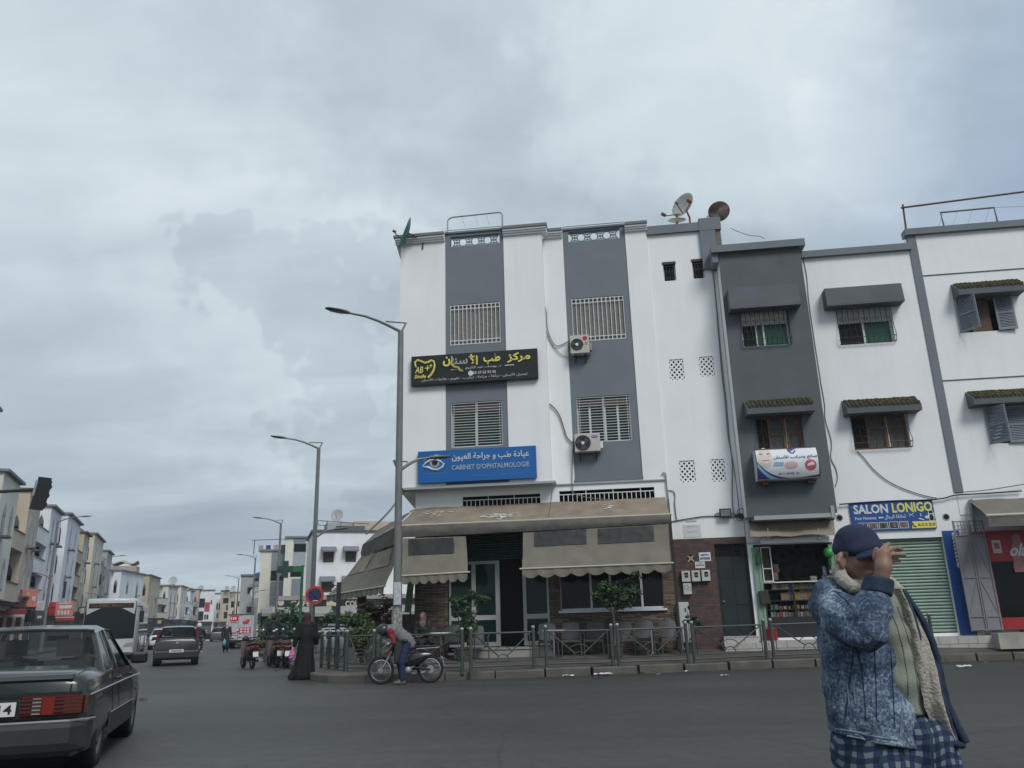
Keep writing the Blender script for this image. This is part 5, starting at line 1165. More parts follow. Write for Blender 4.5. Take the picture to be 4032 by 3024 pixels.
b=MB(of);b.tube([(kx0+1.3,-.25,kz1-.72),(kx0+1.42,-.25,kz1-.95),(kx0+1.44,-.25,kz1-1.25),(kx0+1.52,-.25,kz1-1.6)],[.03,.035,.025,.03],6);b.build('white_swash',wh,ki)
# ---------------------------------------------------------------- barrier fence
PRN={}
def panel(p,q,label,grp='barrier panels along the kerb'):
 p,q=Vector(p),Vector(q);L_=(q-p).length;rz=math.atan2((q-p).y,(q-p).x);t=thing('barrier_panel',label,'barrier',p,rz,grp);dz=(q.z-p.z)/L_
 sh=Matrix(((1,0,0,0),(0,1,0,0),(dz,0,1,0),(0,0,0,1)))
 for x in(0,L_):
  b=MB();b.m=sh;b.lathe((x,0,-.06),(0,0,1),[(.045,0),(.045,1.04),(.036,1.065),(.001,1.075)],12);po=b.build('post',M['galv'],t)
  b=MB();b.m=sh;b.lathe((x,0,-.06),(0,0,1),[(.0465,1.02),(.0465,1.045),(.036,1.07),(.001,1.08)],12);b.build('post_cap',M['steel'],po)
 a,c=.10,L_-.10;h=.86
 b=MB();b.m=sh
 b.tube([(0,0,h),(L_,0,h)],.022,8);b.build('top_rail',M['galv'],t)
 b=MB();b.m=sh;b.tube([(0,0,.10),(L_,0,.10)],.022,8);b.build('bottom_rail',M['galv'],t)
 b=MB();b.m=sh
 b.tube([(a,0,h),(a,0,.20),(c,0,.20),(c,0,h)],.018,8);b.build('inner_frame',M['galv'],t)
 m_=L_/2;vz=.33
 for e_ in(a,c):b=MB();b.m=sh;b.tube([(e_,0,h-.02),(m_+(.12 if e_>m_ else-.12),0,vz)],.018,8);b.build('brace',M['galv'],t)
 b=MB();b.m=sh;b.ring((m_,0,.20),(0,-1,0),.16,.012,14,6,(0,180),u=(1,0,0));b.ring((m_,0,.20),(0,-1,0),.34,.012,20,6,(38,142),u=(1,0,0));b.build('arch',M['galv'],t)
 return t
FZ=.22
def bp(k,x,y):g=GP(k,x,y,FZ);g.z=pave_z(g.x,g.y)-.0;return g
PB=[('j',580,1502),('j',1255,1496),('j',1325,1496),('k',412,1470),('k',512,1466),('k',1040,1450),('k',1090,1450),('k',1640,1430),('k',1690,1428),('l',850,1402),('l',908,1400)]
PP=[bp(*q)for q in PB];e5=bp('m',858,988);d5=(e5-PP[10]);mA=PP[10]+d5*.44;mB=PP[10]+d5*.50
panel(PP[0],PP[1],'barrier panel right behind the parked moped');panel(PP[2],PP[3],'barrier panel in front of the cafe doorway step');panel(PP[4],PP[5],'barrier panel in front of the cafe table left of the flat crowned potted tree')
panel(PP[6],PP[7],'barrier panel in front of the cafe table just right of the round potted tree');panel(PP[8],PP[9],'barrier panel in front of the brick tiled doorway');panel(PP[10],mA,'barrier panel in front of the corner shop counter');panel(mB,e5,'last barrier panel, ending behind the man in the denim jacket')
cL=bp('j',330,1502);PL=[bp('j',235,1490),bp('j',180,1480),bp('j',125,1470)]
panel(cL,PP[0]+(cL-PP[0]).normalized()*.12,'short barrier panel turning the kerb corner in front of the green shrub')
av=(PL[2]-cL).normalized();c0=cL+Vector((-.05,.12,0));step=1.55
for k,lab in enumerate(('first barrier panel running back along the avenue from the corner','second barrier panel running back along the avenue','third barrier panel running back along the avenue')):
 p_=c0+(PL[2]-c0)*(k/3.0);q_=c0+(PL[2]-c0)*((k+.93)/3.0);p_.z=pave_z(p_.x,p_.y);q_.z=pave_z(q_.x,q_.y);panel(p_,q_,lab)
# ---------------------------------------------------------------- terrace furniture
def chair_proto():
 t=thing('cafe_chair','grey woven plastic cafe chair','chair',(0,0,0),0,'grey cafe chairs on the terrace');m=mat('woven_grey_plastic',(.075,.078,.08),.55,.2,40,.3)
 b=MB();rows=[[(x,-.24+.46*v,.43-.02*math.sin(math.pi*v)+.03*(abs(x)/.24)**3)for x in(-.24,-.14,0,.14,.24)]for v in(0,.3,.6,1)];b.grid(rows);b.grid([[(p[0],p[1],p[2]-.03)for p in r]for r in rows])
 b.box(-.24,.24,-.25,-.235,.36,.43);b.box(-.24,.24,.215,.23,.36,.43);b.build('seat',m,t)
 b=MB();rows=[]
 for k in range(8):
  v=k/7;w_=.25*(1-.25*max(0,v-.6)**2*3);rows.append([(x*w_,.22+.13*v-.03*(1-(x)**2),.40+.50*v-(.03*abs(x)**3 if k==7 else 0))for x in(-1,-.6,-.2,.2,.6,1)])
 b.grid(rows);b.grid([[(p[0],p[1]+.025,p[2])for p in r]for r in rows]);b.tube([rows[-1][0],rows[-1][2],rows[-1][5]],.014,6);b.build('backrest',m,t)
 for x in(-1,1):
  b=MB();b.tube([(x*.27,.27,.66),(x*.28,.05,.665),(x*.28,-.2,.65),(x*.27,-.24,.60)],.02,6);b.build('armrest',m,t)
  for y0,y1 in((-.24,-.27),(.22,.30)):b=MB();b.tube([(x*.25,y0,.60 if y0<0 else .44),(x*.27,y1,0)],[.02,.016],6);b.build('leg',m,t)
 return t
ch=chair_proto();first=True
def pz_at(p):return pave_z(p.x,p.y)
def place(proto,pos,rz,label,used):
 o_=proto if not used else copy_tree(proto);pos.z=pz_at(pos)+.0;return put(o_,pos,rz,label)
CH=[('k',520,-1.0,8,'grey cafe chair beside the glass door panel'),('k',705,-.85,4,'grey cafe chair under the left end of the cafe window'),('k',890,-.85,-5,'grey cafe chair under the cafe window just left of the round potted tree'),('k',1125,-.85,3,'grey cafe chair half hidden by the stem of the round potted tree'),('k',1290,-.85,-3,'grey cafe chair behind the white table right of the round potted tree'),('k',1490,-.85,6,'grey cafe chair at the right end of the cafe window'),('j',1185,-.9,5,'grey cafe chair against the stone pier'),('j',1375,-1.35,20,'grey cafe chair beside the bushy potted tree at the doorway')]
for i,(k,x,y,a_,lab)in enumerate(CH):
 s_=FP(k,x,1200,y)[0];place(ch,FW(s_,y,.4),FANG+R(a_),lab,i>0)
def table_proto():
 t=thing('cafe_table','round white cafe table','table',(0,0,0),0,'round white cafe tables')
 b=MB();b.lathe((0,0,0),(0,0,1),[(.001,.70),(.30,.70),(.315,.715),(.315,.735),(.30,.745),(.001,.745)],28);b.build('tabletop',mat('marbled_top',(.55,.57,.56),.35,.3,18),t)
 b=MB();b.cyl((0,0,.05),(0,0,.70),.025);b.build('stem',M['chrome'],t)
 for a_ in(45,135,225,315):b=MB();b.tube([(0,0,.10),(.15*math.cos(R(a_)),.15*math.sin(R(a_)),.05),(.28*math.cos(R(a_)),.28*math.sin(R(a_)),.015)],[.022,.018,.014],6);b.build('foot',M['chrome'],t)
 return t
tb=table_proto()
for i,(k,x,y,lab)in enumerate((('j',1085,-1.5,'round white cafe table beside the seated woman'),('k',565,-1.55,'round white cafe table between the doorway and the round potted tree'),('k',1345,-1.5,'round white cafe table right of the round potted tree'))):
 s_=FP(k,x,1180,y)[0];place(tb,FW(s_,y,.4),0,lab,i>0)
# ---------------------------------------------------------------- plants
def leafmat(name,c,v=.5):
 m=mat(name,c,.55,v,9);return m
LM=[leafmat('leaf_dark',(.022,.052,.026)),leafmat('leaf_mid',(.045,.095,.04)),leafmat('leaf_light',(.09,.15,.055))]
LO=[leafmat('leaf_olive',(.05,.07,.02)),leafmat('leaf_yellowish',(.12,.13,.03)),leafmat('leaf_rust',(.09,.035,.02))]
LR=[leafmat('leaf_redbrown',(.06,.025,.016)),leafmat('leaf_brown',(.045,.03,.018)),leafmat('leaf_murky',(.035,.045,.02))]
def foliage(b,blobs,n,size,r_,nm=3):
 """leaf-sized faces scattered through clumps; blobs: (centre, radii)"""
 tot=sum(q[1][0]*q[1][1]*q[1][2]for q in blobs)
 for c,rad in blobs:
  k_=int(n*rad[0]*rad[1]*rad[2]/tot)+6;sub=[(Vector((r_.gauss(0,.45),r_.gauss(0,.45),r_.gauss(0,.45))),r_.uniform(.25,.5),r_.choice([0,0,1,1,2]))for _ in range(max(4,k_//45))]
  for _ in range(k_):
   s_,sr,mi=r_.choice(sub);d=Vector((r_.gauss(0,1),r_.gauss(0,1),r_.gauss(0,1)));d=d.normalized()*sr*r_.random()**.4;p=s_+d
   if p.length>1.15:p=p.normalized()*r_.uniform(.8,1.1)
   p=Vector((c[0]+p.x*rad[0],c[1]+p.y*rad[1],c[2]+p.z*rad[2]));u=Vector((r_.gauss(0,1),r_.gauss(0,1),r_.gauss(0,.6))).normalized();v=u.orthogonal().normalized();v=(v*math.cos(r_.random()*6)+u.cross(v)*math.sin(r_.random()*6));s2=size*r_.uniform(.6,1.35)
   b.cur=min(nm-1,mi if r_.random()<.75 else r_.randrange(nm));w_=u.cross(v)
   b.poly([p-u*s2,p+v*s2*.42+w_*s2*.08,p+u*s2,p-v*s2*.42+w_*s2*.08])
 b.cur=0;return b
M['bark']=mat('bark',(.10,.08,.06),.9,.4,9,.5)
def tree(name,label,base,blobs,n,size,lm,trunk,pot=None,cat='tree',seed=1,grp=None):
 base=Vector(base);t=thing(name,label,cat,base,0,grp);r_=random.Random(seed);b=MB()
 foliage(b,blobs,n,size,r_);b.build('crown',lm,t)
 if trunk:
  b=MB();top=Vector(trunk[-1][0]);b.tube([p for p,_ in trunk],[q for _,q in trunk],8)
  for c,rad in blobs[:9]:m_=top.lerp(Vector(c),.55)+Vector((r_.uniform(-.05,.05),r_.uniform(-.05,.05),.0));b.tube([top,m_,c],[trunk[-1][1]*.8,trunk[-1][1]*.5,trunk[-1][1]*.2],6)
  b.build('trunk',M['bark'],t)
 if pot:
  b=MB();w_,h_=pot;b.lathe((0,0,0),(0,0,1),[(.001,0),(w_*.72,0),(w_*.95,h_*.9),(w_*1.05,h_*.9),(w_*1.05,h_),(w_*.9,h_),(w_*.88,h_*.85),(.001,h_*.85)],18);b.build('pot',mat('dark_pot',(.06,.055,.05),.8,.3,5),t)
 return t
def wpos(k,x,o):s_=FP(k,x,1300,o)[0];p=FW(s_,o,.4);p.z=pz_at(p);return p
def loc(k,x,y,o,base):a=FP(k,x,y,o);q=FW(a[0],o,a[1])-base;return q
bs=wpos('k',1055,-1.75);L_=lambda x,y:loc('k',x,y,-1.75,bs)
tree('potted_tree','small potted tree with a wide flat crown in front of the cafe window',bs,[(L_(905,900),(.30,.28,.20)),(L_(1010,830),(.28,.3,.2)),(L_(1090,890),(.34,.34,.26)),(L_(1190,770),(.26,.26,.2)),(L_(1200,890),(.24,.28,.2)),(L_(1000,940),(.28,.26,.16)),(L_(1120,950),(.3,.26,.18)),(L_(1235,745),(.12,.14,.1))],4600,.043,LM,[((0,0,.3),.035),((.02,0,.75),.03),((.0,0,1.15),.026)],(.24,.36),seed=4)
bs=wpos('j',1265,-1.85);L_=lambda x,y:loc('j',x,y,-1.85,bs)
tree('potted_tree','bushy potted shrub tree at the left of the cafe doorway',bs,[(L_(1210,950),(.26,.24,.22)),(L_(1330,930),(.3,.28,.22)),(L_(1420,930),(.22,.22,.16)),(L_(1270,1050),(.3,.3,.28)),(L_(1310,1150),(.3,.3,.26)),(L_(1260,1210),(.22,.26,.2))],4600,.043,LM,[((0,0,.2),.035),((0,0,.55),.03)],(.24,.36),seed=7)
p0_=bp('j',420,1480)+Vector((.15,.75,0));p0_.z=pz_at(p0_)
kx=lambda x,y,dd:AT('j',x,y,dd)-p0_
dd=p0_.y
tree('shrub','yellow green shrub behind the barrier at the kerb corner',p0_,[(kx(360,1110,dd),(.28,.3,.3)),(kx(420,1200,dd),(.36,.34,.34)),(kx(500,1140,dd),(.34,.3,.32)),(kx(400,1080,dd),(.22,.26,.24)),(kx(480,1260,dd),(.36,.34,.26)),(kx(390,1300,dd),(.32,.34,.22))],4600,.046,[LM[1],LO[1],LM[2]],[((0,0,0),.03),((0,0,.4),.025)],(.3,.34),'shrub',9)
p0_=p0_+Vector((.75,.7,.05));dd=p0_.y;p0_.z=pz_at(p0_)
tree('shrub','reddish brown bush in front of the lamp post under the side awning',p0_,[(kx(560,980,dd),(.34,.3,.34)),(kx(640,960,dd),(.3,.3,.3)),(kx(600,1080,dd),(.42,.34,.36)),(kx(520,1060,dd),(.26,.3,.28)),(kx(680,1080,dd),(.26,.3,.3))],2800,.055,[LR[0],LR[1],LM[0]],[((0,0,0),.03),((0,0,.5),.025)],(.3,.4),'shrub',12)
p0_=GP('j',600,1400,.3);p0_=Vector((PP[0].x+.7,PP[0].y+.9,0));p0_.z=pz_at(p0_);dd=p0_.y
tree('shrub','low dark green shrub just left of the moped rider',p0_,[(kx(560,1240,dd),(.3,.3,.28)),(kx(620,1290,dd),(.3,.3,.24))],700,.05,LM,[((0,0,0),.03),((0,0,.3),.02)],(.28,.3),'shrub',15)
bs=wpos('l',235,-.75);L_=lambda x,y:loc('l',x,y,-.75,bs)
tree('potted_plant','small leafy plant in front of the pale utility cabinet',bs,[(L_(215,1090),(.18,.16,.15)),(L_(270,1110),(.22,.18,.14)),(L_(215,1010),(.06,.06,.16)),(L_(320,1130),(.14,.16,.1))],420,.045,[LM[0],LM[1],LO[1]],[((0,0,0),.02),((0,0,.3),.015)],(.18,.28),'plant',21)
# striped column and hanging cloth at the side terrace
pc=AT('j',452,1060,FW(-10.4,1.6,0).y);pc.z=.3;zt_=AT('j',452,905,pc.y).z
t=thing('striped_post','brown and white spiral striped post beside the reddish bush','post',pc);b=MB()
b.lathe((0,0,0),(0,0,1),[(.15,0),(.15,zt_-.3),(.05,zt_-.22),(.001,zt_-.2)],18);ps=b.build('shaft',mat('post_brown',(.045,.032,.026),.7,.2),t)
for k in range(int((zt_-.3)/.15)):
 b=MB();b.tube([(.155*math.cos(R(a_)),.155*math.sin(R(a_)),.05+.15*k+.05*math.sin(R(a_)))for a_ in range(0,361,24)],.030,5);b.build('stripe',mat('post_cream',(.36,.34,.30),.7,.1),ps)
pc=wpos('j',820,-.3);t=tag(MB().box(-.10,.10,-.02,.02,0,1.0).build('hanging_cloth',mat('green_check',(.12,.20,.10),.8,.5,22)),'small green checked cloth hanging beside the stone pier','cloth');a=FP('j',820,1035,-.3);t.location=FW(a[0],-.3,a[1]);t.rotation_euler=(0,R(6),FANG)
# ---------------------------------------------------------------- corner shop counter and goods
c0,c1=FP('l',815,800,.1)[0],FP('l',1300,800,.1)[0];zt_=FP('l',1000,797,.1)[1];zb=.68;of=((c0+c1)/2,.3,zb)
zs1,zs2,zs3=FP('l',1000,938,.1)[1],FP('l',1000,1072,.1)[1],FP('l',1000,1010,.2)[1]
ct=fthing('shop_counter','dark glazed shop counter with a white top rail full of packets','counter',*of);dk=mat('counter_dark',(.02,.022,.022),.5,.1)
b=MB(of);b.box(c0,c1,.1,.72,zb,zs2-.02);b.build('base',dk,ct)
for nm,zz in(('shelf',zs2),('shelf',zs1),('shelf',zs3),('shelf',FP('l',1000,850,.15)[1])):b=MB(of);b.box(c0+.02,c1-.02,.13,.7,zz-.02,zz+.005);b.build(nm,dk,ct)
b=MB(of)
for x in(c0,c0+(c1-c0)*.48,c1-.05):b=MB(of);b.box(x,x+.05,.1,.15,zs2-.02,zt_);b.build('upright',dk,ct)
b=MB(of);b.box(c0-.03,c1+.03,.07,.74,zt_,zt_+.03);b.build('top_rail',MATS['lamp_cover_white'],ct);b=MB(of);b.box(c0+.02,c1-.02,.66,.7,zs2,zt_);b.build('back_panel',dk,ct)
GC=[(.42,.05,.04),(.5,.34,.04),(.08,.14,.4),(.42,.2,.04),(.5,.5,.48),(.1,.3,.1),(.36,.28,.18),(.3,.05,.2),(.1,.3,.4)]
GN=['red','yellow','blue','orange','white','green','tan','purple','light blue']
gm=[mat('packet_'+n.replace(' ','_'),tuple(.40*v+.025 for v in c),.5,.6,30)for n,c in zip(GN,GC)]
rg=random.Random(5)
def packet(x,y,z,w_,d_,h_,ci,shelf,pouch=False):
 b=MB((x,y,z))
 if pouch:b.prism([(x-w_/2,y,z),(x+w_/2,y,z),(x+w_*.42,y,z+h_*.5),(x+w_*.5,y,z+h_),(x-w_*.5,y,z+h_),(x-w_*.42,y,z+h_*.5)],(0,d_,0))
 else:b.box(x-w_/2,x+w_/2,y,y+d_,z,z+h_)
 o_=b.build('snack_packet',gm[ci],None,bevel=.004);o_.location=FW(x,y,z);o_.rotation_euler=(0,0,FANG);tag(o_,f'{GN[ci]} snack packet on the {shelf} of the shop counter','packet','packets in the shop counter')
x=c0+.12
zu=FP('l',1000,850,.15)[1]
for k in range(12):packet(c0+.34+(c1-c0-.45)*k/11,.2,zu+.006,rg.uniform(.09,.16),.12,rg.uniform(.12,.17),[4,7,1,4,2,1,5,3,3,8,2,7][k],'top shelf')
for k in range(6):packet(c0+.6+(c1-c0-.8)*k/5,.22,zs1+.006,rg.uniform(.16,.24),.2,rg.uniform(.2,.32),[6,6,1,6,3,6][k],'wide middle shelf')
for k in range(12):packet(c0+.2+(c1-c0-.35)*k/11,.2,zs3+.006,rg.uniform(.07,.13),.1,rg.uniform(.07,.13),[5,8,0,4,3,5,1,4,5,1,0,8][k],'second lowest shelf',True)
for k in range(18):packet(c0+.18+(c1-c0-.3)*k/17,.17,zs2+.006,.075,.1,rg.uniform(.12,.17),[4,8,3,0,4,3,8,0,4,3,4,0,5,8,3,0,5,2][k],'lowest shelf',True)
r=FR('l',(792,515),(905,785),.08);of=((r[0]+r[1])/2,.3,zt_);ca=fthing('display_cabinet','white framed glass display cabinet at the left of the shop counter','cabinet',*of)
b=MB(of)
for x in(r[0],r[1]-.03):b.box(x,x+.03,.05,.09,zt_+.03,r[3])
for z in(zt_+.035,(zt_+r[3])/2-.12,r[3]-.03):b.box(r[0]+.031,r[1]-.031,.052,.088,z,z+.03)
b.build('frame',MATS['lamp_cover_white'],ca);b=MB(of);b.box(r[0]+.03,r[1]-.03,.3,.32,zt_+.03,r[3]-.03);b.build('back_panel',mat('cabinet_brown',(.10,.075,.05),.7,.4,5),ca)
for i,(x,y,w_,h_,ci,lab)in enumerate(((920,745,.12,.22,6,'tan framed'),(928,700,.14,.14,0,'red'),(920,665,.14,.10,5,'green'),(1222,770,.18,.18,4,'white tub'))):
 s_,z_=FP('l',x,y,.1);b=MB();b.box(-w_/2,w_/2,-.04,.04,-h_/2,h_/2);b.box(-w_/2+.02,w_/2-.02,-.046,-.04,-h_/2+.03,h_/2-.05);o_=b.build('goods_box',gm[ci],None,bevel=.006);o_.location=FW(s_,.12,z_);o_.rotation_euler=(0,0,FANG);tag(o_,f'{lab} goods box standing on the white counter top','box','boxes on the shop counter top')
for(x0,y0,x1,y1,ci,lab)in((1286,668,1326,738,2,'upper blue snack carton at the right shop post'),(1286,742,1322,805,2,'lower blue snack carton at the right shop post'),(1320,742,1384,805,1,'yellow sheet hung at the right shop post'),(1335,668,1384,738,4,'black and white carton at the right shop post')):
 r=FR('l',(x0,y0),(x1,y1),.0);b=MB();w_,h_=r[1]-r[0],r[3]-r[2];b.box(-w_/2,w_/2,0,.05,0,h_);o_=b.build('hung_carton',gm[ci]if ci!=4 else mat('carton_black',(.03,.03,.03),.5,.5,30),None,bevel=.004);o_.location=FW((r[0]+r[1])/2,-.02,r[2]);o_.rotation_euler=(0,0,FANG);tag(o_,lab,'carton','cartons hung at the right shop post')
 if ci!=1:
  q=MB();q.sphere((0,-.004,h_*.4),(w_*.3,.006,h_*.2),10,6);q.build('printed_mark',gm[3]if ci==2 else wh,o_)
s_,z_=FP('l',1340,558,-.1);b=MB();b.sphere((0,0,0),.145,18,12);o_=b.build('green_ball',mat('ball_green',(.06,.33,.08),.35,.3,5),None,smooth=True);o_.location=FW(s_,-.12,z_);tag(o_,'green ball in a net hanging at the right of the shop opening','ball')
b=MB()
for k in range(6):b.tube([(.03*math.cos(k),.03*math.sin(k),-.14),(.04*math.cos(k*1.05),.04*math.sin(k*1.05),-.36)],.012,4)
b.tube([(0,0,.145),(0,0,.4)],.004,4);b.build('net_tail',mat('net_green',(.05,.16,.06),.8,.2),o_)
s_,z_=FP('l',785,590,-.1);b=MB()
for k in range(14):a_=k*2.4;b.tube([(0,0,.2),(.06*math.cos(a_),.06*math.sin(a_),.05),(.09*math.cos(a_+.4),.09*math.sin(a_+.4),-.18-.02*(k%4))],.016,5)
o_=b.build('net_bundle',mat('bundle_green',(.06,.14,.08),.8,.3,9));o_.location=FW(s_,-.12,z_);tag(o_,'bundle of green netting hanging at the left shop post','netting')
r=FR('l',(795,870),(860,962),-.1);b=MB();b.box(-.14,.14,-.03,.03,-.2,.2);o_=b.build('hanging_bag',mat('bag_brown',(.035,.03,.03),.7,.3),None,bevel=.02);q=MB();q.ring((0,0,.2),(0,1,0),.08,.01,12,5,(0,180),u=(1,0,0));q.build('handle',M['black'],o_);o_.location=FW((r[0]+r[1])/2,-.14,(r[2]+r[3])/2);o_.rotation_euler=(0,R(-8),FANG);tag(o_,'dark square bag hanging from the left shop post','bag')
s_,z_=FP('l',893,1230,-.25);b=MB();b.lathe((0,0,0),(0,0,1),[(.001,0),(.14,0),(.15,.04),(.15,.30),(.10,.36),(.05,.37),(.05,.42),(.001,.42)],16);o_=b.build('gas_bottle',mat('bottle_red',(.30,.02,.02),.45,.2));o_.location=FW(s_,-.22,.60);tag(o_,'squat red gas bottle on the shop step','gas bottle');q=MB();q.ring((0,0,.45),(0,0,1),.09,.012,14,5);q.build('collar',MATS['bottle_red'],o_)
# ---------------------------------------------------------------- litter
def scrap(p,w_,d_,m,label,seed,grp='scraps of litter on the road'):
 r_=random.Random(seed);b=MB();n=5;rows=[[((i/n-.5)*w_*(1+.2*r_.uniform(-1,1)),(j/n-.5)*d_*(1+.3*r_.uniform(-1,1)),.012+.05*r_.random()*min(1,w_*3))for i in range(n+1)]for j in range(n+1)]
 b.grid(rows);o_=b.build('litter_scrap',m);o_.location=p;o_.rotation_euler=(0,0,r_.uniform(-.4,.4));return tag(o_,label,'litter',grp)
pw=mat('paper_white',(.55,.56,.55),.7,.1,9);prd=mat('paper_red',(.22,.02,.03),.6,.2,9)
for i,(k,x,y,w_,m,lab)in enumerate((('k',465,1545,.3,pw,'small white paper scrap by the kerb near the doorway panel'),('k',680,1546,.5,pw,'flat white paper scrap left of the red scrap by the kerb'),('k',960,1536,.8,pw,'long thin white paper strip by the kerb'),('k',1345,1514,.42,pw,'crumpled white scrap left of the biggest one'),('k',1510,1507,.6,pw,'biggest crumpled white scrap by the kerb'),('k',1625,1508,.3,pw,'small pale scrap just right of the biggest white scrap'),('k',1405,1532,.2,pw,'tiny white scrap out on the road'),('k',910,1557,.32,prd,'red wrapper below the long paper strip'),('k',1262,1518,.3,prd,'dark red wrapper left of the crumpled white scraps'),('m',1028,1075,.6,pw,'white paper strip by the kerb right of the denim jacket man'),('m',1155,1048,.15,pw,'tiny white scrap far right by the kerb'),('l',515,1545,.35,pw,'thin pale scrap on the road in front of the brick doorway'),('l',1300,1462,.15,pw,'tiny white scrap just left of the man in denim'),('p',1385,1000,.34,prd,'red plastic bag lying beside the old saloon car'),('l',540,1330,.2,pw,'white scrap on the pavement behind the doorway barrier'))):
 w_=w_*.5;z_=.30 if(k=='l' and y==1330)else .006;scrap(GP(k,x,y,z_),w_,w_*(.9 if m is prd else .55),m,lab,40+i)
# ================================================================== the avenue: lamps, signs, houses
def AL(k,x,y,lat):
 """point on the line parallel to the avenue at lat, seen at that image column -> (al, height)"""
 r=ray(k,x,y);n=Vector((.929,.37,0));t=lat/r.dot(n);q=CAM+r*t;return q.dot(Vector((-.37,.929,0))),q.z
# ---------------------------------------------------------------- street lamps
def lamp_proto():
 t=thing('street_lamp','tall grey street lamp','street lamp',(0,0,0),0,'street lamps along the avenue');m=mat('lamp_grey',(.16,.17,.17),.5,.15,3)
 b=MB();b.tube([(0,0,-.1),(0,0,1.4),(0,0,1.45),(0,0,9.5)],[.15,.14,.115,.085],14);b.build('pole',m,t)
 def arm(sx,z,L_,rise,nm):
  b=MB();pts=[(sx*L_*u,0,z+rise*math.sin(u*math.pi/2))for u in(0,.1,.25,.45,.7,1)];b.tube(pts,[.05,.05,.046,.042,.038,.034],8);b.tube([(sx*-.16,0,z+.30),(sx*L_*.3,0,z+.34*rise/.55+.02)],.022,6);b.tube([(0,0,z-.05),(sx*-.16,0,z+.31)],.03,6);a=b.build(nm,m,t)
  b=MB();e_=Vector(pts[-1]);d=Vector((sx,0,.10)).normalized()
  pr=[(0,.05,.05),(.10,.10,.07),(.30,.15,.06),(.62,.13,.035),(.72,.06,.02)]
  rows=[[e_+d*u+Vector((0,w_*math.cos(R(q)),h_*math.sin(R(q))*(1 if q<180 else .6)))for q in range(0,361,36)]for u,w_,h_ in pr];b.grid(rows);b.F(*[b.V(p)for p in rows[0][:-1]]);b.F(*[b.V(p)for p in rows[-1][:-1]]);h=b.build('lamp_head',mat('lamp_head_grey',(.13,.14,.14),.5,.1,4),a)
  b=MB();b.poly([e_+d*u+Vector((0,w_,-.045))for u,w_ in((.2,-.09),(.58,-.08),(.58,.08),(.2,.09))]);b.build('lens',mat('lamp_glass',(.3,.32,.32),.3,.1,20),h)
 arm(-1,9.5,1.55,.42,'arm');arm(1,5.25,.85,.42,'lower_arm')
 return t
lp=lamp_proto();used=False
_ar=math.atan2(.37,.929)
for k,x,y,dist,rz,lab in(('j',735,1000,22.6,_ar,'nearest street lamp, its pole standing before the cafe awning'),('n',1490,900,37.5,_ar,'second nearest street lamp, rising behind the no parking sign'),('n',1150,1050,66,_ar,'street lamp before the green pharmacy cross'),('n',935,900,99,_ar,'street lamp rising beside the white box truck on its right'),('n',790,900,139,_ar,'small far street lamp rising above the white box truck'),('n',765,900,190,_ar,'tiny farthest street lamp of the right row'),
('o',420,1500,61,_ar+math.pi,'street lamp in front of the white and tan houses at the left'),('o',940,1250,95,_ar+math.pi,'street lamp standing left of the bus roof'),('o',1130,1300,132,_ar+math.pi,'street lamp rising behind the bus'),('o',1305,1300,172,_ar+math.pi,'street lamp rising over the far end of the bus'),('o',1560,1500,205,_ar+math.pi,'faint far street lamp right of the bus'),('o',1680,1500,250,_ar+math.pi,'faintest far street lamp before the blue white house')):
 p=AT(k,x,y,dist);p.z=.15 if dist<40 and x!=1490 else .0
 if dist==22.6:p.z=pave_z(p.x,p.y)
 o_=lp if not used else copy_tree(lp);used=True;put(o_,p,rz,lab)
 if dist==22.6:pn=p
b=MB();b.box(-.10,.10,-.155,-.152,1.55,2.15);o_=b.build('pasted_notice',mat('notice_paper',(.42,.45,.46),.8,.2,12));o_.location=pn;o_.rotation_euler=(0,0,.2);tag(o_,'pale paper notice pasted on the nearest lamp pole','notice')
b=MB();b.lathe((0,0,0),(0,0,1),[(.146,.75),(.147,1.38)],14);o_=b.build('torn_poster_remains',mat('torn_poster',(.30,.30,.28),.9,.7,14));o_.location=pn;tag(o_,'torn pale poster remains around the foot of the nearest lamp pole','poster')
# ---------------------------------------------------------------- no parking sign, dark post, pharmacy cross, traffic light
c=AT('n',1515,815,27.5);t=thing('no_parking_sign','round red and blue no parking sign with a diagonal red bar','sign',(c.x,c.y,.18));bz=c.z-.18;fwd=math.atan2(c.x,c.y)
t.rotation_euler=(0,0,-fwd)
rdm=mat('sign_red',(.44,.035,.02),.45,.08,5);blm=mat('sign_blue',(.012,.03,.10),.45,.1,5);rr_=.30
b=MB();b.lathe((0,-.05,bz),(0,1,0),[(.001,0),(rr_,0),(rr_,.012),(.001,.012)],32);b.build('rim',rdm,t);b=MB();b.lathe((0,-.053,bz),(0,1,0),[(.001,0),(rr_*.74,0),(rr_*.74,.003)],28);b.build('disc',blm,t)
b=MB();b.bar((-rr_*.55,-.056,bz+rr_*.55),(rr_*.55,-.056,bz-rr_*.55),.07,.006);b.build('bar',rdm,t);b=MB();b.box(-.06,.12,-.058,-.0535,bz-.19,bz-.165);b.build('sticker',wh,t)
b=MB();b.cyl((0,0,0),(0,0,bz+rr_),.03);b.build('pole',M['galv'],t)
c=AT('j',258,1250,23.4);c.z=pave_z(c.x,c.y);tz=AT('j',262,795,23.4).z-c.z;t=thing('dark_post','dark square steel post with a small bracket at its top beside the kerb corner','post',c)
b=MB();b.box(-.055,.055,-.055,.055,-.05,tz);b.build('post',M['iron'],t,bevel=.008);b=MB();b.bar((-.05,0,tz-.09),(-.16,0,tz-.09),.03);b.box(-.22,-.15,-.03,.03,tz-.15,tz-.03);b.build('bracket',M['iron'],t)
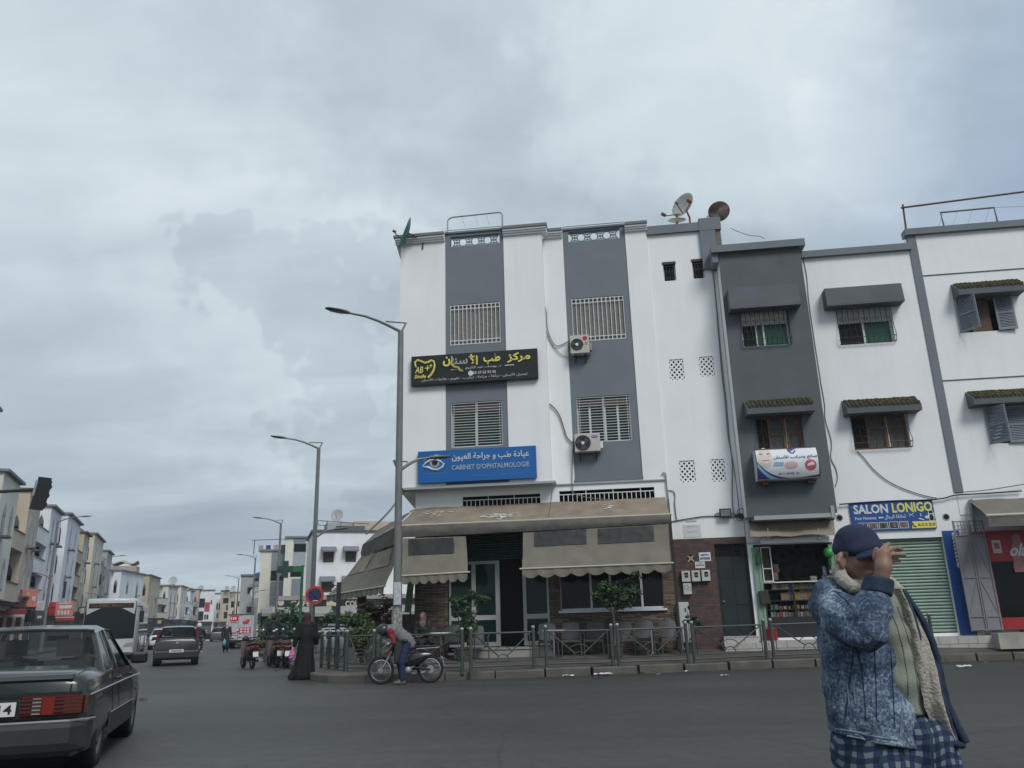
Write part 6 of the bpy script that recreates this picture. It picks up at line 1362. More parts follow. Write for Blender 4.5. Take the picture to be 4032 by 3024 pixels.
c=AT('n',1395,700,52);c.z=0;z1_,zc_=AT('n',1405,535,52).z,AT('n',1258,575,52).z;gp=mat('pharmacy_pole_green',(.02,.09,.05),.5,.1);t=thing('pharmacy_cross','green pharmacy cross on a green pole before the cafe house across the side street','sign',c,-math.atan2(c.x,c.y))
b=MB();b.cyl((0,0,0),(0,0,z1_),.09);b.build('pole',gp,t);sx=-(1400-1258)/2.37/FPX*52*1.06;u_=62/2.37/FPX*52*1.02
b=MB();b.prism([(sx+u_*a,-.1,zc_+u_*c_*1.08)for a,c_ in((-.38,1.05),(.38,1.05),(.38,.38),(1.05,.38),(1.05,-.38),(.38,-.38),(.38,-1.05),(-.38,-1.05),(-.38,-.38),(-1.05,-.38),(-1.05,.38),(-.38,.38))],(0,.2,0));cr=b.build('cross',mat('cross_dark_green',(.012,.05,.04),.5,.2,6),t)
b=MB();b.prism([(sx+u_*a*1.06,-.06,zc_+u_*c_*1.13)for a,c_ in((-.40,1.05),(.40,1.05),(.40,.40),(1.05,.40),(1.05,-.40),(.40,-.40),(.40,-1.05),(-.40,-1.05),(-.40,-.40),(-1.05,-.40),(-1.05,.40),(-.40,.40))],(0,.12,0));b.build('cross_rim',mat('cross_rim_green',(.012,.075,.03),.5,.1),cr)
b=MB();b.box(sx+u_*1.05,.0,-.09,.09,zc_-u_*.36,zc_+u_*.42);b.build('arm_panel',mat('pharmacy_green',(.012,.13,.045),.5,.2,4),t)
# traffic light on a mast arm, seen from behind
d0=27.0;hc=AT('o',382,340,d0);t=thing('traffic_light','black traffic light seen from behind hanging on a mast arm at the left edge','traffic light',(hc.x-4.5,hc.y,0))
bx=Vector((hc.x-4.5,hc.y,0));b=MB(bx);b.cyl(bx,(bx.x,bx.y,hc.z+.1),.10,.075);b.build('pole',M['iron'],t);b=MB(bx);e0_=AT('o',0,322,d0);e1_=AT('o',335,302,d0);b.tube([(bx.x,bx.y,e0_.z-.15),e0_,e1_],[.07,.06,.05],10);b.build('mast_arm',M['iron'],t)
ux=(AT('o',432,340,d0)-AT('o',332,340,d0)).normalized();tilt=R(8.5);up=Vector((math.sin(tilt),0,math.cos(tilt)));sd_=Vector((math.cos(tilt),0,-math.sin(tilt)))
w2_,h2_=.235,.56
def hb(b,a0,a1,c0_,c1_,y0,y1):b.prism([hc+sd_*a0+up*c0_+Vector((0,y0,0)),hc+sd_*a1+up*c0_+Vector((0,y0,0)),hc+sd_*a1+up*c1_+Vector((0,y0,0)),hc+sd_*a0+up*c1_+Vector((0,y0,0))],(0,y1-y0,0))
b=MB(bx);hb(b,-w2_,w2_,-h2_,h2_,-.03,.0);b.build('backboard',M['black'],t,bevel=.01);b=MB(bx);hb(b,-.15,.15,-.48,.48,.001,.2);b.build('housing',M['black'],t)
for q in(-.3,0,.3):b=MB(bx);b.cyl(hc+up*q+Vector((0,.2,0)),hc+up*q+Vector((0,.36,-.02)),.11,.10,14);b.build('visor',M['black'],t)
b=MB(bx);hb(b,-w2_-.03,-w2_+.05,-.12,.42,-.06,-.031);b.tube([e1_,hc+up*.12-sd_*w2_],.05,8);b.build('bracket',M['steel'],t)
# ---------------------------------------------------------------- houses along the left pavement
cornm=[mat('grey_trim',(.20,.21,.22),.8,.1),mat('brown_trim',(.17,.115,.08),.8,.1),mat('slate_trim',(.20,.21,.24),.8,.1),M['tan']]
shopm=mat('dim_shopfront',(.035,.035,.035),.6,.6,.7)
def hcol(n,c):return mat(n,c,.85,.10,.5,dirt=.25,dcol=tuple(v*.6 for v in c),streak=True)
HC=dict(cream=hcol('cream_plaster',(.66,.65,.57)),peach=hcol('peach_plaster',(.52,.45,.36)),white=hcol('street_white',(.76,.78,.80)),blue=hcol('bluish_white',(.72,.75,.78)),ochre=hcol('ochre_plaster',(.47,.41,.31)),lemon=hcol('pale_yellow',(.60,.57,.46)),grey=hcol('grey_plaster',(.36,.37,.36)),sand=hcol('sand_plaster',(.47,.40,.30)))
def arch_win(b,x,y,z,w_,h_,axis):
 """pointed dark opening as a thin plate: axis 'x' on a front face, 'y' on a side face"""
 pr=[(-w_/2,0),(w_/2,0),(w_/2,h_*.72),(0,h_),(-w_/2,h_*.72)]
 if axis=='x':b.prism([(x+a,y,z+c)for a,c in pr],(0,.03,0))
 else:b.prism([(x,y+a,z+c)for a,c in reversed(pr)],(-.03,0,0))
def street_house(label,a0,a1,H,col,trim,style,seed,lat=-12.4,mirror=False,bayd=1.3):
 r_=random.Random(seed);pA,pB=(SP(a0,lat,0),SP(a1,lat,0))if not isinstance(a0,Vector)else(a0,a1);w_=(pB-pA).length;base=pA;t=thing('street_house',label,'house',base,math.atan2((pB-pA).y,(pB-pA).x),'houses along the left pavement');cm=HC[col];tm=cornm[trim]
 bx=w_*(.46 if style!='bay' else .30);z0=3.5;fl_=(H-.9-z0)/max(2,round((H-z0)/3.1));nf=max(2,round((H-z0)/3.1))
 b=MB();b.box(0,w_,0,9,0,H-.02);b.box(bx,w_-.02,-bayd,-.001,z0,H);b.build('wall',cm,t)
 b=MB();b.box(-.02,bx-.2,-.35,9,H-.15,H+.12);b.build('cornice',tm,t);b=MB();b.box(bx-.2,w_+.1,-bayd-.3,.3,H+.001,H+.16);b.build('cornice',tm,t)
 for f in range(nf):
  z=z0+fl_*f
  if style!='bay':# balcony on the near half, its open side toward the corner
   b=MB();b.box(.15,bx-.003,-bayd,-.003,z-.05,z+.16);b.box(.15,bx-.003,-bayd,-bayd+.12,z+.161,z+1.1);b.box(.15,.27,-bayd+.121,-.003,z+.161,z+1.1);bl_=b.build('balcony',cm,t)
   b=MB();b.box(.10,bx-.006,-bayd-.05,-bayd+.16,z+1.101,z+1.2);b.box(.10,.32,-bayd+.161,-.003,z+1.101,z+1.2);b.build('balcony_coping',tm,bl_)
   b=MB();b.box(bx*.25,bx*.6,-.03,-.003,z+.16,z+2.3);b.build('balcony_door',M['glassd']if r_.random()<.6 else M['wood'],t)
  b=MB();arch_win(b,bx-.001,-bayd*.5,z+.55,.42,2.0,'y');b.build('window',M['greyd'],t);b=MB();b.box(bx-.05,bx-.032,-bayd*.5-.18,-bayd*.5+.18,z+.7,z+1.75);b.build('shutter',M['glassd'],t)
  for q in range(1 if w_<8 else 2):
   xx=bx+(w_-bx)*(.3+.42*q);b=MB();arch_win(b,xx,-bayd-.03,z+.5,.9,2.1,'x');wv=b.build('window',M['greyl'],t);b=MB();b.box(xx-.36,xx+.36,-bayd-.045,-bayd-.031,z+.6,z+1.8);b.build('pane',M['glassd'],wv)
   if r_.random()<.35:b=MB();b.box(xx-.55,xx+.55,-bayd-.5,-bayd-.046,z+.3,z+.42);b.build('window_box',M['greyd'],wv)
  b=MB();b.box(bx*.45,bx*.8,-.025,-.003,z+.9,z+2.1);b.build('window',M['glassd'],t)
 b=MB();b.box(.3,w_-.3,-.06,-.003,.15,2.9);b.build('shopfront',shopm,t)
 b=MB();b.box(.2,w_-.2,-.8 if seed%2 else-.3,-.003,2.95,3.35);b.build('shop_fascia',mat('fascia_%d'%(seed%5),[(.28,.04,.04),(.05,.07,.12),(.40,.38,.32),(.06,.14,.10),(.30,.24,.14)][seed%5],.7,.3,2),t)
 return t
EDG=[(-120,90,'cream',0,'balc','cream house cut by the left edge behind the traffic light mast'),(190,262,'cream',2,'balc','pale cream house behind the traffic light mast with pointed windows'),(392,400,'peach',1,'balc','peach house with deep balconies right behind the traffic light'),(578,545,'white',2,'balc','white house with dark trimmed balconies behind the first left lamp'),(752,640,'blue',2,'bay','tall bluish white house with pointed windows right of the first left lamp'),(838,748,'ochre',1,'balc','ochre house with brown balconies left of the cream one'),(968,800,'lemon',3,'bay','pale yellow house above the bus'),(1050,918,'grey',0,'balc','grey house with a dark roof edge right of the yellow one'),(1268,1100,'blue',0,'bay','plain white house with a covered roof terrace above the bus'),(1425,1138,'ochre',3,'bay','ochre house just right of the bus roof'),(1600,1220,'cream',3,'balc','cream house with three dishes on its roof'),(1690,1222,'cream',3,'bay','narrow cream house right of the one with dishes'),(1758,1258,'blue',2,'balc','narrow blue white house far down the left side'),(1850,1248,'peach',3,'balc','far peach house at the end of the left side')]
pts_=[]
for i,(x,y,*_q)in enumerate(EDG):
 if i<=8:al,z=AL('o',x,y,-11.1);q=SP(al,-12.4)
 else:r=ray('o',x,y);z=11.6;q=CAM+r*((z-CAMZ)/r.z);q.z=0;q=q+Vector((-.929,-.37,0))*1.3
 if i>7:d_=(134,150,165,178,190,205)[i-8];q=AT('o',x,y,d_);z=q.z;q.z=0
 pts_.append((q,min(max(z,9.0),14.5)))
for i,(x,y,col,trim,st,lab)in enumerate(EDG):
 q,z=pts_[i];q0_=pts_[i-1][0]if i else q-Vector((-.37,.929,0))*12
 d_=(q-q0_).normalized()*.02
 street_house(lab,q0_+d_,q,z if i else 13.5,col,trim,st,20+i)
def PFr(k,x,y,dist,yaw=0.0):
 """vertical plane facing the camera at dist; returns root pos, rz, and pixel -> local (x, z)"""
 c=AT(k,x,y,dist);c.z=0;rz=-math.atan2(c.x,c.y)+yaw;dx=Vector((math.cos(rz),math.sin(rz),0));n=Vector((-dx.y,dx.x,0))
 def f(kk,xx,yy,o=0.0):
  r=ray(kk,xx,yy);t_=((c-CAM).dot(n)+o)/r.dot(n);q=CAM+r*t_-c;return q.dot(dx),q.z
 return c,rz,f
# small row of far houses that closes the view
def far_house(label,k,x0,x1,ytop,dist,col,wins,trim=0,grp='far houses closing the avenue',name='far_house',yaw=0.0,ybot=None):
 c,rz,f=PFr(k,(x0+x1)/2,ytop,dist,yaw);t=thing(name,label,'house',c,rz,grp);xa,xb=f(k,x0,ytop)[0],f(k,x1,ytop)[0];H=f(k,(x0+x1)/2,ytop)[1]
 b=MB();b.box(xa,xb,0,9,0,H);b.build('wall',HC[col],t);b=MB();b.box(xa-.1,xb+.1,-.25,9.1,H+.002,H+.22);b.build('cornice',cornm[trim],t)
 for(wx,wy,ww,wh_)in wins:
  a=f(k,wx,wy);e_=f(k,wx+ww,wy+wh_);b=MB();b.box(a[0],e_[0],-.04,-.003,e_[1],a[1]);wv=b.build('window',M['greyd'],t);b=MB();b.box(a[0]+.08,e_[0]-.08,-.055,-.041,e_[1]+.08,a[1]-.08);b.build('pane',M['glassd'],wv)
 b=MB();b.box(xa+.1,xb-.1,-.5,-.003,2.7,3.2);b.build('shop_fascia',shopm,t);b=MB();b.box(xa+.2,xb-.2,-.05,-.003,.1,2.69);b.build('shopfront',M['greyd'],t)
 return t,f,(xa,xb,H)
far_house('far peach and cream house left of the white one with a red banner','n',335,430,775,205,'peach',[(345,845,40,55),(345,930,30,80),(400,870,15,40),(395,985,15,40)],3)
fh,ff,_=far_house('far white house with a red banner on its front','n',430,585,770,200,'blue',[(432,845,55,85),(420,965,52,85),(485,995,12,45),(505,995,16,45),(545,860,10,40)],0)
a,e_=ff('n',492,880),ff('n',532,965);b=MB();b.box(a[0],e_[0],-.1,-.06,e_[1],a[1]);o_=b.build('red_banner',mat('banner_red',(.42,.05,.06),.7,.4,2));o_.parent=fh
far_house('far narrow blue house right of the red banner','n',587,642,800,225,'blue',[(598,890,10,60),(620,890,10,60),(600,980,10,50)],2)
far_house('far tan house with an extra roof storey beside the truck','n',642,720,775,215,'sand',[(660,840,50,50),(690,905,14,50),(668,970,30,60)],1);far_house('far pale yellow house behind the box truck','n',720,830,790,220,'lemon',[(735,870,30,60),(745,960,20,50),(800,870,12,50)],3)
far_house('far cream house low behind the parked hatchback','n',268,334,778,230,'white',[(280,850,20,60),(275,960,20,60),(310,860,14,60)],2)
# right hand row across the side street
RG='houses on the right of the avenue'
far_house('grey house with a satellite dish on its wall right of the truck','n',830,1008,632,128,'grey',[(888,740,85,60),(880,920,62,55),(945,650,50,35)],0,RG,'avenue_house',.0)
hh,hf,(xa,xb,H)=far_house('white house with grey stripes and washing on its roof','n',1015,1245,402,108,'cream',[(1105,580,120,100)],0,RG,'avenue_house',.0)
for(p0x,p0y,p1x,p1y)in((1115,412,1225,570),(1100,690,1210,825),(1095,835,1200,905)):a,e_=hf('n',p0x,p0y),hf('n',p1x,p1y);b=MB();b.box(a[0],e_[0],-.06,-.003,e_[1],a[1]);b.build('stripe_panel',M['bgrey'],hh)
hh,hf,(xa,xb,H)=far_house('taller white house with a tall grey stair window','n',1246,1500,280,100,'cream',[(1320,330,115,82)],0,RG,'avenue_house',.0)
for(p0x,p0y,p1x,p1y,m_)in((1315,415,1425,545,M['greyl']),(1318,285,1430,322,M['bgrey']),(1300,660,1390,825,M['bgrey']),(1290,560,1400,640,M['glassd']),(1290,830,1390,900,M['bgrey'])):a,e_=hf('n',p0x,p0y),hf('n',p1x,p1y);b=MB();b.box(a[0],e_[0],-.06,-.003,e_[1],a[1]);b.build('stripe_panel',m_,hh)
# the cafe house across the side street
c,rz,f=PFr('n',1800,500,84,.10);t=thing('cafe_house','white three storey cafe house with grey window awnings and a dark fascia','house',c,rz);xa,xb,H=f('n',1500,300)[0],f('n',2133,300)[0]+7,f('n',1800,222)[1]
b=MB();b.box(xa,xb,0,10,3.4,H);b.box(xa,xb,1.5,10,0,3.4);b.build('wall',HC['white'],t);b=MB();b.box(xa-.2,xb,-.2,10,H+.002,H+.18);b.build('cornice',M['greyd'],t)
for(wx,wy,hx)in((1595,412,1575),(1803,408,1780),(1578,690,1562),(1785,685,1770),(2010,400,1990)):
 a,e_=f('n',wx,wy),f('n',wx+95,wy+94);b=MB();b.box(a[0],e_[0],-.05,-.003,e_[1],a[1]);wv=b.build('window',mat('brown_blind',(.085,.045,.035),.7,.3,4),t)
 a2,e2=f('n',hx,wy-52),f('n',hx+140,wy+2);b=MB();b.prism([(a2[0],-.003,a2[1]),(a2[0],-.45,a2[1]-.1),(a2[0],-.95,e2[1]+.12),(a2[0],-.95,e2[1]),(a2[0],-.003,e2[1]+.3)],(e2[0]-a2[0],0,0));b.build('window_awning',mat('awning_slate',(.17,.18,.215),.8,.1),t)
a,e_=f('n',1645,118),f('n',1905,208);b=MB();b.box(a[0],e_[0],2.5,6,H+.19,a[1]+.1);b.build('roof_storey',HC['grey'],t);a,e_=f('n',1725,160),f('n',1990,205);b=MB();b.box(a[0],e_[0],.6,1.6,H+.19,a[1]);b.build('roof_parapet',M['greyd'],t);a,e_=f('n',1900,105),f('n',2133,200);b=MB();b.box(a[0],e_[0]+4,1.7,2.49,H+.19,a[1]);b.build('roof_storey',HC['sand'],t)
q0,q1=f('n',1180,875),f('n',2000,905);fx0=f('n',1170,880)[0]
b=MB();b.box(fx0,xb,-1.2,-.003,q1[1]-.05,q0[1]+.08);fas=b.build('fascia',mat('fascia_black',(.012,.014,.014),.4,.2),t)
b=MB();b.box(fx0,xb,-1.3,-.003,q0[1]+.081,q0[1]+.5);b.build('fascia_trim',M['beige'],t)
gld=mat('fascia_lettering',(.50,.44,.34),.5,.1)
for s,x0,x1 in(('CAFE',1285,1480),('COLA',1800,1960)):a,e_=f('n',x0,893,-1.2),f('n',x1,893,-1.2);text('lettering',s,(a[0],e_[0],a[1]-.28,a[1]+.28),-1.201,gld,t,(0,0,0),.02,.03)
for x in(1200,1668):a=f('n',x,885,-1.2);b=MB();b.lathe((a[0],-1.24,a[1]),(0,1,0),[(.001,0),(.3,0),(.3,.03)],14)if x==1200 else b.prism([(a[0]+u,-1.23,a[1]+v)for u,v in((-.45,-.3),(.5,-.3),(.5,0),(.15,.1),(.05,.4),(-.25,.4),(-.45,.1))],(0,.02,0));b.build('fascia_emblem',gld,t)
a,e_=f('n',1160,925,-2.5),f('n',1930,965,-2.5);b=MB();b.prism([(fx0-.5,-1.25,q1[1]-.08),(fx0-.5,-3.0,q1[1]-.75),(fx0-.5,-3.0,q1[1]-1.05),(fx0-.5,-1.25,q1[1]-.85)],(xb-fx0+.5,0,0));b.build('cafe_awning',M['beige'],t)
b=MB();b.box(fx0,xb,1.3,1.45,0,3.4);b.build('dark_front',M['dark'],t)
for x in(1560,1820):a=f('n',x,1000,-.5);b=MB();b.cyl((a[0],-.3,0),(a[0],-.3,3.4),.12);b.build('pillar',M['greyd'],t)
pz=AT('n',1727,70,88);dish('round white dish on the roof of the cafe house across the side street',pz,(-.1,-1,.3),.68,gw,mast=(pz.x,pz.y+.6,H))
c0_=f('n',1535,105);bb=t.location.copy();rr2=thing('roof_rail_frame','thin roof rail around the terrace of the cafe house','rail',bb,rz);b=MB()
za=f('n',1600,110)[1];xs_=[f('n',x,110)[0]for x in(1535,1635,1765)]
for x in xs_:b.cyl((x,.5,H+.18),(x,.5,za),.04)
b.tube([(xs_[0]-.3,.5,za),(xs_[-1]+3,.5,za-.35)],.04);b.tube([(xs_[0],.5,za-.02),(xs_[0]+.5,4,za-.1),(xs_[-1]+2,4,za-.1)],.04);b.build('rail',M['greyd'],rr2)
for nm,k,x,y,d_,rad in(('small dish on the cream house roof left','o',1448,1152,180,.55),('dark dish on the cream house roof middle','o',1485,1165,180,.45),('largest pale dish on the cream house roof','o',1615,1155,176,1.05),('lower dish below the largest one','o',1605,1195,174,.6),('dish above the far peach house','n',452,750,205,.8),('pair of dishes over the far pale yellow house','n',755,748,218,.7),('dish over the far tan house','n',695,748,214,.6),('big dish on the wall of the grey house','n',968,795,126,1.0)):
 pz=AT(k,x,y,d_);dish(nm,pz,(.1,-1,.35),rad*.9,gw,mast=(pz.x,pz.y+1,pz.z-2.2),grp='small satellite dishes far down the avenue')
# roof clutter: washing and a tarpaulin
pz=AT('n',1130,385,108);t=thing('washing_line','washing line with coloured clothes on the roof of the striped house','washing',pz);b=MB()
for x in(-2.6,2.6):b.cyl((x,0,-.6),(x,0,1.3),.05)
b.tube([(-2.9,0,1.25),(2.9,0,1.3)],.04);b.build('line_frame',M['iron'],t)
for k,cc in enumerate(((.35,.33,.30),(.04,.05,.18),(.45,.28,.30),(.05,.05,.05))):b=MB();b.box(-2+k*1.0,-1.4+k*1.0,-.03,.03,-.35,.55);b.build('garment',mat('garment_%d'%k,cc,.8,.3,3),t)
pz=AT('n',985,612,126);b=MB();b.prism([(-1.2,0,-.5),(1.4,0,-.5),(1.3,0,.5),(-.2,0,.1)],(0,.8,0));o_=b.build('blue_tarpaulin',mat('tarpaulin_blue',(.03,.08,.28),.6,.3));o_.location=pz;tag(o_,'blue tarpaulin on the roof of the grey house','tarpaulin')
pz=AT('o',1105,1012,142);b=MB()
rows=[[(x,y*2.2,.7*math.cos(y*1.2)+.25*math.sin(x*2.2))for y in(-1,-.5,0,.5,1)]for x in[q*.5-3.4 for q in range(14)]];b.grid(rows);b.box(-3.2,3.2,-2,2,-1.1,-.2);o_=b.build('covered_terrace',mat('dusty_tarp',(.33,.31,.28),.9,.3,1));o_.location=pz;o_.rotation_euler=(0,0,.3);tag(o_,'dusty sheet covered terrace on the plain white house roof','cover')
# shop signs at the left
def blade(label,k,x0,y0,x1,y1,d_,m,mark=None,grp='shop signs along the left pavement',depth=.35):
 c,rz,f=PFr(k,(x0+x1)/2,(y0+y1)/2,d_);a,e_=f(k,x0,y0),f(k,x1,y1);c2=c+Vector((0,0,e_[1]));t=thing('shop_sign',label,'sign',c2,rz,grp);H=a[1]-e_[1]
 b=MB();b.box(a[0],e_[0],0,depth,0,H);b.build('board',m,t,bevel=.02)
 if mark:
  for(u0,u1,v0,v1,mm)in mark:b=MB();b.box(a[0]+(e_[0]-a[0])*u0,a[0]+(e_[0]-a[0])*u1,-.02,-.001,H*v0,H*v1);b.build('print',mm,t)
 b=MB();b.bar((a[0]+.1,depth,H*.6),(a[0]-2.5,depth+1.2,H*.6),.08);b.build('bracket',M['iron'],t)
 return t
R1,R2,W1,B1_,Y1,P1=mat('board_red',(.36,.025,.03),.5,.2,3),mat('board_pink_red',(.50,.16,.15),.5,.2,3),mat('board_pale',(.52,.52,.50),.5,.2,3),mat('board_black',(.02,.022,.025),.4,.3,3),mat('board_yellow',(.45,.38,.10),.5,.2,3),mat('board_blue',(.16,.20,.42),.5,.3,2)
blade('blue and white shop board at the very left edge','o',-20,1215,128,1390,57,P1,[(.1,.95,.05,.45,W1),(.62,.95,.5,.7,Y1)])
blade('red box sign with a golden figure and white patches','o',145,1235,340,1398,58,R2,[(.18,.38,.35,.65,W1),(.76,.92,.35,.6,W1),(.5,.62,.1,.85,Y1)])
blade('black and red poster high on the bluish white house','o',482,1158,605,1315,76,B1_,[(.05,.78,-.02,.13,R1),(.2,.7,.45,.6,R1)],depth=.15)
blade('dark red shop board left of the pink one','o',430,1352,524,1476,70,R1);blade('pink shop board with white prints','o',525,1350,678,1482,69.5,R2,[(.18,.88,.52,.75,W1),(.15,.25,.1,.4,W1),(.33,.43,.1,.4,W1),(.5,.6,.1,.4,W1),(.68,.78,.1,.4,W1),(.15,.8,.86,.93,W1)])
blade('black shop board under the red box sign','o',235,1425,322,1535,60,B1_);blade('dark green shop board beside the first left lamp','o',325,1440,415,1530,62,mat('board_dark_green',(.05,.07,.065),.5,.3,2),[(.3,.7,.3,.55,W1)]);blade('pale shop board behind the first left lamp','o',340,1345,440,1432,64,W1)
blade('red awning board with a white edge','o',520,1490,690,1525,67,R1,[(-.02,1.0,.75,.95,W1)],depth=1.2);blade('dark red fascia over the bright shopfront at left','o',60,1418,245,1465,56,mat('fascia_maroon',(.17,.02,.03),.5,.2),depth=.8)
blade('black and yellow board right of the bus','o',1440,1500,1530,1575,150,B1_,[(.35,.7,.3,.7,Y1)]);blade('blue shop board right of the bus','o',1435,1590,1560,1625,145,P1,depth=.6);blade('yellow shop board under the blue one','o',1440,1626,1545,1650,144,Y1,depth=.6)
c,rz,f=PFr('o',100,1530,57);t=thing('white_shopfront','white framed shopfront with dark red panels at the left edge','shopfront',c,rz);a,e_=f('o',-60,1470),f('o',215,1600);b=MB();b.box(a[0],e_[0],0,.3,.1,a[1]);b.build('frame',W1,t)  # plain white board frame
for k in range(3):u0,u1=f('o',-10+82*k,1480)[0],f('o',38+82*k,1480)[0];b=MB();b.box(u0,u1,-.03,-.001,.4,a[1]-.2);b.build('panel',mat('panel_maroon',(.14,.03,.03),.5,.4,3),t)
# ---------------------------------------------------------------- greenery across the side street
def bush(name,label,k,x,y,d_,blobs,n,size,lm,seed,cat='tree',trunk=True,h=1.0):
 p=AT(k,x,y,d_);p.z=.05;L_=lambda xx,yy:AT(k,xx,yy,d_)-p
 return tree(name,label,p,[(L_(a,b_),r_)for a,b_,r_ in blobs],n,size,lm,[((0,0,0),.12),((0,0,h*.5),.10),((0,0,h),.08)]if trunk else None,None,cat,seed,'trees and shrubs across the side street')
bush('street_tree','broad dark tree in front of the cafe house awning','n',1260,1150,60,[(1225,1000,(1.0,1,.8)),(1290,1010,(1.1,1,.9)),(1245,1080,(1.4,1.2,.9)),(1320,1060,(.9,1,.8)),(1190,1090,(.8,1,.7))],1500,.16,LM,31,h=1.5)
bush('street_tree','thin small tree right of the no parking sign','n',1640,1130,58,[(1640,1010,(.8,.8,.7)),(1610,1040,(.6,.6,.5)),(1670,1050,(.6,.6,.5))],700,.13,LM,32,h=1.6)
bush('hedge_bush','low hedge behind the parked silver car','n',1340,1150,56,[(1300,1140,(1.4,.6,.45)),(1420,1150,(1.4,.6,.4)),(1560,1150,(1.5,.6,.45))],1000,.12,[LM[0],LM[1],LM[1]],33,'hedge',False)
bush('grass_clump','clump of yellow green weeds on the island behind the scooters','n',1060,1290,44,[(1040,1290,(.8,.5,.35)),(1100,1250,(.6,.5,.5)),(1010,1275,(.4,.4,.3))],900,.10,[LO[0],LO[1],LM[1]],34,'weeds',False)
bush('street_tree','small tree behind the parked scooters with a pale stem','n',1085,1180,46,[(1085,1170,(.5,.5,.5)),(1070,1220,(.5,.5,.4))],400,.11,[LO[0],LM[1],LO[1]],36,h=.8)
bush('street_tree','dark tree by the shop canopy left of the third lamp','n',1040,1110,85,[(1060,1080,(1.2,1,1.0)),(1100,1060,(1,1,.8))],500,.18,LM,37,h=1.6)
bush('hedge_bush','green bushes behind the barriers at the left of the dark post','n',1560,1240,40,[(1545,1150,(.5,.5,.35)),(1520,1190,(.5,.5,.3))],350,.1,LM,38,'hedge',False)
# low shop canopy behind the truck
c,rz,f=PFr('n',1090,1000,92,.1);t=thing('shop_canopy','grey shop canopy with a dark opening beside the third lamp','canopy',c,rz);a,e_=f('n',1012,940),f('n',1170,1000);b=MB();b.prism([(a[0],0,a[1]),(a[0],-1.5,e_[1]+.2),(a[0],-1.5,e_[1]-.1),(a[0],0,e_[1]-.1)],(e_[0]-a[0],0,0));b.build('canopy',mat('canopy_grey',(.22,.22,.22),.8,.2),t);b=MB();b.box(a[0]+.1,e_[0]-.1,.0,.1,0,e_[1]-.11);b.build('dark_front',M['dark'],t)
# ================================================================== vehicles
def paint(name,c,rough=.28,dirt=.25):return mat(name,c,rough,.06,2,coat=.5,dirt=dirt,dcol=tuple(min(.3,v*.6+.06)for v in c))
tintg=glass('tinted_car_glass',(.012,.015,.016),.04,.62)
lightg=glass('clear_car_glass',(.05,.06,.065),.04,.26)
tlr=glass('tail_lamp_red',(.075,.006,.006),.25);tla=glass('tail_lamp_amber',(.12,.03,.01),.25);tlw=glass('tail_lamp_clear',(.26,.27,.25),.2)
tlb=glass('tail_lamp_lit_red',(.17,.022,.014),.25)
pl_w=mat('plate_white',(.60,.61,.60),.5,.05,8)
def cut_boxes(o,cyl):
 """cut wheel openings with a boolean and keep only the result"""
 cut=MB();
 for p,q,r_ in cyl:cut.cyl(p,q,r_,seg=28)
 c=cut.build('cutter',M['black']);c.data.validate()
 bm=bmesh.new();bm.from_mesh(c.data);bmesh.ops.recalc_face_normals(bm,faces=bm.faces);bm.to_mesh(c.data);bm.free()
 md=o.modifiers.new('b','BOOLEAN');md.object=c;md.operation='DIFFERENCE';md.solver='EXACT';md.use_hole_tolerant=True
 bpy.context.view_layer.update();ev=o.evaluated_get(bpy.context.evaluated_depsgraph_get());me=bpy.data.meshes.new_from_object(ev)
 o.modifiers.clear();o.data=me;bpy.data.objects.remove(c)
def wheel(parent,c,r_,w_,rimm,side_,spokes=8):
 """tyre with rim sub-part; side_ = +1 left, -1 right"""
 c=Vector(c);b=MB(c);h=w_/2
 b.lathe(c,(0,1,0),[(r_*.62,-h),(r_*.9,-h),(r_*.985,-h*.75),(r_,-h*.3),(r_,h*.3),(r_*.985,h*.75),(r_*.9,h),(r_*.62,h)],32,close=True);t=b.build('wheel',M['rubber'],parent,smooth=True);t.location=c
 b=MB();s=side_*h;b.lathe((0,0,0),(0,1,0),[(r_*.63,s*.95),(r_*.60,s*.80),(r_*.50,s*.55),(r_*.2,s*.75),(.001,s*.8)],28);rm=b.build('rim',rimm,t)
 b=MB()
 for k in range(spokes):a=2*math.pi*k/spokes;b.sphere((r_*.42*math.cos(a),s*.66,r_*.42*math.sin(a)),(r_*.06,.01,r_*.06),8,5)
 b.build('rim_holes',M['black'],rm)
 return t
def loft_body(root,name,secs,m,creases=True,skip=None,ang=40):
 """secs: list of (x, half section points from bottom centre to top centre)"""
 b=MB();rings=[]
 for x,hp in secs:
  full=[(x,y,z)for y,z in hp]+[(x,-y,z)for y,z in reversed(hp[1:-1])];rings.append([b.V(p)for p in full])
 n=len(rings[0]);h=len(secs[0][1])
 for k in range(len(rings)-1):
  for j in range(n):
   jj=j if j<h-1 else n-1-j # mirrored strip index
   if skip and skip(k,jj):continue
   A,B=rings[k],rings[k+1];b.F(A[j],B[j],B[(j+1)%n],A[(j+1)%n])
 b.F(*rings[0]);b.F(*reversed(rings[-1]))
 o=b.build(name,m,root,smooth=True,merge=True);o.data.set_sharp_from_angle(angle=R(ang));return o
def sec(zl,hl,hm,zm,hb,zb,hr,zr,ht,zt):
 return[(0,zl),(hl*.92,zl),(hl,zl+.07),(hm,zm-.12),(hm,zm),(hm-.015,zm+.10),(hb,zb),(hr,zr),(ht,zt),(0,zt+.015)]
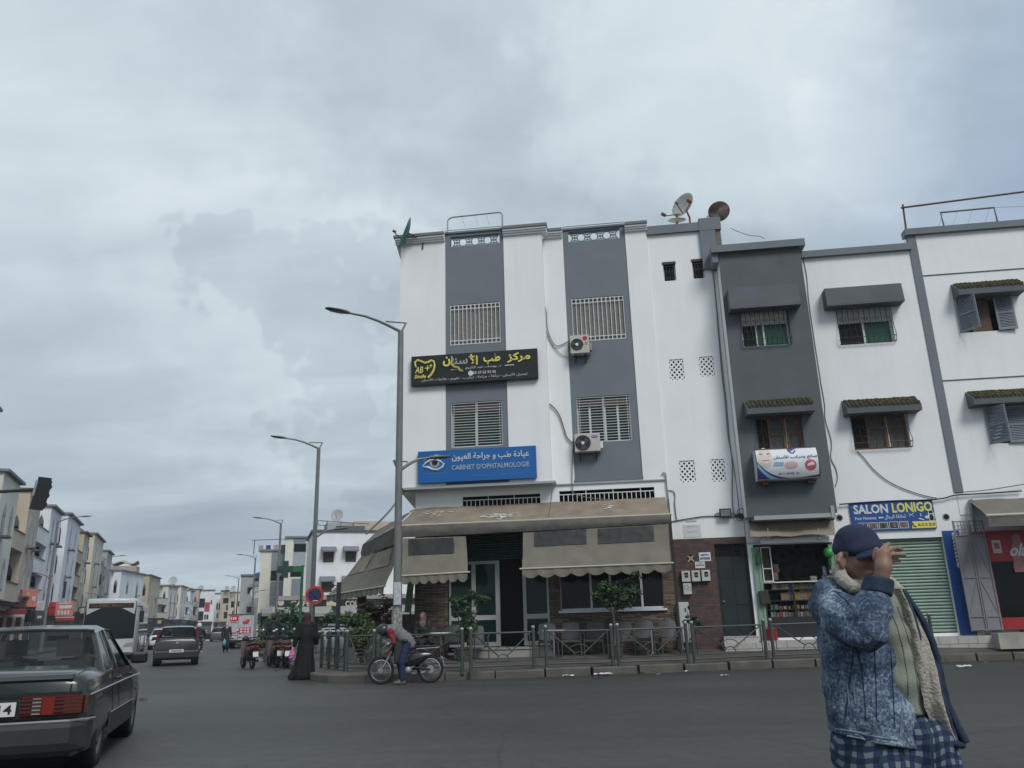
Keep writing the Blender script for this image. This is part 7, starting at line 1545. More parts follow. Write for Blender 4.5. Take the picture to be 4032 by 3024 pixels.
def car(name,label,loc,rz,m,D,glassm,group=None,cat='car',rimm=None,roofm=None):
 """D: dims and profile of a car whose rear stands at x=0 and which heads along +x"""
 t=thing(name,label,cat,loc,rz,group);W,L_,H=D['W']/2,D['L'],D['H']
 S=[];kinds=[]
 for row in D['st']:
  x,zl,wl,wm,zb,wb,zr,wr,kind=row
  S.append((x,sec(zl,W*wl*.96,W*wm,D.get('zm',.56),W*wb,zb,W*wr,zr,W*wr*.86,zr+(.03 if kind!='c' else .045))));kinds.append(kind)
 body=loft_body(t,'body',S,m,skip=lambda k,j:(j in(6,)and kinds[k]in 'cg' and kinds[k+1]in 'cg')or(j in(7,8)and(kinds[k]+kinds[k+1])in('gc','cg')))
 ax,r_=D['axles'],D['wr']
 cyl=[]
 for a in ax:
  for sgn in(-1,1):cyl.append(((a,sgn*(W-.28),r_*.98),(a,sgn*(W+.1),r_*.98),r_*1.16))
 cut_boxes(body,cyl);body.data.set_sharp_from_angle(angle=R(40))
 for a in ax:
  for sgn in(-1,1):b=MB();b.lathe((a,0,r_*.98),(0,1,0),[(.01,sgn*(W-.275)),(r_*1.15,sgn*(W-.27)),(r_*1.15,sgn*(W-.02))],24);b.build('wheel_arch',M['black'],t)
 for a in ax:
  for sgn in(-1,1):wheel(t,(a,sgn*(W-.105),r_),r_,.19,rimm or M['steel'],sgn)
  # glasshouse: pillars and panes from the open strips
 g=MB();idx=[k for k,q in enumerate(kinds)if q in 'cg']
 def pt(k,j,s=1):x,hp=S[k];return Vector((x,hp[j][0]*s,hp[j][1]))
 panes={'side_glass':[],'rear_window':[],'windscreen':[]}
 for k in idx[:-1]:
  for s in(1,-1):
   q=[pt(k,6,s),pt(k+1,6,s),pt(k+1,7,s),pt(k,7,s)]
   panes['side_glass'].append((q,s))
 for s in(1,-1):
  b=MB();b_any=False
  for q,ss in panes['side_glass']:
   if ss!=s:continue
   o=Vector((0,-s*.012,0));b.poly([p+o for p in(q if s<0 else reversed(q))]);b_any=True
  if b_any:b.build('side_glass',glassm,t)
 for nm,pr in(('rear_window',(idx[0],idx[0]+1)),('windscreen',(idx[-1],idx[-1]-1))):
  a,c=pr;b=MB();pa_,pc=pt(a,6),pt(c,7)
  q=[Vector((pa_.x,pa_.y*.97,pa_.z)),Vector((pa_.x,-pa_.y*.97,pa_.z)),Vector((pc.x,-pc.y*.97,pc.z+.02)),Vector((pc.x,pc.y*.97,pc.z+.02))]
  n=8;mid=Vector((-.05 if nm=='rear_window' else .06,0,.02));rows=[[q[0].lerp(q[3],v).lerp(q[1].lerp(q[2],v),u/n)+mid*(math.sin(math.pi*u/n)*.9)for u in range(n+1)]for v in(0,.33,.66,1)]
  b.grid(rows);b.build(nm,glassm,t,smooth=True)
  b=MB();b.tube([rows[0][0],rows[0][4],rows[0][8]],.015,5);b.tube([rows[3][0],rows[3][4],rows[3][8]],.018,5);b.build('window_seal',M['black'],t)
 for(x0b,x1b,x0t,x1t)in D['pillars']:
  for s in(1,-1):
   def on(x,j):
    for k in idx[:-1]:
     if S[k][0]<=x<=S[k+1][0]:u=(x-S[k][0])/(S[k+1][0]-S[k][0]);return pt(k,j,s).lerp(pt(k+1,j,s),u)
    return pt(idx[0]if x<S[idx[0]][0]else idx[-1],j,s)
   q=[on(x0b,6),on(x1b,6),on(x1t,7),on(x0t,7)];b=MB();b.prism(q if s>0 else list(reversed(q)),Vector((0,-s*.05,0)));b.build('pillar',m if D.get('bodypillar',True)else M['black'],t)
 b=MB();xs_=[S[k][0]for k in idx];zi=D['zb_in']
 b.box(xs_[0]+.25,xs_[-1]-.3,-W*.8,W*.8,.35,zi-.12)
 for x in D['seats']:
  for y in(-.38,.38):b.box(x,x+.14,y-.24,y+.24,zi-.3,zi+.12);b.box(x+.01,x+.11,y-.13,y+.13,zi+.16,zi+.34)
 b.build('interior',mat('car_interior',(.03,.03,.032),.8,.2),t)
 for s in(1,-1):
  mp_=D['mirror'];b=MB();b.box(mp_[0]-.06,mp_[0]+.08,s*(W-.02),s*(W+.17),mp_[1],mp_[1]+.14);b.build('door_mirror',M['black'],t,bevel=.03)
 return t,W
# ---- old dark saloon in the foreground
hd=Vector((-.309,.951,0));lf=Vector((-.951,-.309,0))
ra=Vector((-4.50,8.91,0))+lf*.72;mloc=ra-hd*1.0
MER=dict(W=1.70,L=4.42,H=1.39,zm=.55,axles=(1.0,3.66),wr=.315,zb_in=.92,seats=(1.45,2.35),mirror=(2.98,.93),st=[
(.00,.34,.92,.93,.80,.90,.86,.86,'b'),(.05,.24,.97,.98,.85,.955,.915,.90,'b'),(.12,.22,.99,.99,.87,.965,.94,.91,'b'),(.55,.20,1,1,.89,.97,.95,.90,'b'),(1.02,.20,1,1,.90,.965,.955,.86,'b'),(1.10,.20,1,1,.905,.955,.96,.84,'g'),
(1.62,.20,1,1,.915,.95,1.32,.70,'c'),(2.1,.20,1,1,.92,.95,1.36,.715,'c'),(2.72,.20,1,1,.915,.95,1.325,.70,'c'),(3.28,.20,1,1,.90,.94,.955,.83,'g'),(3.36,.20,1,1,.89,.94,.94,.85,'b'),(4.1,.22,.99,.98,.80,.92,.85,.86,'b'),(4.32,.26,.95,.94,.74,.88,.79,.84,'b'),(4.40,.34,.88,.88,.66,.84,.70,.80,'b')],
pillars=[(1.10,1.52,1.62,1.76),(2.02,2.10,2.02,2.09),(1.70,1.73,1.82,1.85),(3.20,3.28,2.68,2.76)])
mpaint=paint('saloon_green_black',(.022,.030,.030),.3,.5)
mt,W=car('old_saloon_car','old dark boxy saloon car at the lower left with ribbed tail lamps and plate 14',mloc,math.atan2(hd.y,hd.x),mpaint,MER,lightg,rimm=mat('dull_wheel_cover',(.10,.105,.105),.45,.2,6))
def add(name,m,fn,parent=None,**k):b=MB();fn(b);return b.build(name,m,parent or mt,**k)
bump=mat('bumper_grey',(.028,.033,.033),.5,.15,5,dirt=.3)
def fb(b):
 pr=[(-.11,.30),(-.14,.37),(-.14,.50),(-.10,.545),(.02,.555),(.02,.27)]
 rows=[]
 for y,dx in((-W+.02,.55),(-W-.015,.30),(-W-.01,.06),(-W+.10,-.0),(-W*.5,-.015),(0,-.02),(W*.5,-.015),(W-.10,0),(W+.01,.06),(W+.015,.30),(W-.02,.55)):
  rows.append([(x+dx if abs(y)<W-.05 else max(x,-.02)+dx,y,z)for x,z in pr])
 b.grid(rows)
bo=add('rear_bumper',bump,fb,smooth=False);add('bumper_strip',mat('bumper_edge',(.17,.18,.17),.4,.2,6),lambda b:b.tube([(.30,-W-.025,.53),(.05,-W-.01,.545),(-.10,-W+.12,.55),(-.125,0,.55),(-.10,W-.12,.55),(.05,W+.01,.545),(.3,W+.025,.53)],.016,6),bo)
for s in(1,-1):
 y0,y1=s*.30,s*(W-.035)
 tl_=add('tail_lamp',tlr,lambda b:b.box(-.045,.0,y0,y1,.600,.770),bevel=.008)
 add('lamp_ribs',mat('lamp_rib_dark',(.055,.02,.018),.4,.1),lambda b:[b.box(-.053,-.044,y0,y1,z,z+.018)for z in(.630,.663,.696,.729)],tl_)
 add('reverse_lamp',tlw,lambda b:b.box(-.049,-.0452,s*.40,s*.47,.615,.755),tl_);add('lit_lamp',tlb,lambda b:b.box(-.058,-.0452,s*.48,s*.585,.61,.76),tl_);add('indicator',tla,lambda b:b.box(-.05,-.0452,s*.66,s*(W-.04),.615,.755),tl_)
 add('indicator_side',tla,lambda b:b.box(.0,.10,s*(W-.028),s*(W-.012),.605,.765),tl_)
 add('chrome_moulding',M['chrome'],lambda b:b.tube([(.12,s*(W*.99),.755),(1.0,s*(W+.004),.765),(2.4,s*(W+.004),.775),(4.0,s*(W*.985),.765)],.010,5))
 add('side_cladding',mat('cladding_grey',(.035,.042,.042),.5,.1),lambda b:b.prism([(1.42,s*(W+.002),.26),(3.28,s*(W+.002),.26),(3.28,s*(W+.002),.48),(1.42,s*(W+.002),.48)],(0,s*.010,0)))
 add('chrome_moulding',M['chrome'],lambda b:b.tube([(1.42,s*(W+.014),.485),(3.28,s*(W+.014),.485)],.008,5))
 for xd in(1.62,2.10,3.16):add('door_seam',M['black'],lambda b:b.tube([(xd-.02,s*(W-.0),.30),(xd,s*(W+.001),.55),(xd+.02,s*(W*.953),.90)],.005,4))
 for xd in(1.78,2.75):add('door_handle',M['black'],lambda b:b.box(xd,xd+.18,s*(W*.975),s*(W+.025),.80,.83),bevel=.006)
 vt=add('pillar_vent',M['black'],lambda b:[b.prism([(1.30+.03*k,s*(W*.94),.945+.022*k),(1.50+.01*k,s*(W*.94),.945+.022*k),(1.50+.01*k,s*(W*.945),.955+.022*k),(1.30+.03*k,s*(W*.945),.955+.022*k)],(0,s*.012,0))for k in range(4)])
add('trunk_seam',M['black'],lambda b:[b.tube([(1.05,s*W*.83,.958),(.5,s*W*.85,.962),(.12,s*W*.86,.95),(-.005,s*W*.82,.86),(-.02,s*W*.81,.66)],.007,4)for s in(1,-1)])
add('trunk_lip',mpaint,lambda b:b.prism([(.16,-W*.83,.958),(.02,-W*.83,.955),(-.03,-W*.83,.915),(.03,-W*.83,.87)],(0,2*W*.83,0)),bevel=.01)
add('lamp_recess',M['black'],lambda b:(b.box(-.02,.02,-W+.06,W-.06,.575,.60),b.box(-.02,.02,-W+.06,W-.06,.77,.80)))
pl=add('number_plate',pl_w,lambda b:b.box(-.055,-.048,-.27,.27,.61,.73))
def rear_text(s,y0,y1,z0,z1,m,par,x=-.0555):
 o=text('plate_number',s,(0,abs(y1-y0),0,z1-z0),0,m,par,(0,0,0),.003,.02);o.rotation_euler=(0,0,-math.pi/2);o.location=(x,y0,z0);return o
rear_text('14',-.13,-.24,.63,.71,M['black'],pl);rear_text('|',-.06,-.075,.625,.715,M['black'],pl);rear_text('52831',.24,-.03,.63,.71,M['black'],pl)if False else None
# people inside
def head_shape(p,c,parent_m=None):pass
add('parcel_shelf',mat('shelf_cloth',(.30,.31,.32),.8,.3,6),lambda b:b.grid([[(x,y,.955+.02*mnoise.noise(Vector((x*9,y*6,3))))for y in[q*.1-.6 for q in range(13)]]for x in(1.18,1.28,1.38,1.5)]))
add('inner_mirror',M['black'],lambda b:b.box(2.74,2.77,-.12,.12,1.24,1.30))
# ---- dark hatchback ahead
def hatch(W_,L_,H,wr,rl):
 return dict(W=W_,L=L_,H=H,zm=.58,axles=(.62,L_-.78),wr=wr,zb_in=.95,seats=(1.0,2.0),mirror=(L_-1.35,.95),st=[
 (.0,.34,.88,.90,.82,.86,.90,.78,'b'),(.05,.26,.95,.97,.90,.93,.98,.80,'b'),(.10,.22,.98,1,.93,.95,1.0,.82,'g'),(.42,.22,1,1,.95,.95,H-.10,.70,'c'),(.9,.2,1,1,.95,.955,H-.045,.71,'c'),(1.7,.2,1,1,.94,.955,H-.05,.71,'c'),(2.2,.2,1,1,.93,.95,H-.12,.69,'c'),(L_-1.02,.2,1,1,.92,.94,.99,.80,'g'),(L_-.9,.2,1,1,.9,.93,.96,.82,'b'),(L_-.3,.24,.95,.95,.76,.88,.80,.78,'b'),(L_-.05,.30,.86,.86,.62,.78,.66,.66,'b'),(L_,.36,.78,.76,.5,.7,.54,.6,'b')],
 pillars=[(.10,.34,.40,.62),(1.52,1.62,1.50,1.58),(L_-1.12,L_-1.02,2.12,2.2)])
p0_,p1_=GP('n',60,1470),GP('n',372,1466);mid=(p0_+p1_)*.5;hp=Vector((-.37,.929,0));lp_=Vector((-.929,-.37,0))
t,W=car('dark_hatchback','dark grey hatchback driving away behind the bus',mid-hp*.62,STREET,paint('hatch_charcoal',(.032,.036,.042),.3,.3),hatch(1.69,4.03,1.49,.30,.9),tintg)
for s in(1,-1):
 b=MB();b.prism([(-.01,s*(W*.80),1.0),(-.01,s*(W*.93),.98),(.22,s*(W*.80),1.36),(.20,s*(W*.70),1.37)],(-.03,s*.02,0));b.build('tail_lamp',tlr,t);b=MB();b.box(-.055,.02,s*.45,s*.72,.36,.40);b.build('reflector',tla,t)
b=MB();b.box(-.07,.15,-W*.97,W*.97,.28,.56);b.build('rear_bumper',mat('hatch_bumper',(.022,.025,.03),.45,.1),t,bevel=.04)
b=MB();b.box(-.082,-.07,-.26,.26,.50,.61);pq=b.build('number_plate',pl_w,t);b=MB();b.box(-.085,-.082,-.20,.20,.525,.585);b.build('plate_characters',mat('plate_blur',(.25,.25,.25),.6,.6,60),pq)
b=MB();b.lathe((-.02,0,.86),(1,0,0),[(.001,-.02),(.05,-.02),(.05,0)],16);b.build('badge',M['chrome'],t);b=MB();b.tube([(.6,0,1.46),(.5,0,1.66)],.008,5);b.build('aerial',M['black'],t)
# ---- other cars
SUV=hatch(1.85,4.5,1.66,.36,1.0)
c=AT('n',1710,1235,47);t,W=car('parked_suv','grey brown sport utility car with red tail lamps parked behind the dark post',Vector((c.x,c.y,-.28)),math.atan2(.99,-.05)-.1,paint('suv_grey',(.07,.068,.07),.3,.2),SUV,tintg)
for s in(1,-1):b=MB();b.box(-.05,.1,s*.45,s*W*.95,.88,1.02);b.build('tail_lamp',tlr,t,bevel=.01);b=MB();b.tube([(.5,s*.6,1.60),(.7,s*.61,1.70),(2.1,s*.61,1.70),(2.3,s*.6,1.58)],.02,5);b.build('roof_bar',M['chrome'],t)
b=MB();b.box(-.06,-.03,-.26,.26,.62,.73);b.build('number_plate',pl_w,t);b=MB();b.lathe((-.03,0,.93),(1,0,0),[(.001,-.03),(.07,-.03),(.07,0)],16);b.build('badge',M['chrome'],t)
c=AT('n',1235,1225,44);t,W=car('parked_silver_car','silver car parked side on behind the parked motorcycles',Vector((c.x+3.6,c.y+.6,-.22)),math.pi*.96,paint('silver',(.32,.34,.35),.3,.2),hatch(1.7,3.9,1.45,.3,.9),tintg)
c=AT('n',1590,1250,37);t,W=car('parked_silver_car','pale car whose bonnet shows between the barriers and the dark post',Vector((c.x+.6,c.y+1.2,-.2)),math.pi*.75,paint('pale_silver',(.36,.38,.39),.3,.2),hatch(1.7,3.9,1.32,.3,.9),tintg)
c=AT('n',70,1315,62);c.z=0;t,W=car('white_car','white car coming toward the camera between the bus and the hatchback',c+hp*3.2,STREET+math.pi,paint('car_white',(.58,.60,.61),.3,.15),hatch(1.7,3.9,1.48,.3,.9),tintg)
for s in(1,-1):b=MB();b.sphere((3.78,s*.55,.68),(.12,.16,.10),10,6);b.build('headlamp',tlw,t)
c=AT('n',610,1290,95);c.z=0;t,W=car('far_parked_car','small far grey car just left of the box truck',c,STREET,paint('far_grey',(.10,.10,.11),.4,.2),hatch(1.7,3.9,1.5,.3,.9),tintg)
# ---- far pickup truck with high load frame
c,rz,f=PFr('n',517,1290,104);t=thing('white_lorry','white lorry with a framed back far down the avenue','lorry',c,rz);x0,x1=f('n',470,1250)[0],f('n',562,1250)[0];zt_=f('n',517,1165)[1]
b=MB();b.box(x0,x1,0,4,.9,zt_);b.build('body',paint('lorry_white',(.5,.52,.53),.5,.3),t,bevel=.05);b=MB();b.box(x0+.2,x1-.2,-.03,-.001,zt_-1.5,zt_-.3);b.build('rear_window',M['glassd'],t);b=MB();b.box(x0+.3,x1-.3,-.04,-.031,zt_-1.3,zt_-.8);b.build('window_frame',M['alu'],t)
b=MB();b.box(x0-.1,x1+.1,-.1,4.1,.5,.89);b.build('chassis',M['black'],t)
for x in(x0+.3,x1-.3):b=MB();b.lathe((x,.6,.45),(1,0,0),[(.001,-.15),(.45,-.15),(.45,.15),(.001,.15)],16);b.build('wheel',M['rubber'],t)
# ---- bus
bl=GP('p',1372,600);hb_=Vector((.37,-.929,0));bleft=Vector((.929,.37,0)) # heading toward us; its left side is at image right
BW,BL,BH=2.5,11.5,2.95
c0_=AT('p',1302,560,41.2);c0_.z=0;bo_=c0_-bleft*BW/2;rz=math.atan2(hb_.y,hb_.x)
t=thing('city_bus','white and dark city bus with an orange destination display coming toward the camera','bus',bo_-hb_*BL,rz)
bw=paint('bus_white',(.38,.41,.42),.35,.35);h_=BW/2
def bsec(x,s=1.0,zt=BH,zl=.3):return(x,[(0,zl),(h_*s*.97,zl),(h_*s,zl+.06),(h_*s,1.15),(h_*s*.995,1.2),(h_*s*.985,zt-.30),(h_*s*.95,zt-.12),(h_*s*.86,zt-.02),(0,zt)])
loft_body(t,'body',[bsec(0,.96),bsec(.1),bsec(BL-.9),bsec(BL-.25,.985),bsec(BL-.05,.93,BH-.06),bsec(BL,.86,BH-.2,.4)],bw)
add_=lambda name,m,fn,par=None,**k:(lambda b:(fn(b),b.build(name,m,par or t,**k))[1])(MB())
ws=add_('windscreen',glass('bus_glass',(.012,.016,.018),.05),lambda b:b.grid([[(BL+.015+.03*math.cos(math.pi*y/2/1.13)-.07*max(0,z-1.9),y*1.0,z)for y in[q*.2265-1.132 for q in range(11)]]for z in(1.02,1.4,1.9,2.4,2.78)]),smooth=True)
add_('destination_box',M['black'],lambda b:b.box(BL-.06,BL+.005,-1.0,1.0,2.46,2.70),ws)
led=emit('amber_leds',(.8,.2,.04),.28);rl=random.Random(3)
def leds(b):
 y=.86
 while y>-.86:
  w_=rl.choice([.05,.06,.07,.03]);
  if rl.random()<.88:
   for z in(2.53,2.575,2.62):
    if rl.random()<.72:b.box(BL+.025,BL+.032,y-w_,y,z,z+.022)
  y-=w_+.02
add_('amber_display',led,leds,ws)
add_('front_panel',mat('bus_front_white',(.46,.48,.49),.35,.1,3),lambda b:b.grid([[(BL+.02+.05*math.cos(math.pi*y/2/1.15),y,z)for y in[q*.22-1.1 for q in range(11)]]for z in(.36,.6,.85,.99)]),smooth=True)
for s in(1,-1):
 add_('headlamp',tlw,lambda b:b.prism([(BL+.0,s*1.14,.62),(BL+.055,s*.72,.64),(BL+.055,s*.80,.78),(BL+.0,s*1.14,.84)],(.02,0,0)))
 add_('wing_mirror',M['black'],lambda b:(b.tube([(BL-.1,s*1.15,2.55),(BL+.30,s*1.40,2.5),(BL+.32,s*1.42,2.3)],.03,6),b.box(BL+.24,BL+.36,s*1.33,s*1.52,1.75,2.3)))
 for k in range(6):add_('side_window',M['glassd'],lambda b:b.prism([(.6+1.62*k,s*h_*.998,1.28),(2.12+1.62*k,s*h_*.998,1.28),(2.12+1.62*k,s*h_*.99,2.55),(.6+1.62*k,s*h_*.99,2.55)],(0,s*.008,0)))
 for x in(2.6,BL-2.5):wheel(t,(x,s*(h_-.14),.48),.48,.28,M['steel'],s);add_('wheel_arch',M['black'],lambda b:b.lathe((x,0,.5),(0,1,0),[(.001,s*(h_+.003)),(.60,s*(h_+.003))],24))
add_('side_stripe',mat('bus_stripe_red',(.20,.03,.03),.5,.1),lambda b:[b.box(BL-1.6+.0,BL-1.5,h_,h_+.006,.45,1.2),b.box(BL-4.4,BL-4.3,h_,h_+.006,.45,1.2)])
add_('wiper',M['black'],lambda b:b.tube([(BL+.06,.1,1.02),(BL+.06,-.6,1.5)],.012,5),ws);add_('roof_unit',mat('roof_unit_white',(.42,.42,.42),.5,.1),lambda b:b.box(3.5,6.5,-.8,.8,BH+.0,BH+.14),bevel=.05)
# ---- white box truck
c,rz,f=PFr('n',818,1290,58,-.06);x0,x1=f('n',697,1200)[0],f('n',938,1200)[0];zt_,zb=f('n',818,992)[1],f('n',818,1232)[1]
t=thing('box_truck','white box truck with red prints on its rear doors','truck',c,rz)
add_('cargo_box',mat('truck_panel',(.46,.48,.49),.5,.08,2,dirt=.2),lambda b:b.box(x0,x1,0,5.5,zb,zt_),bevel=.01)
xm=(x0+x1)/2
def U(x0_,y0_,x1_,y1_):a,e_=f('n',x0_,y0_),f('n',x1_,y1_);return a[0],e_[0],e_[1],a[1]
for s in(0,1):
 dr=add_('rear_door',mat('truck_panel',(.46,.48,.49)),lambda b:b.box((x0 if s==0 else xm+.01)+.06,(xm-.01 if s==0 else x1)-.06,-.03,-.002,zb+.08,zt_-.08),bevel=.008)
 for q in(.3,.8):add_('lock_rod',M['steel'],lambda b:b.tube([((x0 if s==0 else xm)+(xm-x0)*q,-.05,zb+.1),((x0 if s==0 else xm)+(xm-x0)*q,-.05,zt_-.1)],.014,5),dr)
 add_('latch',M['steel'],lambda b:b.box((x0 if s==0 else xm)+.3,(xm if s==0 else x1)-.2,-.06,-.031,zb+.32,zb+.36),dr)
R3=mat('truck_print_red',(.46,.03,.06),.5,.08,3)
for bx_,nm in(((728,1006,803,1056),'red_print'),((728,1066,790,1072),'red_print'),((722,1163,785,1172),'red_print'),((812,1117,916,1168),'red_print')):
 u=U(*bx_);o_=add_(nm,R3,lambda b:b.box(u[0],u[1],-.042,-.0305,u[2],u[3]))
 if bx_[0]==728 and bx_[1]==1006:add_('white_letters',wh,lambda b:[b.box(u[0]+.05+.14*k,u[0]+.14+.14*k,-.046,-.0425,u[2]+.10,u[2]+.28)for k in range(int((u[1]-u[0]-.1)/.14))],o_)
 if bx_[0]==812:[add_('white_icon',wh,lambda b:b.box(u[0]+(u[1]-u[0])*(.10+.29*i),u[0]+(u[1]-u[0])*(.28+.29*i),-.046,-.0425,u[2]+(u[3]-u[2])*(.12+.46*j),u[2]+(u[3]-u[2])*(.44+.46*j)),o_)for i in range(3)for j in range(2)]
pts=[f('n',x,y)for x,y in((842,1060),(872,1052),(885,1040),(912,1036),(905,1062),(893,1082),(846,1085))];add_('red_emblem',R3,lambda b:b.prism([(a,-.042,z)for a,z in pts],(0,.011,0)))
add_('chassis',M['black'],lambda b:b.box(x0+.05,x1-.05,-.1,5.6,.38,zb-.02));add_('rear_bar',M['black'],lambda b:b.box(x0,x1,-.22,-.1,.42,.58));add_('number_plate',pl_w,lambda b:b.box(xm-.1,xm+.28,-.235,-.22,.60,.72))
for s in(x0+.3,x1-.3):
 o_=add_('wheel',M['rubber'],lambda b:b.lathe((s,.9,.40),(1,0,0),[(.001,-.18),(.36,-.2),(.40,-.14),(.40,.14),(.36,.2),(.001,.18)],20));add_('tail_lamp',tlr,lambda b:b.box(s-.16,s+.16,-.24,-.22,.62,.72))
add_('top_edge',M['greyd'],lambda b:b.box(x0-.02,x1+.02,-.05,.05,zt_-.05,zt_+.03));add_('cab',paint('cab_white',(.4,.42,.43),.4,.1),lambda b:b.box(x0+.1,x1-.1,5.6,7.2,.5,2.2),bevel=.1)
# ---------------------------------------------------------------- motorcycles seen from behind
def motorbike(label,loc,rz,col,kind='scooter',plate=True,mirror=True,box=False,grp='parked motorcycles by the kerb'):
 """heads along +x, rear at x=0"""
 t=thing('motorcycle',label,'motorcycle',loc,rz,grp);ad=lambda name,m,fn,par=None,**k:(lambda b:(fn(b),b.build(name,m,par or t,**k))[1])(MB())
 wr=.25 if kind=='scooter' else .29;wb=1.25
 for x in(wr+.06,wr+.06+wb):
  wl=ad('wheel',M['rubber'],lambda b:b.ring((x,0,wr),(0,1,0),wr-.055,.058,26,8));ad('rim',M['steel'],lambda b:(b.ring((x,0,wr),(0,1,0),wr-.105,.02,22,6),[b.tube([(x,0,wr),(x+(wr-.11)*math.cos(R(a)),.0,wr+(wr-.11)*math.sin(R(a)))],.010,4)for a in range(0,360,45)]),wl)
 bm_=paint('bike_'+label.split()[0]+'_%d'%int(abs(loc[0])*10),col,.3,.2)
 ad('frame',M['black'],lambda b:(b.tube([(.32,0,.3),(.55,0,.45),(1.05,0,.38),(1.35,0,.75)],.05,8),b.sphere((.75,0,.38),(.24,.13,.16),12,8)))
 ad('tail_body',bm_,lambda b:b.grid([[(x,w_*math.cos(R(a)),z+h_*math.sin(R(a)))for a in range(0,361,30)]for x,w_,z,h_ in((.02,.06,.70,.05),(.10,.12,.69,.11),(.35,.16,.62,.17),(.7,.15,.55,.2),(.95,.08,.5,.12))]),smooth=True)
 ad('seat',M['black'],lambda b:b.grid([[(x,w_*math.cos(R(a)),z+h_*math.sin(R(a)))for a in range(0,361,30)]for x,w_,z,h_ in((.08,.08,.80,.03),(.15,.14,.81,.05),(.5,.15,.78,.05),(.8,.12,.77,.045),(.92,.05,.77,.03))]),smooth=True)
 ad('rear_mudguard',M['black'],lambda b:b.prism([(.0,-.07,.62),(-.06,-.07,.36),(-.02,-.07,.36),(.06,-.07,.60)],(0,.14,0)))
 ad('tail_lamp',tlr,lambda b:b.box(-.03,.03,-.10,.10,.62,.72),bevel=.02)
 for s in(1,-1):ad('indicator',tla,lambda b:(b.tube([(.05,0,.64),(.03,s*.18,.63)],.010,4),b.sphere((.03,s*.2,.63),(.03,.045,.03),8,6)))
 if plate:ad('number_plate',pl_w,lambda b:b.prism([(-.06,-.09,.40),(-.06,.09,.40),(-.02,.09,.56),(-.02,-.09,.56)],(-.006,0,0)))
 ad('front_shield',bm_,lambda b:b.grid([[(1.22+.12*v-.04*math.cos(u*1.2),u*.20*(1-.3*abs(v-.5)),.35+.55*v)for u in(-1,-.5,0,.5,1)]for v in(0,.25,.5,.75,1)]),smooth=True)
 ad('fork',M['steel'],lambda b:[b.tube([(1.38,s*.07,.85),(wr+.06+wb,s*.07,wr)],.022,6)for s in(1,-1)])
 ad('handlebar',M['black'],lambda b:(b.tube([(1.22,-.34,1.02),(1.32,-.12,1.0),(1.34,0,.96),(1.32,.12,1.0),(1.22,.34,1.02)],.016,6),b.sphere((1.40,0,.96),(.11,.12,.11),10,7)))
 if mirror:
  for s in(1,-1):ad('mirror',M['chrome'],lambda b:(b.tube([(1.27,s*.25,1.02),(1.25,s*.33,1.20)],.008,4),b.sphere((1.24,s*.34,1.24),(.02,.06,.045),10,7)))
 ad('exhaust',M['steel'],lambda b:b.tube([(.75,-.13,.25),(.45,-.16,.26),(.02,-.17,.30)],[.03,.05,.05],8));ad('stand',M['iron'],lambda b:b.tube([(.6,.06,.28),(.55,.22,.0)],.012,5))
 return t
ah=STREET
q=GP('n',950,1505);motorbike('dark maroon scooter nearest the road, turned on its own',q-hp*.1,ah+.18,(.045,.018,.02))
q=GP('n',1180,1495);motorbike('grey scooter under a dark cover with a red tail',q,ah+.1,(.05,.016,.016))
q=GP('n',1255,1500);motorbike('dark red motorcycle between the covered scooter and the robed woman',q,ah-.05,(.085,.014,.014),'moped')
q=GP('n',1310,1500);q=q+Vector((.1,.5,0));motorbike('motorcycle with a round mirror beside the robed woman',q,ah-.2,(.03,.03,.03),'moped')
q=GP('n',1165,1480)+Vector((-.1,.6,0));b=MB();rows=[[(x*.5,(u*.30)*(1-.2*x),.95-.25*x*x-.75*abs(u)**1.6+.05*mnoise.noise(Vector((x*4,u*4,1))))for u in[k/6-1 for k in range(13)]]for x in(-1,-.6,-.2,.2,.6,1)];b.grid(rows);o_=b.build('bike_cover',mat('cover_grey',(.05,.05,.055),.7,.3,6),smooth=True);o_.location=q;o_.rotation_euler=(0,0,ah);tag(o_,'dark grey cloth thrown over the second scooter from the road','cover','covers on the scooters')
# ---------------------------------------------------------------- moped of the rider (side view, heading left)
q0,q1=GP('j',603,1610),GP('j',1000,1597);hx=(q0-q1);wbm=hx.length;hx.normalize();t=thing('moped','black moped with large spoked wheels standing in the road at the kerb','moped',q1,math.atan2(hx.y,hx.x))
ad=lambda name,m,fn,par=None,**k:(lambda b:(fn(b),b.build(name,m,par or t,**k))[1])(MB());wr=.305
for x in(0,wbm):
 w_=ad('wheel',M['rubber'],lambda b:b.ring((x,0,wr),(0,1,0),wr-.035,.036,36,8));ad('rim',M['chrome'],lambda b:b.ring((x,0,wr),(0,1,0),wr-.075,.016,32,6),w_)
 ad('spokes',M['steel'],lambda b:[b.tube([(x+.03*math.cos(R(a+40)),s*.025,wr+.03*math.sin(R(a+40))),(x+(wr-.08)*math.cos(R(a)),0,wr+(wr-.08)*math.sin(R(a)))],.0022,3)for k,a in enumerate(range(0,360,15))for s in((1,-1)[k%2],)],w_)
 ad('hub',M['steel'],lambda b:b.lathe((x,-.05,wr),(0,1,0),[(.001,0),(.055 if x else .085,0),(.055 if x else .085,.1),(.001,.1)],18),w_)
F_=wbm
ad('frame',M['black'],lambda b:(b.tube([(F_-.28,0,.86),(F_-.36,0,.62),(F_-.55,0,.36),(.45,0,.34),(.22,0,.58),(.05,0,.66)],.028,8),b.tube([(.0,.08,wr),(.40,.07,.36)],.018,6),b.tube([(.0,-.08,wr),(.40,-.07,.36)],.018,6)))
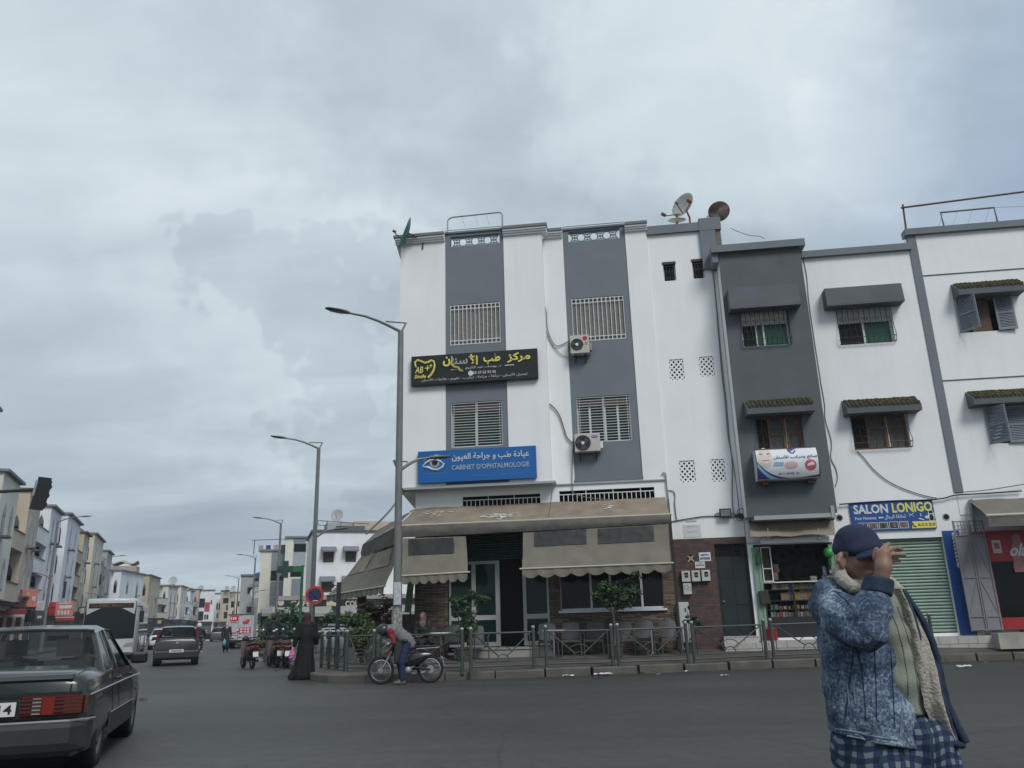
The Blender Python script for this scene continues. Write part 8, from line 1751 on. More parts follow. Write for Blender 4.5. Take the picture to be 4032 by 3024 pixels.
ad('fork',M['steel'],lambda b:[b.tube([(F_-.25,s*.055,.72),(F_-.10,s*.06,.45),(F_,s*.06,wr)],[.022,.020,.015],8)for s in(1,-1)])
ad('fork_cover',M['black'],lambda b:b.tube([(F_-.30,0,.95),(F_-.22,0,.62)],.05,8));ad('headlamp',M['black'],lambda b:b.lathe((F_-.25,0,.85),(1,0,.05),[(.001,-.06),(.07,-.05),(.09,.04),(.09,.07)],16));ad('headlamp_lens',M['chrome'],lambda b:b.lathe((F_-.18,0,.855),(1,0,.05),[(.09,.0),(.05,.02),(.001,.025)],16))
ad('handlebar',M['black'],lambda b:b.tube([(F_-.42,-.30,1.0),(F_-.32,-.2,1.03),(F_-.30,0,.98),(F_-.32,.2,1.03),(F_-.42,.30,1.0)],.014,6))
ad('mirror',M['chrome'],lambda b:(b.tube([(F_-.36,.24,1.02),(F_-.2,.3,.9)],.007,4),b.sphere((F_-.19,.30,.89),(.03,.03,.045),10,7)))
for nm,x in(('front_mudguard',F_),('rear_mudguard',0)):ad(nm,M['black'],lambda b:b.grid([[(x+(wr+.035)*math.cos(R(a)),s*.045,wr+(wr+.035)*math.sin(R(a)))for s in(-1,-.5,.5,1)]for a in range(20 if x else 30,141 if x else 171,10)]))
ad('engine',M['steel'],lambda b:(b.sphere((F_-.62,0,.30),(.10,.11,.10),12,8),b.box(F_-.78,F_-.55,-.06,.06,.34,.44),b.tube([(F_-.6,-.08,.24),(.5,-.11,.20),(.02,-.12,.24)],[.018,.03,.032],8)));ad('chrome_strip',M['chrome'],lambda b:(b.tube([(.78,-.05,.50),(.5,-.06,.51),(.42,-.06,.48)],.012,5),b.tube([(.02,-.07,.50),(-.10,-.07,.46),(-.22,-.07,.50)],.010,5)))
ad('seat',M['black'],lambda b:b.grid([[(x,w_*math.cos(R(a)),z+.045*math.sin(R(a)))for a in range(0,361,30)]for x,w_,z in((.30,.02,.80),(.36,.10,.80),(.60,.11,.79),(.70,.05,.78))]),smooth=True)
ad('carrier',M['steel'],lambda b:(b.tube([(.32,-.10,.76),(-.18,-.10,.78),(-.22,0,.78),(-.18,.10,.78),(.32,.10,.76)],.010,5),[b.tube([(x,-.1,.77),(x,.1,.77)],.007,4)for x in(.2,.1,0,-.1)],b.tube([(.1,-.1,.77),(.0,-.09,.5)],.008,4)));ad('carrier_pad',M['black'],lambda b:b.box(-.15,.28,-.10,.10,.79,.83),bevel=.015)
ad('side_rail',M['chrome'],lambda b:b.tube([(.20,-.12,.58),(.14,-.13,.50),(-.1,-.13,.52),(-.30,-.12,.53)],.009,5));ad('tail_lamp',tla,lambda b:b.box(-.30,-.25,-.04,.04,.66,.74),bevel=.01);ad('number_plate',pl_w,lambda b:b.prism([(-.33,-.06,.36),(-.29,-.06,.52),(-.285,-.06,.52),(-.325,-.06,.36)],(0,.12,0)))
ad('body_hull',mat('moped_black',(.014,.014,.015),.3,.1,4,coat=.4),lambda b:b.grid([[(x,w_*math.cos(R(a)),z+h_*math.sin(R(a)))for a in range(0,361,30)]for x,w_,z,h_ in((-.02,.04,.62,.05),(.12,.09,.60,.11),(.35,.11,.54,.18),(.62,.10,.46,.17),(F_-.5,.07,.45,.13),(F_-.38,.03,.60,.10))]),smooth=True);ad('chain_guard',M['black'],lambda b:b.prism([(-.08,-.09,.27),(.55,-.09,.30),(.55,-.09,.42),(-.08,-.09,.40)],(0,-.02,0)))
ad('pedal',M['black'],lambda b:(b.tube([(.66,-.06,.33),(.60,-.14,.22)],.012,5),b.box(.56,.66,-.2,-.14,.20,.23)));ad('leg_shield',mat('moped_bag',(.03,.035,.035),.8,.2),lambda b:b.box(F_-.64,F_-.30,-.15,.15,.44,.93),bevel=.06);ad('side_panel',mat('moped_panel',(.05,.015,.015),.35,.1),lambda b:b.box(.36,.66,-.075,.075,.44,.66),bevel=.04)
# rider going away beside the hatchback, without people yet
c=AT('n',420,1350,41);c.z=0;far_bike=motorbike('small motorcycle with a rider just right of the hatchback',c,STREET,(.03,.03,.03),grp='moving motorcycles')
# ================================================================== people (bodies grown as one smooth surface from tapered limbs)
def smin(a,b,k):
 h=np.clip(.5+.5*(b-a)/k,0,1);return b+(a-b)*h-k*h*(1-h)
def field_eval(prims,res,k=.03,pad=.05,disp=None,cuts=()):
 lo=np.array([1e9]*3);hi=-lo
 for p in prims:
  if p[0]=='c':a,b,r=np.array(p[1]),np.array(p[2]),max(p[3],p[4]);lo=np.minimum(lo,np.minimum(a,b)-r);hi=np.maximum(hi,np.maximum(a,b)+r)
  else:a,r=np.array(p[1]),max(p[2]);lo=np.minimum(lo,a-r);hi=np.maximum(hi,a+r)
 lo-=pad;hi+=pad;n=np.ceil((hi-lo)/res).astype(int)+1
 D=np.full(n,1.0,np.float32);ax=[lo[i]+res*np.arange(n[i])for i in range(3)]
 for p in prims:
  if p[0]=='c':a,b,r1,r2=np.array(p[1]),np.array(p[2]),p[3],p[4];l,h=np.minimum(a,b)-max(r1,r2),np.maximum(a,b)+max(r1,r2)
  else:a,rad=np.array(p[1]),np.array(p[2]);l,h=a-max(rad),a+max(rad)
  m=k*1.6+res*3;i0=np.maximum(0,((l-m-lo)/res).astype(int));i1=np.minimum(n,((h+m-lo)/res).astype(int)+2)
  if(i1<=i0).any():continue
  X=ax[0][i0[0]:i1[0],None,None];Y=ax[1][None,i0[1]:i1[1],None];Z=ax[2][None,None,i0[2]:i1[2]]
  if p[0]=='c':
   d=b-a;L2=max(1e-9,(d*d).sum());t=np.clip(((X-a[0])*d[0]+(Y-a[1])*d[1]+(Z-a[2])*d[2])/L2,0,1)
   s=p[5]if len(p)>5 else(1,1,1)
   q=np.sqrt(((X-a[0]-t*d[0])/s[0])**2+((Y-a[1]-t*d[1])/s[1])**2+((Z-a[2]-t*d[2])/s[2])**2)-(r1+(r2-r1)*t)
  else:
   M_=p[3]if len(p)>3 else np.eye(3);dx,dy,dz=X-a[0],Y-a[1],Z-a[2]
   u=[dx*M_[0][j]+dy*M_[1][j]+dz*M_[2][j]for j in range(3)]
   q0=np.sqrt((u[0]/rad[0])**2+(u[1]/rad[1])**2+(u[2]/rad[2])**2);q=(q0-1)*min(rad)*1.0
  sl=tuple(slice(i0[i],i1[i])for i in range(3));D[sl]=smin(D[sl],q.astype(np.float32),p[6]if len(p)>6 else k)
 X,Y,Z=ax[0][:,None,None],ax[1][None,:,None],ax[2][None,None,:]
 if disp is not None:D=D+disp(X,Y,Z)
 for(pt_,nr)in cuts:D=np.maximum(D,((X-pt_[0])*nr[0]+(Y-pt_[1])*nr[1]+(Z-pt_[2])*nr[2]).astype(np.float32))
 return D,lo
def nets(D,lo,h):
 n=D.shape;S=D<0;C=tuple(v-1 for v in n);cnt=np.zeros(C,np.float32);acc=np.zeros(C+(3,),np.float32);quads=[]
 idx=np.indices(n,dtype=np.float32)
 for a in range(3):
  s0=[slice(None)]*3;s1=[slice(None)]*3;s0[a]=slice(0,-1);s1[a]=slice(1,None)
  A,B=D[tuple(s0)],D[tuple(s1)];X=S[tuple(s0)]!=S[tuple(s1)];t=np.where(X,A/np.where(A==B,1,A-B),0)
  P_=[idx[i][tuple(s0)]+(t if i==a else 0)for i in range(3)];b,c=[i for i in range(3)if i!=a]
  for db in(0,1):
   for dc in(0,1):
    sl=[slice(None)]*3;sl[b]=slice(db,n[b]-1+db);sl[c]=slice(dc,n[c]-1+dc);sl=tuple(sl);x=X[sl];cnt+=x
    for i in range(3):acc[...,i]+=np.where(x,P_[i][sl],0)
  I=np.argwhere(X);ok=(I[:,b]>0)&(I[:,b]<n[b]-1)&(I[:,c]>0)&(I[:,c]<n[c]-1);I=I[ok]
  neg=S[tuple(s0)][I[:,0],I[:,1],I[:,2]];q=[]
  for db,dc in((-1,-1),(0,-1),(0,0),(-1,0)):J=I.copy();J[:,b]+=db;J[:,c]+=dc;q.append(np.ravel_multi_index((J[:,0],J[:,1],J[:,2]),C))
  q=np.stack(q,1);flip=neg if a!=1 else~neg;q[~flip]=q[~flip][:,::-1];quads.append(q)
 m=cnt>0;V=lo+acc[m]/cnt[m][:,None]*h;mp=np.full(cnt.size,-1);mp[np.flatnonzero(m.ravel())]=np.arange(m.sum());F=mp[np.concatenate(quads)]
 return V,F
def sdf_obj(name,prims,res,m,parent=None,k=.03,disp=None,cuts=(),extra=None):
 D,lo=field_eval(prims,res,k,disp=disp,cuts=cuts);V,F=nets(D,lo,res)
 v=[tuple(map(float,p))for p in V];f=[tuple(map(int,q))for q in F]
 if extra:
  o_=len(v);v+=extra.v;f+=[tuple(i+o_ for i in q)for q in extra.f]
 me=bpy.data.meshes.new(name);me.from_pydata(v,[],f)
 for q in(m if isinstance(m,(list,tuple))else[m]):me.materials.append(q)
 me.polygons.foreach_set('use_smooth',[True]*len(me.polygons));o=bpy.data.objects.new(name,me);COL.objects.link(o)
 if parent is not None:o.parent=parent
 return o
def folds(a1,f1,a2=0.0,f2=40,ph=0.0):
 return lambda X,Y,Z:(a1*np.sin(f1*(X*.7+Z*1.1)+2.2*np.sin(f1*.45*(Y-Z)+ph)+ph)*np.sin(f1*.6*(Z*.8-X+Y)+1.3+ph)+a2*np.sin(f2*(Z-.5*X+.3*Y)+2*np.sin(9*X+7*Y))).astype(np.float32)
skinm=lambda n,c:mat(n,c,.5,.14,14,.15)
SK1,SK2=skinm('skin_brown',(.235,.14,.10)),skinm('skin_tan',(.27,.16,.10))
def cloth(n,c,v=.2,s=9):return mat(n,c,.85,v,s,.3)
def bump_detail(m,strength,scale,dist=.004):
 t=m.node_tree;b=t.nodes['Principled BSDF'];tc=t.nodes.new('ShaderNodeTexCoord');n=t.nodes.new('ShaderNodeTexNoise');n.inputs['Scale'].default_value=scale;n.inputs['Detail'].default_value=5;t.links.new(tc.outputs['Object'],n.inputs['Vector'])
 bp=t.nodes.new('ShaderNodeBump');bp.inputs['Strength'].default_value=strength;bp.inputs['Distance'].default_value=dist;t.links.new(n.outputs['Fac'],bp.inputs['Height']);t.links.new(bp.outputs[0],b.inputs['Normal'])
def acid_denim():
 m=bpy.data.materials.new('acid_washed_denim');m.use_nodes=True;t=m.node_tree;b=t.nodes['Principled BSDF'];b.inputs['Roughness'].default_value=.9
 tc=t.nodes.new('ShaderNodeTexCoord');n=t.nodes.new('ShaderNodeTexNoise');n.inputs['Scale'].default_value=80;n.inputs['Detail'].default_value=8;n.inputs['Roughness'].default_value=.7;n.inputs['Distortion'].default_value=.35;t.links.new(tc.outputs['Object'],n.inputs['Vector'])
 n2=t.nodes.new('ShaderNodeTexNoise');n2.inputs['Scale'].default_value=6;n2.inputs['Detail'].default_value=4;t.links.new(tc.outputs['Object'],n2.inputs['Vector'])
 ad=t.nodes.new('ShaderNodeMath');ad.operation='MULTIPLY_ADD';t.links.new(n2.outputs['Fac'],ad.inputs[0]);ad.inputs[1].default_value=.62;ad.inputs[2].default_value=-.315
 s_=t.nodes.new('ShaderNodeMath');t.links.new(n.outputs['Fac'],s_.inputs[0]);t.links.new(ad.outputs[0],s_.inputs[1])
 r=t.nodes.new('ShaderNodeValToRGB');t.links.new(s_.outputs[0],r.inputs[0]);e=r.color_ramp.elements;e[0].position=.37;e[0].color=(.022,.036,.070,1);e[1].position=.67;e[1].color=(.30,.37,.44,1)
 for p,c in((.47,(.050,.080,.135)),(.56,(.11,.155,.225))):q=e.new(p);q.color=(*c,1)
 t.links.new(r.outputs[0],b.inputs['Base Color']);bump_detail(m,.5,120);return m
def plaid():
 m=bpy.data.materials.new('blue_plaid_cloth');m.use_nodes=True;t=m.node_tree;b=t.nodes['Principled BSDF'];b.inputs['Roughness'].default_value=.9;tc=t.nodes.new('ShaderNodeTexCoord');sp=t.nodes.new('ShaderNodeSeparateXYZ')
 nz=t.nodes.new('ShaderNodeTexNoise');nz.inputs['Scale'].default_value=5;t.links.new(tc.outputs['Object'],nz.inputs['Vector']);mx_=t.nodes.new('ShaderNodeMixRGB');mx_.inputs[0].default_value=.10;t.links.new(tc.outputs['Object'],mx_.inputs[1]);t.links.new(nz.outputs['Color'],mx_.inputs[2]);t.links.new(mx_.outputs[0],sp.inputs[0])
 def stripe(o,f,th):
  a=t.nodes.new('ShaderNodeMath');a.operation='MULTIPLY';t.links.new(o,a.inputs[0]);a.inputs[1].default_value=f;s=t.nodes.new('ShaderNodeMath');s.operation='SINE';t.links.new(a.outputs[0],s.inputs[0]);g=t.nodes.new('ShaderNodeMath');g.operation='GREATER_THAN';t.links.new(s.outputs[0],g.inputs[0]);g.inputs[1].default_value=th;return g.outputs[0]
 def mixc(f,c1,c2):
  x=t.nodes.new('ShaderNodeMixRGB');t.links.new(f,x.inputs[0])
  for i,c in((1,c1),(2,c2)):
   if isinstance(c,tuple):x.inputs[i].default_value=(*c,1)
   else:t.links.new(c,x.inputs[i])
  return x.outputs[0]
 sx_,sz_=stripe(sp.outputs[0],165,.15),stripe(sp.outputs[2],165,.15);both=t.nodes.new('ShaderNodeMath');both.operation='MULTIPLY';t.links.new(sx_,both.inputs[0]);t.links.new(sz_,both.inputs[1])
 one=t.nodes.new('ShaderNodeMath');one.operation='MAXIMUM';t.links.new(sx_,one.inputs[0]);t.links.new(sz_,one.inputs[1])
 c=mixc(one.outputs[0],(.010,.018,.045),(.022,.045,.10));c=mixc(both.outputs[0],c,(.17,.20,.22));c=mixc(stripe(sp.outputs[0],40,.985),c,(.012,.05,.06));t.links.new(c,b.inputs['Base Color']);return m
DEN,PLAID=acid_denim(),plaid()
FLE=mat('cream_fleece',(.36,.34,.295),.95,.18,30);bump_detail(FLE,1.0,90,.012)
SWE=mat('pale_green_knit',(.245,.27,.22),.95,.14,16);bump_detail(SWE,.6,140,.005)
DDN=cloth('dark_denim',(.020,.036,.07),.35,25);NAVY=mat('navy_cap_cloth',(.016,.024,.06),.85,.2,20);bump_detail(NAVY,.4,200,.002)
# ---------------------------------------------------------------- man in the denim jacket, right foreground
MD=3.35
_Z['w']=(3150,2000,3.318)
mo=AT('m',480,1400,MD);mo.z=0.0
man=thing('person','man in a faded denim jacket and navy cap raising a hand to its peak','person',mo)
def mp_(x,y,dd=0.0,k='m'):q=AT(k,x,y,MD+dd)-mo;return(q.x,q.y,q.z)
px=MD/FPX/1.4764
def C(a,b,r1,r2=None,**k):return('c',a,b,r1,r1 if r2 is None else r2)
def E_(c,r,M_=None):return('e',c,r)if M_ is None else('e',c,r,M_)
Wp=lambda x,y,dd=0.0:mp_(x,y,dd,'w')
def rotm(*angs):
 m=Matrix.Identity(3)
 for a,ax in angs:m=m@Matrix.Rotation(R(a),3,ax)
 return[[m[i][j]for j in range(3)]for i in range(3)]
hand_d=-.175
body=[E_(mp_(400,400,.03),(.078,.092,.105)),E_(mp_(425,462,.0),(.068,.072,.085)),C(mp_(395,500,.0),mp_(455,560,-.02),.052,.034),C(mp_(460,535,-.03),mp_(475,560,-.03),.030,.024),E_(mp_(448,575,-.03),(.026,.028,.020)),
E_(mp_(500,470,-.06),(.022,.022,.030)),C(mp_(497,440,-.05),mp_(515,478,-.075),.012,.016),E_(mp_(485,520,-.05),(.024,.016,.008)),E_(mp_(487,532,-.05),(.024,.016,.009)),C(mp_(430,428,-.06),mp_(500,424,-.06),.014,.012),E_(mp_(440,470,-.055),(.030,.022,.022)),
C(mp_(365,500,.05),mp_(375,640,.06),.062,.068),C(mp_(375,640,.06),mp_(430,1200,.05),.10,.11),C(mp_(430,1200,.05),(mp_(560,1480,.06)),.11,.10),
C(mp_(230,690,.02),mp_(450,860,-.16),.05,.042),C(mp_(450,860,-.18),mp_(545,590,-.19),.040,.028),C(mp_(640,720,.16),mp_(760,1000,.18),.045,.04),C(mp_(760,1000,.18),mp_(800,1300,.12),.038,.028)]
ear=[E_(mp_(318,450,-.045),(.016,.010,.032)),C(mp_(303,428,-.05),mp_(298,455,-.055),.006,.006),C(mp_(298,455,-.055),mp_(318,488,-.05),.006,.007),C(mp_(303,428,-.05),mp_(322,420,-.045),.006,.006)]
wr_=Wp(1075,880,hand_d-.02)
hand=[C(wr_,Wp(1085,760,hand_d-.02),.027,.030),C(Wp(1085,780,hand_d-.02),Wp(1045,600,hand_d-.01),.026,.019),C(Wp(1090,770,hand_d-.02),Wp(1100,590,hand_d-.02),.026,.018),C(Wp(1110,770,hand_d-.01),Wp(1140,630,hand_d-.01),.025,.017),C(Wp(1120,780,hand_d),Wp(1165,690,hand_d+.01),.022,.016)]
def fing(pts,r0,r1,kk=None):n=len(pts)-1;return[C(pts[i],pts[i+1],r0+(r1-r0)*i/n,r0+(r1-r0)*(i+1)/n)+(((1,1,1),kk)if kk else())for i in range(n)]
fingers=fing([Wp(1045,600,hand_d-.012),Wp(1085,540,hand_d-.005),Wp(1120,500,hand_d+.0),Wp(1158,470,hand_d+.01)],.0125,.0085,.004)+fing([Wp(1105,590,hand_d-.02),Wp(1180,540,hand_d-.02),Wp(1252,518,hand_d-.01),Wp(1318,545,hand_d)],.0112,.0078,.004)+fing([Wp(1140,630,hand_d-.015),Wp(1215,606,hand_d-.022),Wp(1290,606,hand_d-.018),Wp(1364,614,hand_d-.008)],.0112,.0078,.004)+fing([Wp(1165,690,hand_d),Wp(1215,684,hand_d-.002),Wp(1262,680,hand_d+.0),Wp(1300,690,hand_d+.008)],.0105,.0070,.004)+fing([Wp(1030,730,hand_d+.01),Wp(990,650,hand_d+.02),Wp(985,590,hand_d+.025),Wp(1000,540,hand_d+.02)],.0135,.0095,.005)
gz=lambda x,dd:(mp_(x,1700,dd)[0],dd,0)
hipL,hipR=(.03,.04,.84),(.20,.02,.84)
kn=[(.02,-.02,.46),(.24,.06,.46)];ft=[(.02,.05,.07),(.27,.10,.07)]
legs=[]
for h_,k_,f_ in((hipL,kn[0],ft[0]),(hipR,kn[1],ft[1])):legs+=[C(h_,k_,.07,.05),C(k_,f_,.045,.035),C(f_,(f_[0]+.14,f_[1]-.05,.04),.03,.025)]
pel=[C(mp_(560,1480,.06),(.11,.03,.86),.10,.10)]
b_=sdf_obj('body',body+pel+legs+ear+hand+fingers,.0045,SK1,man,k=.011)
b=MB();[b.sphere(mp_(x,452,-.092),(.011,.006,.006),10,7)for x in(452,498)];eo=b.build('eye',mat('eye_dark',(.03,.02,.015),.3,0),b_)if False else None
b=MB();b.tube([mp_(480,525,-.062),mp_(490,527,-.075),mp_(500,524,-.07)],.0016,4);b.build('mouth_line',mat('lip_dark',(.07,.03,.022),.6,0),b_)
b=MB()
for k in range(120):
 r_=rnd;x,y=r_.uniform(322,350),r_.uniform(400,425);q=Vector(mp_(x,y,-.056+r_.uniform(-.004,.004)+abs(y-430)*.0001));b.tube([q,q+Vector((r_.uniform(-.002,.004),-.002,-.007))],.0008,3)
b.build('hair',mat('greying_hair',(.05,.045,.04),.8,.4,60),man)
# cap
capM=rotm((-8,'Y'),(10,'X'))
cap=[E_(mp_(402,350,.02),(.085,.100,.078),capM),E_(mp_(404,385,.025),(.086,.102,.036),capM)]
c_o=sdf_obj('cap',cap,.006,NAVY,man,k=.03,disp=folds(.0012,40,.0006,90),cuts=[(mp_(405,408,.02),(.10,.22,-.97))])
def visor(b,t0,z0):
 rows=[]
 for i in range(9):
  u=i/8;a0=R(-150+112*u);row=[]
  for j in range(5):
   v=j/4;rr0=Vector(mp_(408,392,.02));rad_=.084+.056*v*math.sin(math.pi*(.08+.84*u))**.7;row.append(rr0+Vector((rad_*math.cos(R(-118+112*u-0)),rad_*1.05*math.sin(R(-118+112*u)),z0-.034*v+.016*math.cos((u-.5)*3.2)-.008)))
  rows.append(row)
 b.grid(rows)
b=MB();visor(b,0,.0);visor(b,0,-.005);b.build('peak',NAVY,c_o,smooth=True)
b=MB();q=Vector(mp_(405,245,.02));b.sphere(q,.006,8,6);b.build('cap_button',NAVY,c_o)
# jacket
hemz=mp_(450,1490,0)
jack=[C(mp_(250,690,.03),mp_(420,650,.06),.075,.085),C(mp_(330,760,.05),mp_(410,1000,.06),.115,.143),C(mp_(410,1000,.06),mp_(445,1250,.06),.143,.140),C(mp_(445,1250,.06),mp_(465,1560,.06),.140,.145),C(mp_(520,900,.02),mp_(560,1400,.0),.085,.10),C(mp_(480,700,.10),mp_(620,740,.16),.09,.08),C(mp_(540,800,.14),mp_(600,1470,.10),.12,.135),C(mp_(560,1100,.02),mp_(570,1530,.0),.10,.115),
C(mp_(255,690,.01),mp_(335,780,-.09),.080,.086),C(mp_(330,780,-.09),mp_(450,850,-.18),.086,.076),C(mp_(450,850,-.18),mp_(500,720,-.19),.074,.062),C(mp_(500,720,-.19),mp_(525,612,-.19),.060,.052)]
def jdisp(X,Y,Z):
 d=folds(.0085,24,.0026,62)(X,Y,Z);return d+folds(.0022,55,0,40,1.7)(X,Y,Z)
jo=sdf_obj('denim_jacket',jack,.008,DEN,man,k=.035,disp=jdisp,cuts=[(mp_(450,1490,0),(-.20,0,-.98))])
jb=lambda pts,r_,nm,m:(lambda b:(b.tube(pts,r_,8),b.build(nm,m,jo,smooth=True))[1])(MB())
sdf_obj('cuff',[C(mp_(517,640,-.19),mp_(533,575,-.19),.056,.054)],.006,DDN,jo,k=.01,disp=folds(.0015,60),cuts=[(mp_(537,560,-.19),(.25,.1,.96)),(mp_(515,650,-.19),(-.25,-.1,-.96))])
# seams, pockets and waistband drawn in stitched cords lying on the jacket surface
from mathutils.bvhtree import BVHTree
bv=BVHTree.FromPolygons([v.co.copy()for v in jo.data.vertices],[p.vertices[:]for p in jo.data.polygons])
def on_surface(x,y,lift=.002,k='m'):
 d=ray(k,x,y).normalized();h=bv.ray_cast(CAM-mo,d);return(h[0]+h[1]*lift)if h[0]is not None else None
def seam(name,pts,r_,m,k='m'):
 P_=[]
 for(a,c)in zip(pts,pts[1:]):
  for j in range(10):x,y=a[0]+(c[0]-a[0])*j/10,a[1]+(c[1]-a[1])*j/10;q=on_surface(x,y,.001,k);P_.append(q)
 P_=[p for p in P_ if p is not None]
 if len(P_)>3:b=MB();b.tube(P_,r_,5);b.build(name,m,jo)
sm_=cloth('seam_dark_denim',(.016,.026,.055),.3,30);sl_=cloth('seam_faded',(.20,.24,.30),.3,30)
for pts in([(300,585),(285,620),(300,645)],[(285,640),(350,690),(385,745)],[(395,950),(430,1060),(445,1200),(460,1400)],[(385,960),(370,1100),(350,1250),(335,1400)],[(505,960),(515,1150),(520,1400)],[(600,960),(612,1150),(625,1420)]):seam('seam',pts,.0020,sm_)
for pts in([(275,1432),(400,1450),(520,1480),(655,1500)],[(270,1460),(400,1480),(520,1510),(640,1530)],[(655,900),(665,1100),(668,1300),(655,1500)],[(350,1170),(362,1310)],[(385,1160),(398,1300)]):seam('stitching',pts,.0035,sl_)
seam('shoulder_tab',[(268,628),(320,640)],.008,sl_)
# sweater
sw=[C(mp_(590,720,.02),mp_(630,900,.0),.055,.082),C(mp_(630,900,.0),mp_(660,1150,-.01),.082,.086),C(mp_(660,1150,-.01),mp_(690,1310,.0),.086,.078),C(mp_(470,640,.03),mp_(600,740,.0),.05,.06)]
so=sdf_obj('sweater',sw,.008,SWE,man,k=.03,disp=lambda X,Y,Z:folds(.004,30,.0015,70,.6)(X,Y,Z),cuts=[(mp_(700,1345,0),(-.04,0,-1))])
bv=BVHTree.FromPolygons([v.co.copy()for v in so.data.vertices],[p.vertices[:]for p in so.data.polygons])
jo_keep=jo;jo=so
for pts in([(592,720),(640,840),(672,960),(700,1120),(705,1250)],[(640,720),(690,860),(730,1000),(760,1180),(770,1300)]):seam('knit_fold_shade',pts,.0022,cloth('knit_shadow',(.17,.19,.15),.2))  # darker cords paint the shade in the sweater's folds
jo=jo_keep
# open left front of the jacket, fleece inside and denim outside
Lq=[(598,615,-.02),(655,745,-.06),(705,930,-.08),(752,1120,-.09),(785,1300,-.08),(850,1440,-.05),(905,1490,-.03)];Rq=[(660,625,.0),(742,770,-.02),(815,930,-.03),(868,1090,-.04),(915,1270,-.04),(965,1410,-.03),(1005,1510,-.02)]
fe=MB();dn=MB();N=7;rows=[];rows2=[]
for i in range(49):
 u=i/48*(len(Lq)-1);j=min(int(u),len(Lq)-2);f=u-j;l_=Vector(mp_(*Lq[j])).lerp(Vector(mp_(*Lq[j+1])),f);r_=Vector(mp_(*Rq[j])).lerp(Vector(mp_(*Rq[j+1])),f);row=[];row2=[]
 for q in range(17):
  v=q/16;p=l_.lerp(r_,v)+Vector((0,-.035*math.sin(math.pi*v)+.016*math.sin(v*9+i*.16)+.006*mnoise.noise(Vector((v*8,i*.35,2))),0));row.append(p);row2.append(p+Vector((.018+.012*v,.030,0)))
 rows.append(row);rows2.append(row2)
fl_=MB();fl_.grid(rows);fo=fl_.build('fleece_lining',FLE,jo,smooth=True)
dn.grid([list(reversed(r))for r in rows2]);dn.grid([[a,a+Vector((.010,.004,-.003)),b_2]for a,b_2 in[(r[-1],r2[-1])for r,r2 in zip(rows,rows2)]]);dn.grid([[a,b_2]for a,b_2 in zip(rows[-1],rows2[-1])]);dn.build('jacket_flap',DDN,jo,smooth=True)
b=MB();b.tube([r[-1]+Vector((.012,-.004,0))for r in rows],[.010+.008*i/48 for i in range(49)],6);b.tube([p+Vector((0,-.004,-.008))for p in rows[-1]],.014,6);b.build('flap_edge',DDN,jo,smooth=True)
# fleece collar
col_=fing([mp_(300,515,-.02),mp_(318,560,-.05),mp_(365,600,-.085),mp_(415,625,-.09),mp_(440,640,-.08)],.021,.017)+fing([mp_(300,520,.0),mp_(330,540,.12),mp_(470,570,.16),mp_(590,600,.11),mp_(640,640,.06)],.026,.034)
sdf_obj('fleece_collar',col_,.006,FLE,jo,k=.03,disp=folds(.002,110,.001,200))
sdf_obj('shirt_collar',fing([mp_(400,600,-.03),mp_(455,615,-.06),mp_(500,640,-.05)],.028,.022),.007,SWE,man,k=.02)
# trousers and shoes
tr_=[C(mp_(480,1500,.09),mp_(700,1470,.08),.135,.13),C(mp_(470,1600,.08),mp_(740,1580,.07),.135,.14),C((.03,.03,.84),kn[0],.125,.09),C(kn[0],(ft[0][0],ft[0][1],.10),.085,.065),C((.20,.02,.84),kn[1],.125,.09),C(kn[1],(ft[1][0],ft[1][1],.10),.088,.065)]
sdf_obj('plaid_trousers',tr_,.012,PLAID,man,k=.04,disp=folds(.005,22,.002,50,.3),cuts=[((0,0,.09),(0,0,-1))])
for f_ in ft:sdf_obj('shoe',[C((f_[0]-.03,f_[1]+.01,.05),(f_[0]+.15,f_[1]-.06,.045),.05,.042)],.01,M['black'],man,k=.02,cuts=[((0,0,.005),(0,0,-1))])
# ---------------------------------------------------------------- other people
def limb_fingers(b,w,d,s):
 """five short tapered fingers growing from the palm at w along d"""
 w,d=Vector(w),Vector(d).normalized();u=d.cross(Vector((0,0,1)));u=u.normalized()if u.length>.1 else Vector((1,0,0));v=u.cross(d)
 for k,(o,l)in enumerate(((-.03,.065),(-.01,.078),(.01,.074),(.03,.058))):p=w+d*.06*s+u*o*s;b.tube([p,p+(d*.55+v*.1)*l*s,p+(d*.9-v*.25)*l*s],[.011*s,.010*s,.007*s],5)
 p=w+d*.02*s-u*.035*s;b.tube([p,p+(d*.5-u*.6)*.05*s,p+(d*.95-u*.4)*.06*s],[.013*s,.011*s,.008*s],5)
STAND=dict(head=(.02,0,1.56),neck=(0,0,1.42),chest=(0,0,1.22),pelvis=(0,0,.92),sh=(0,.18,1.38),el=(-.02,.24,1.10),wr=(.06,.25,.86),hip=(0,.09,.90),kn=(.02,.10,.49),an=(0,.10,.08))
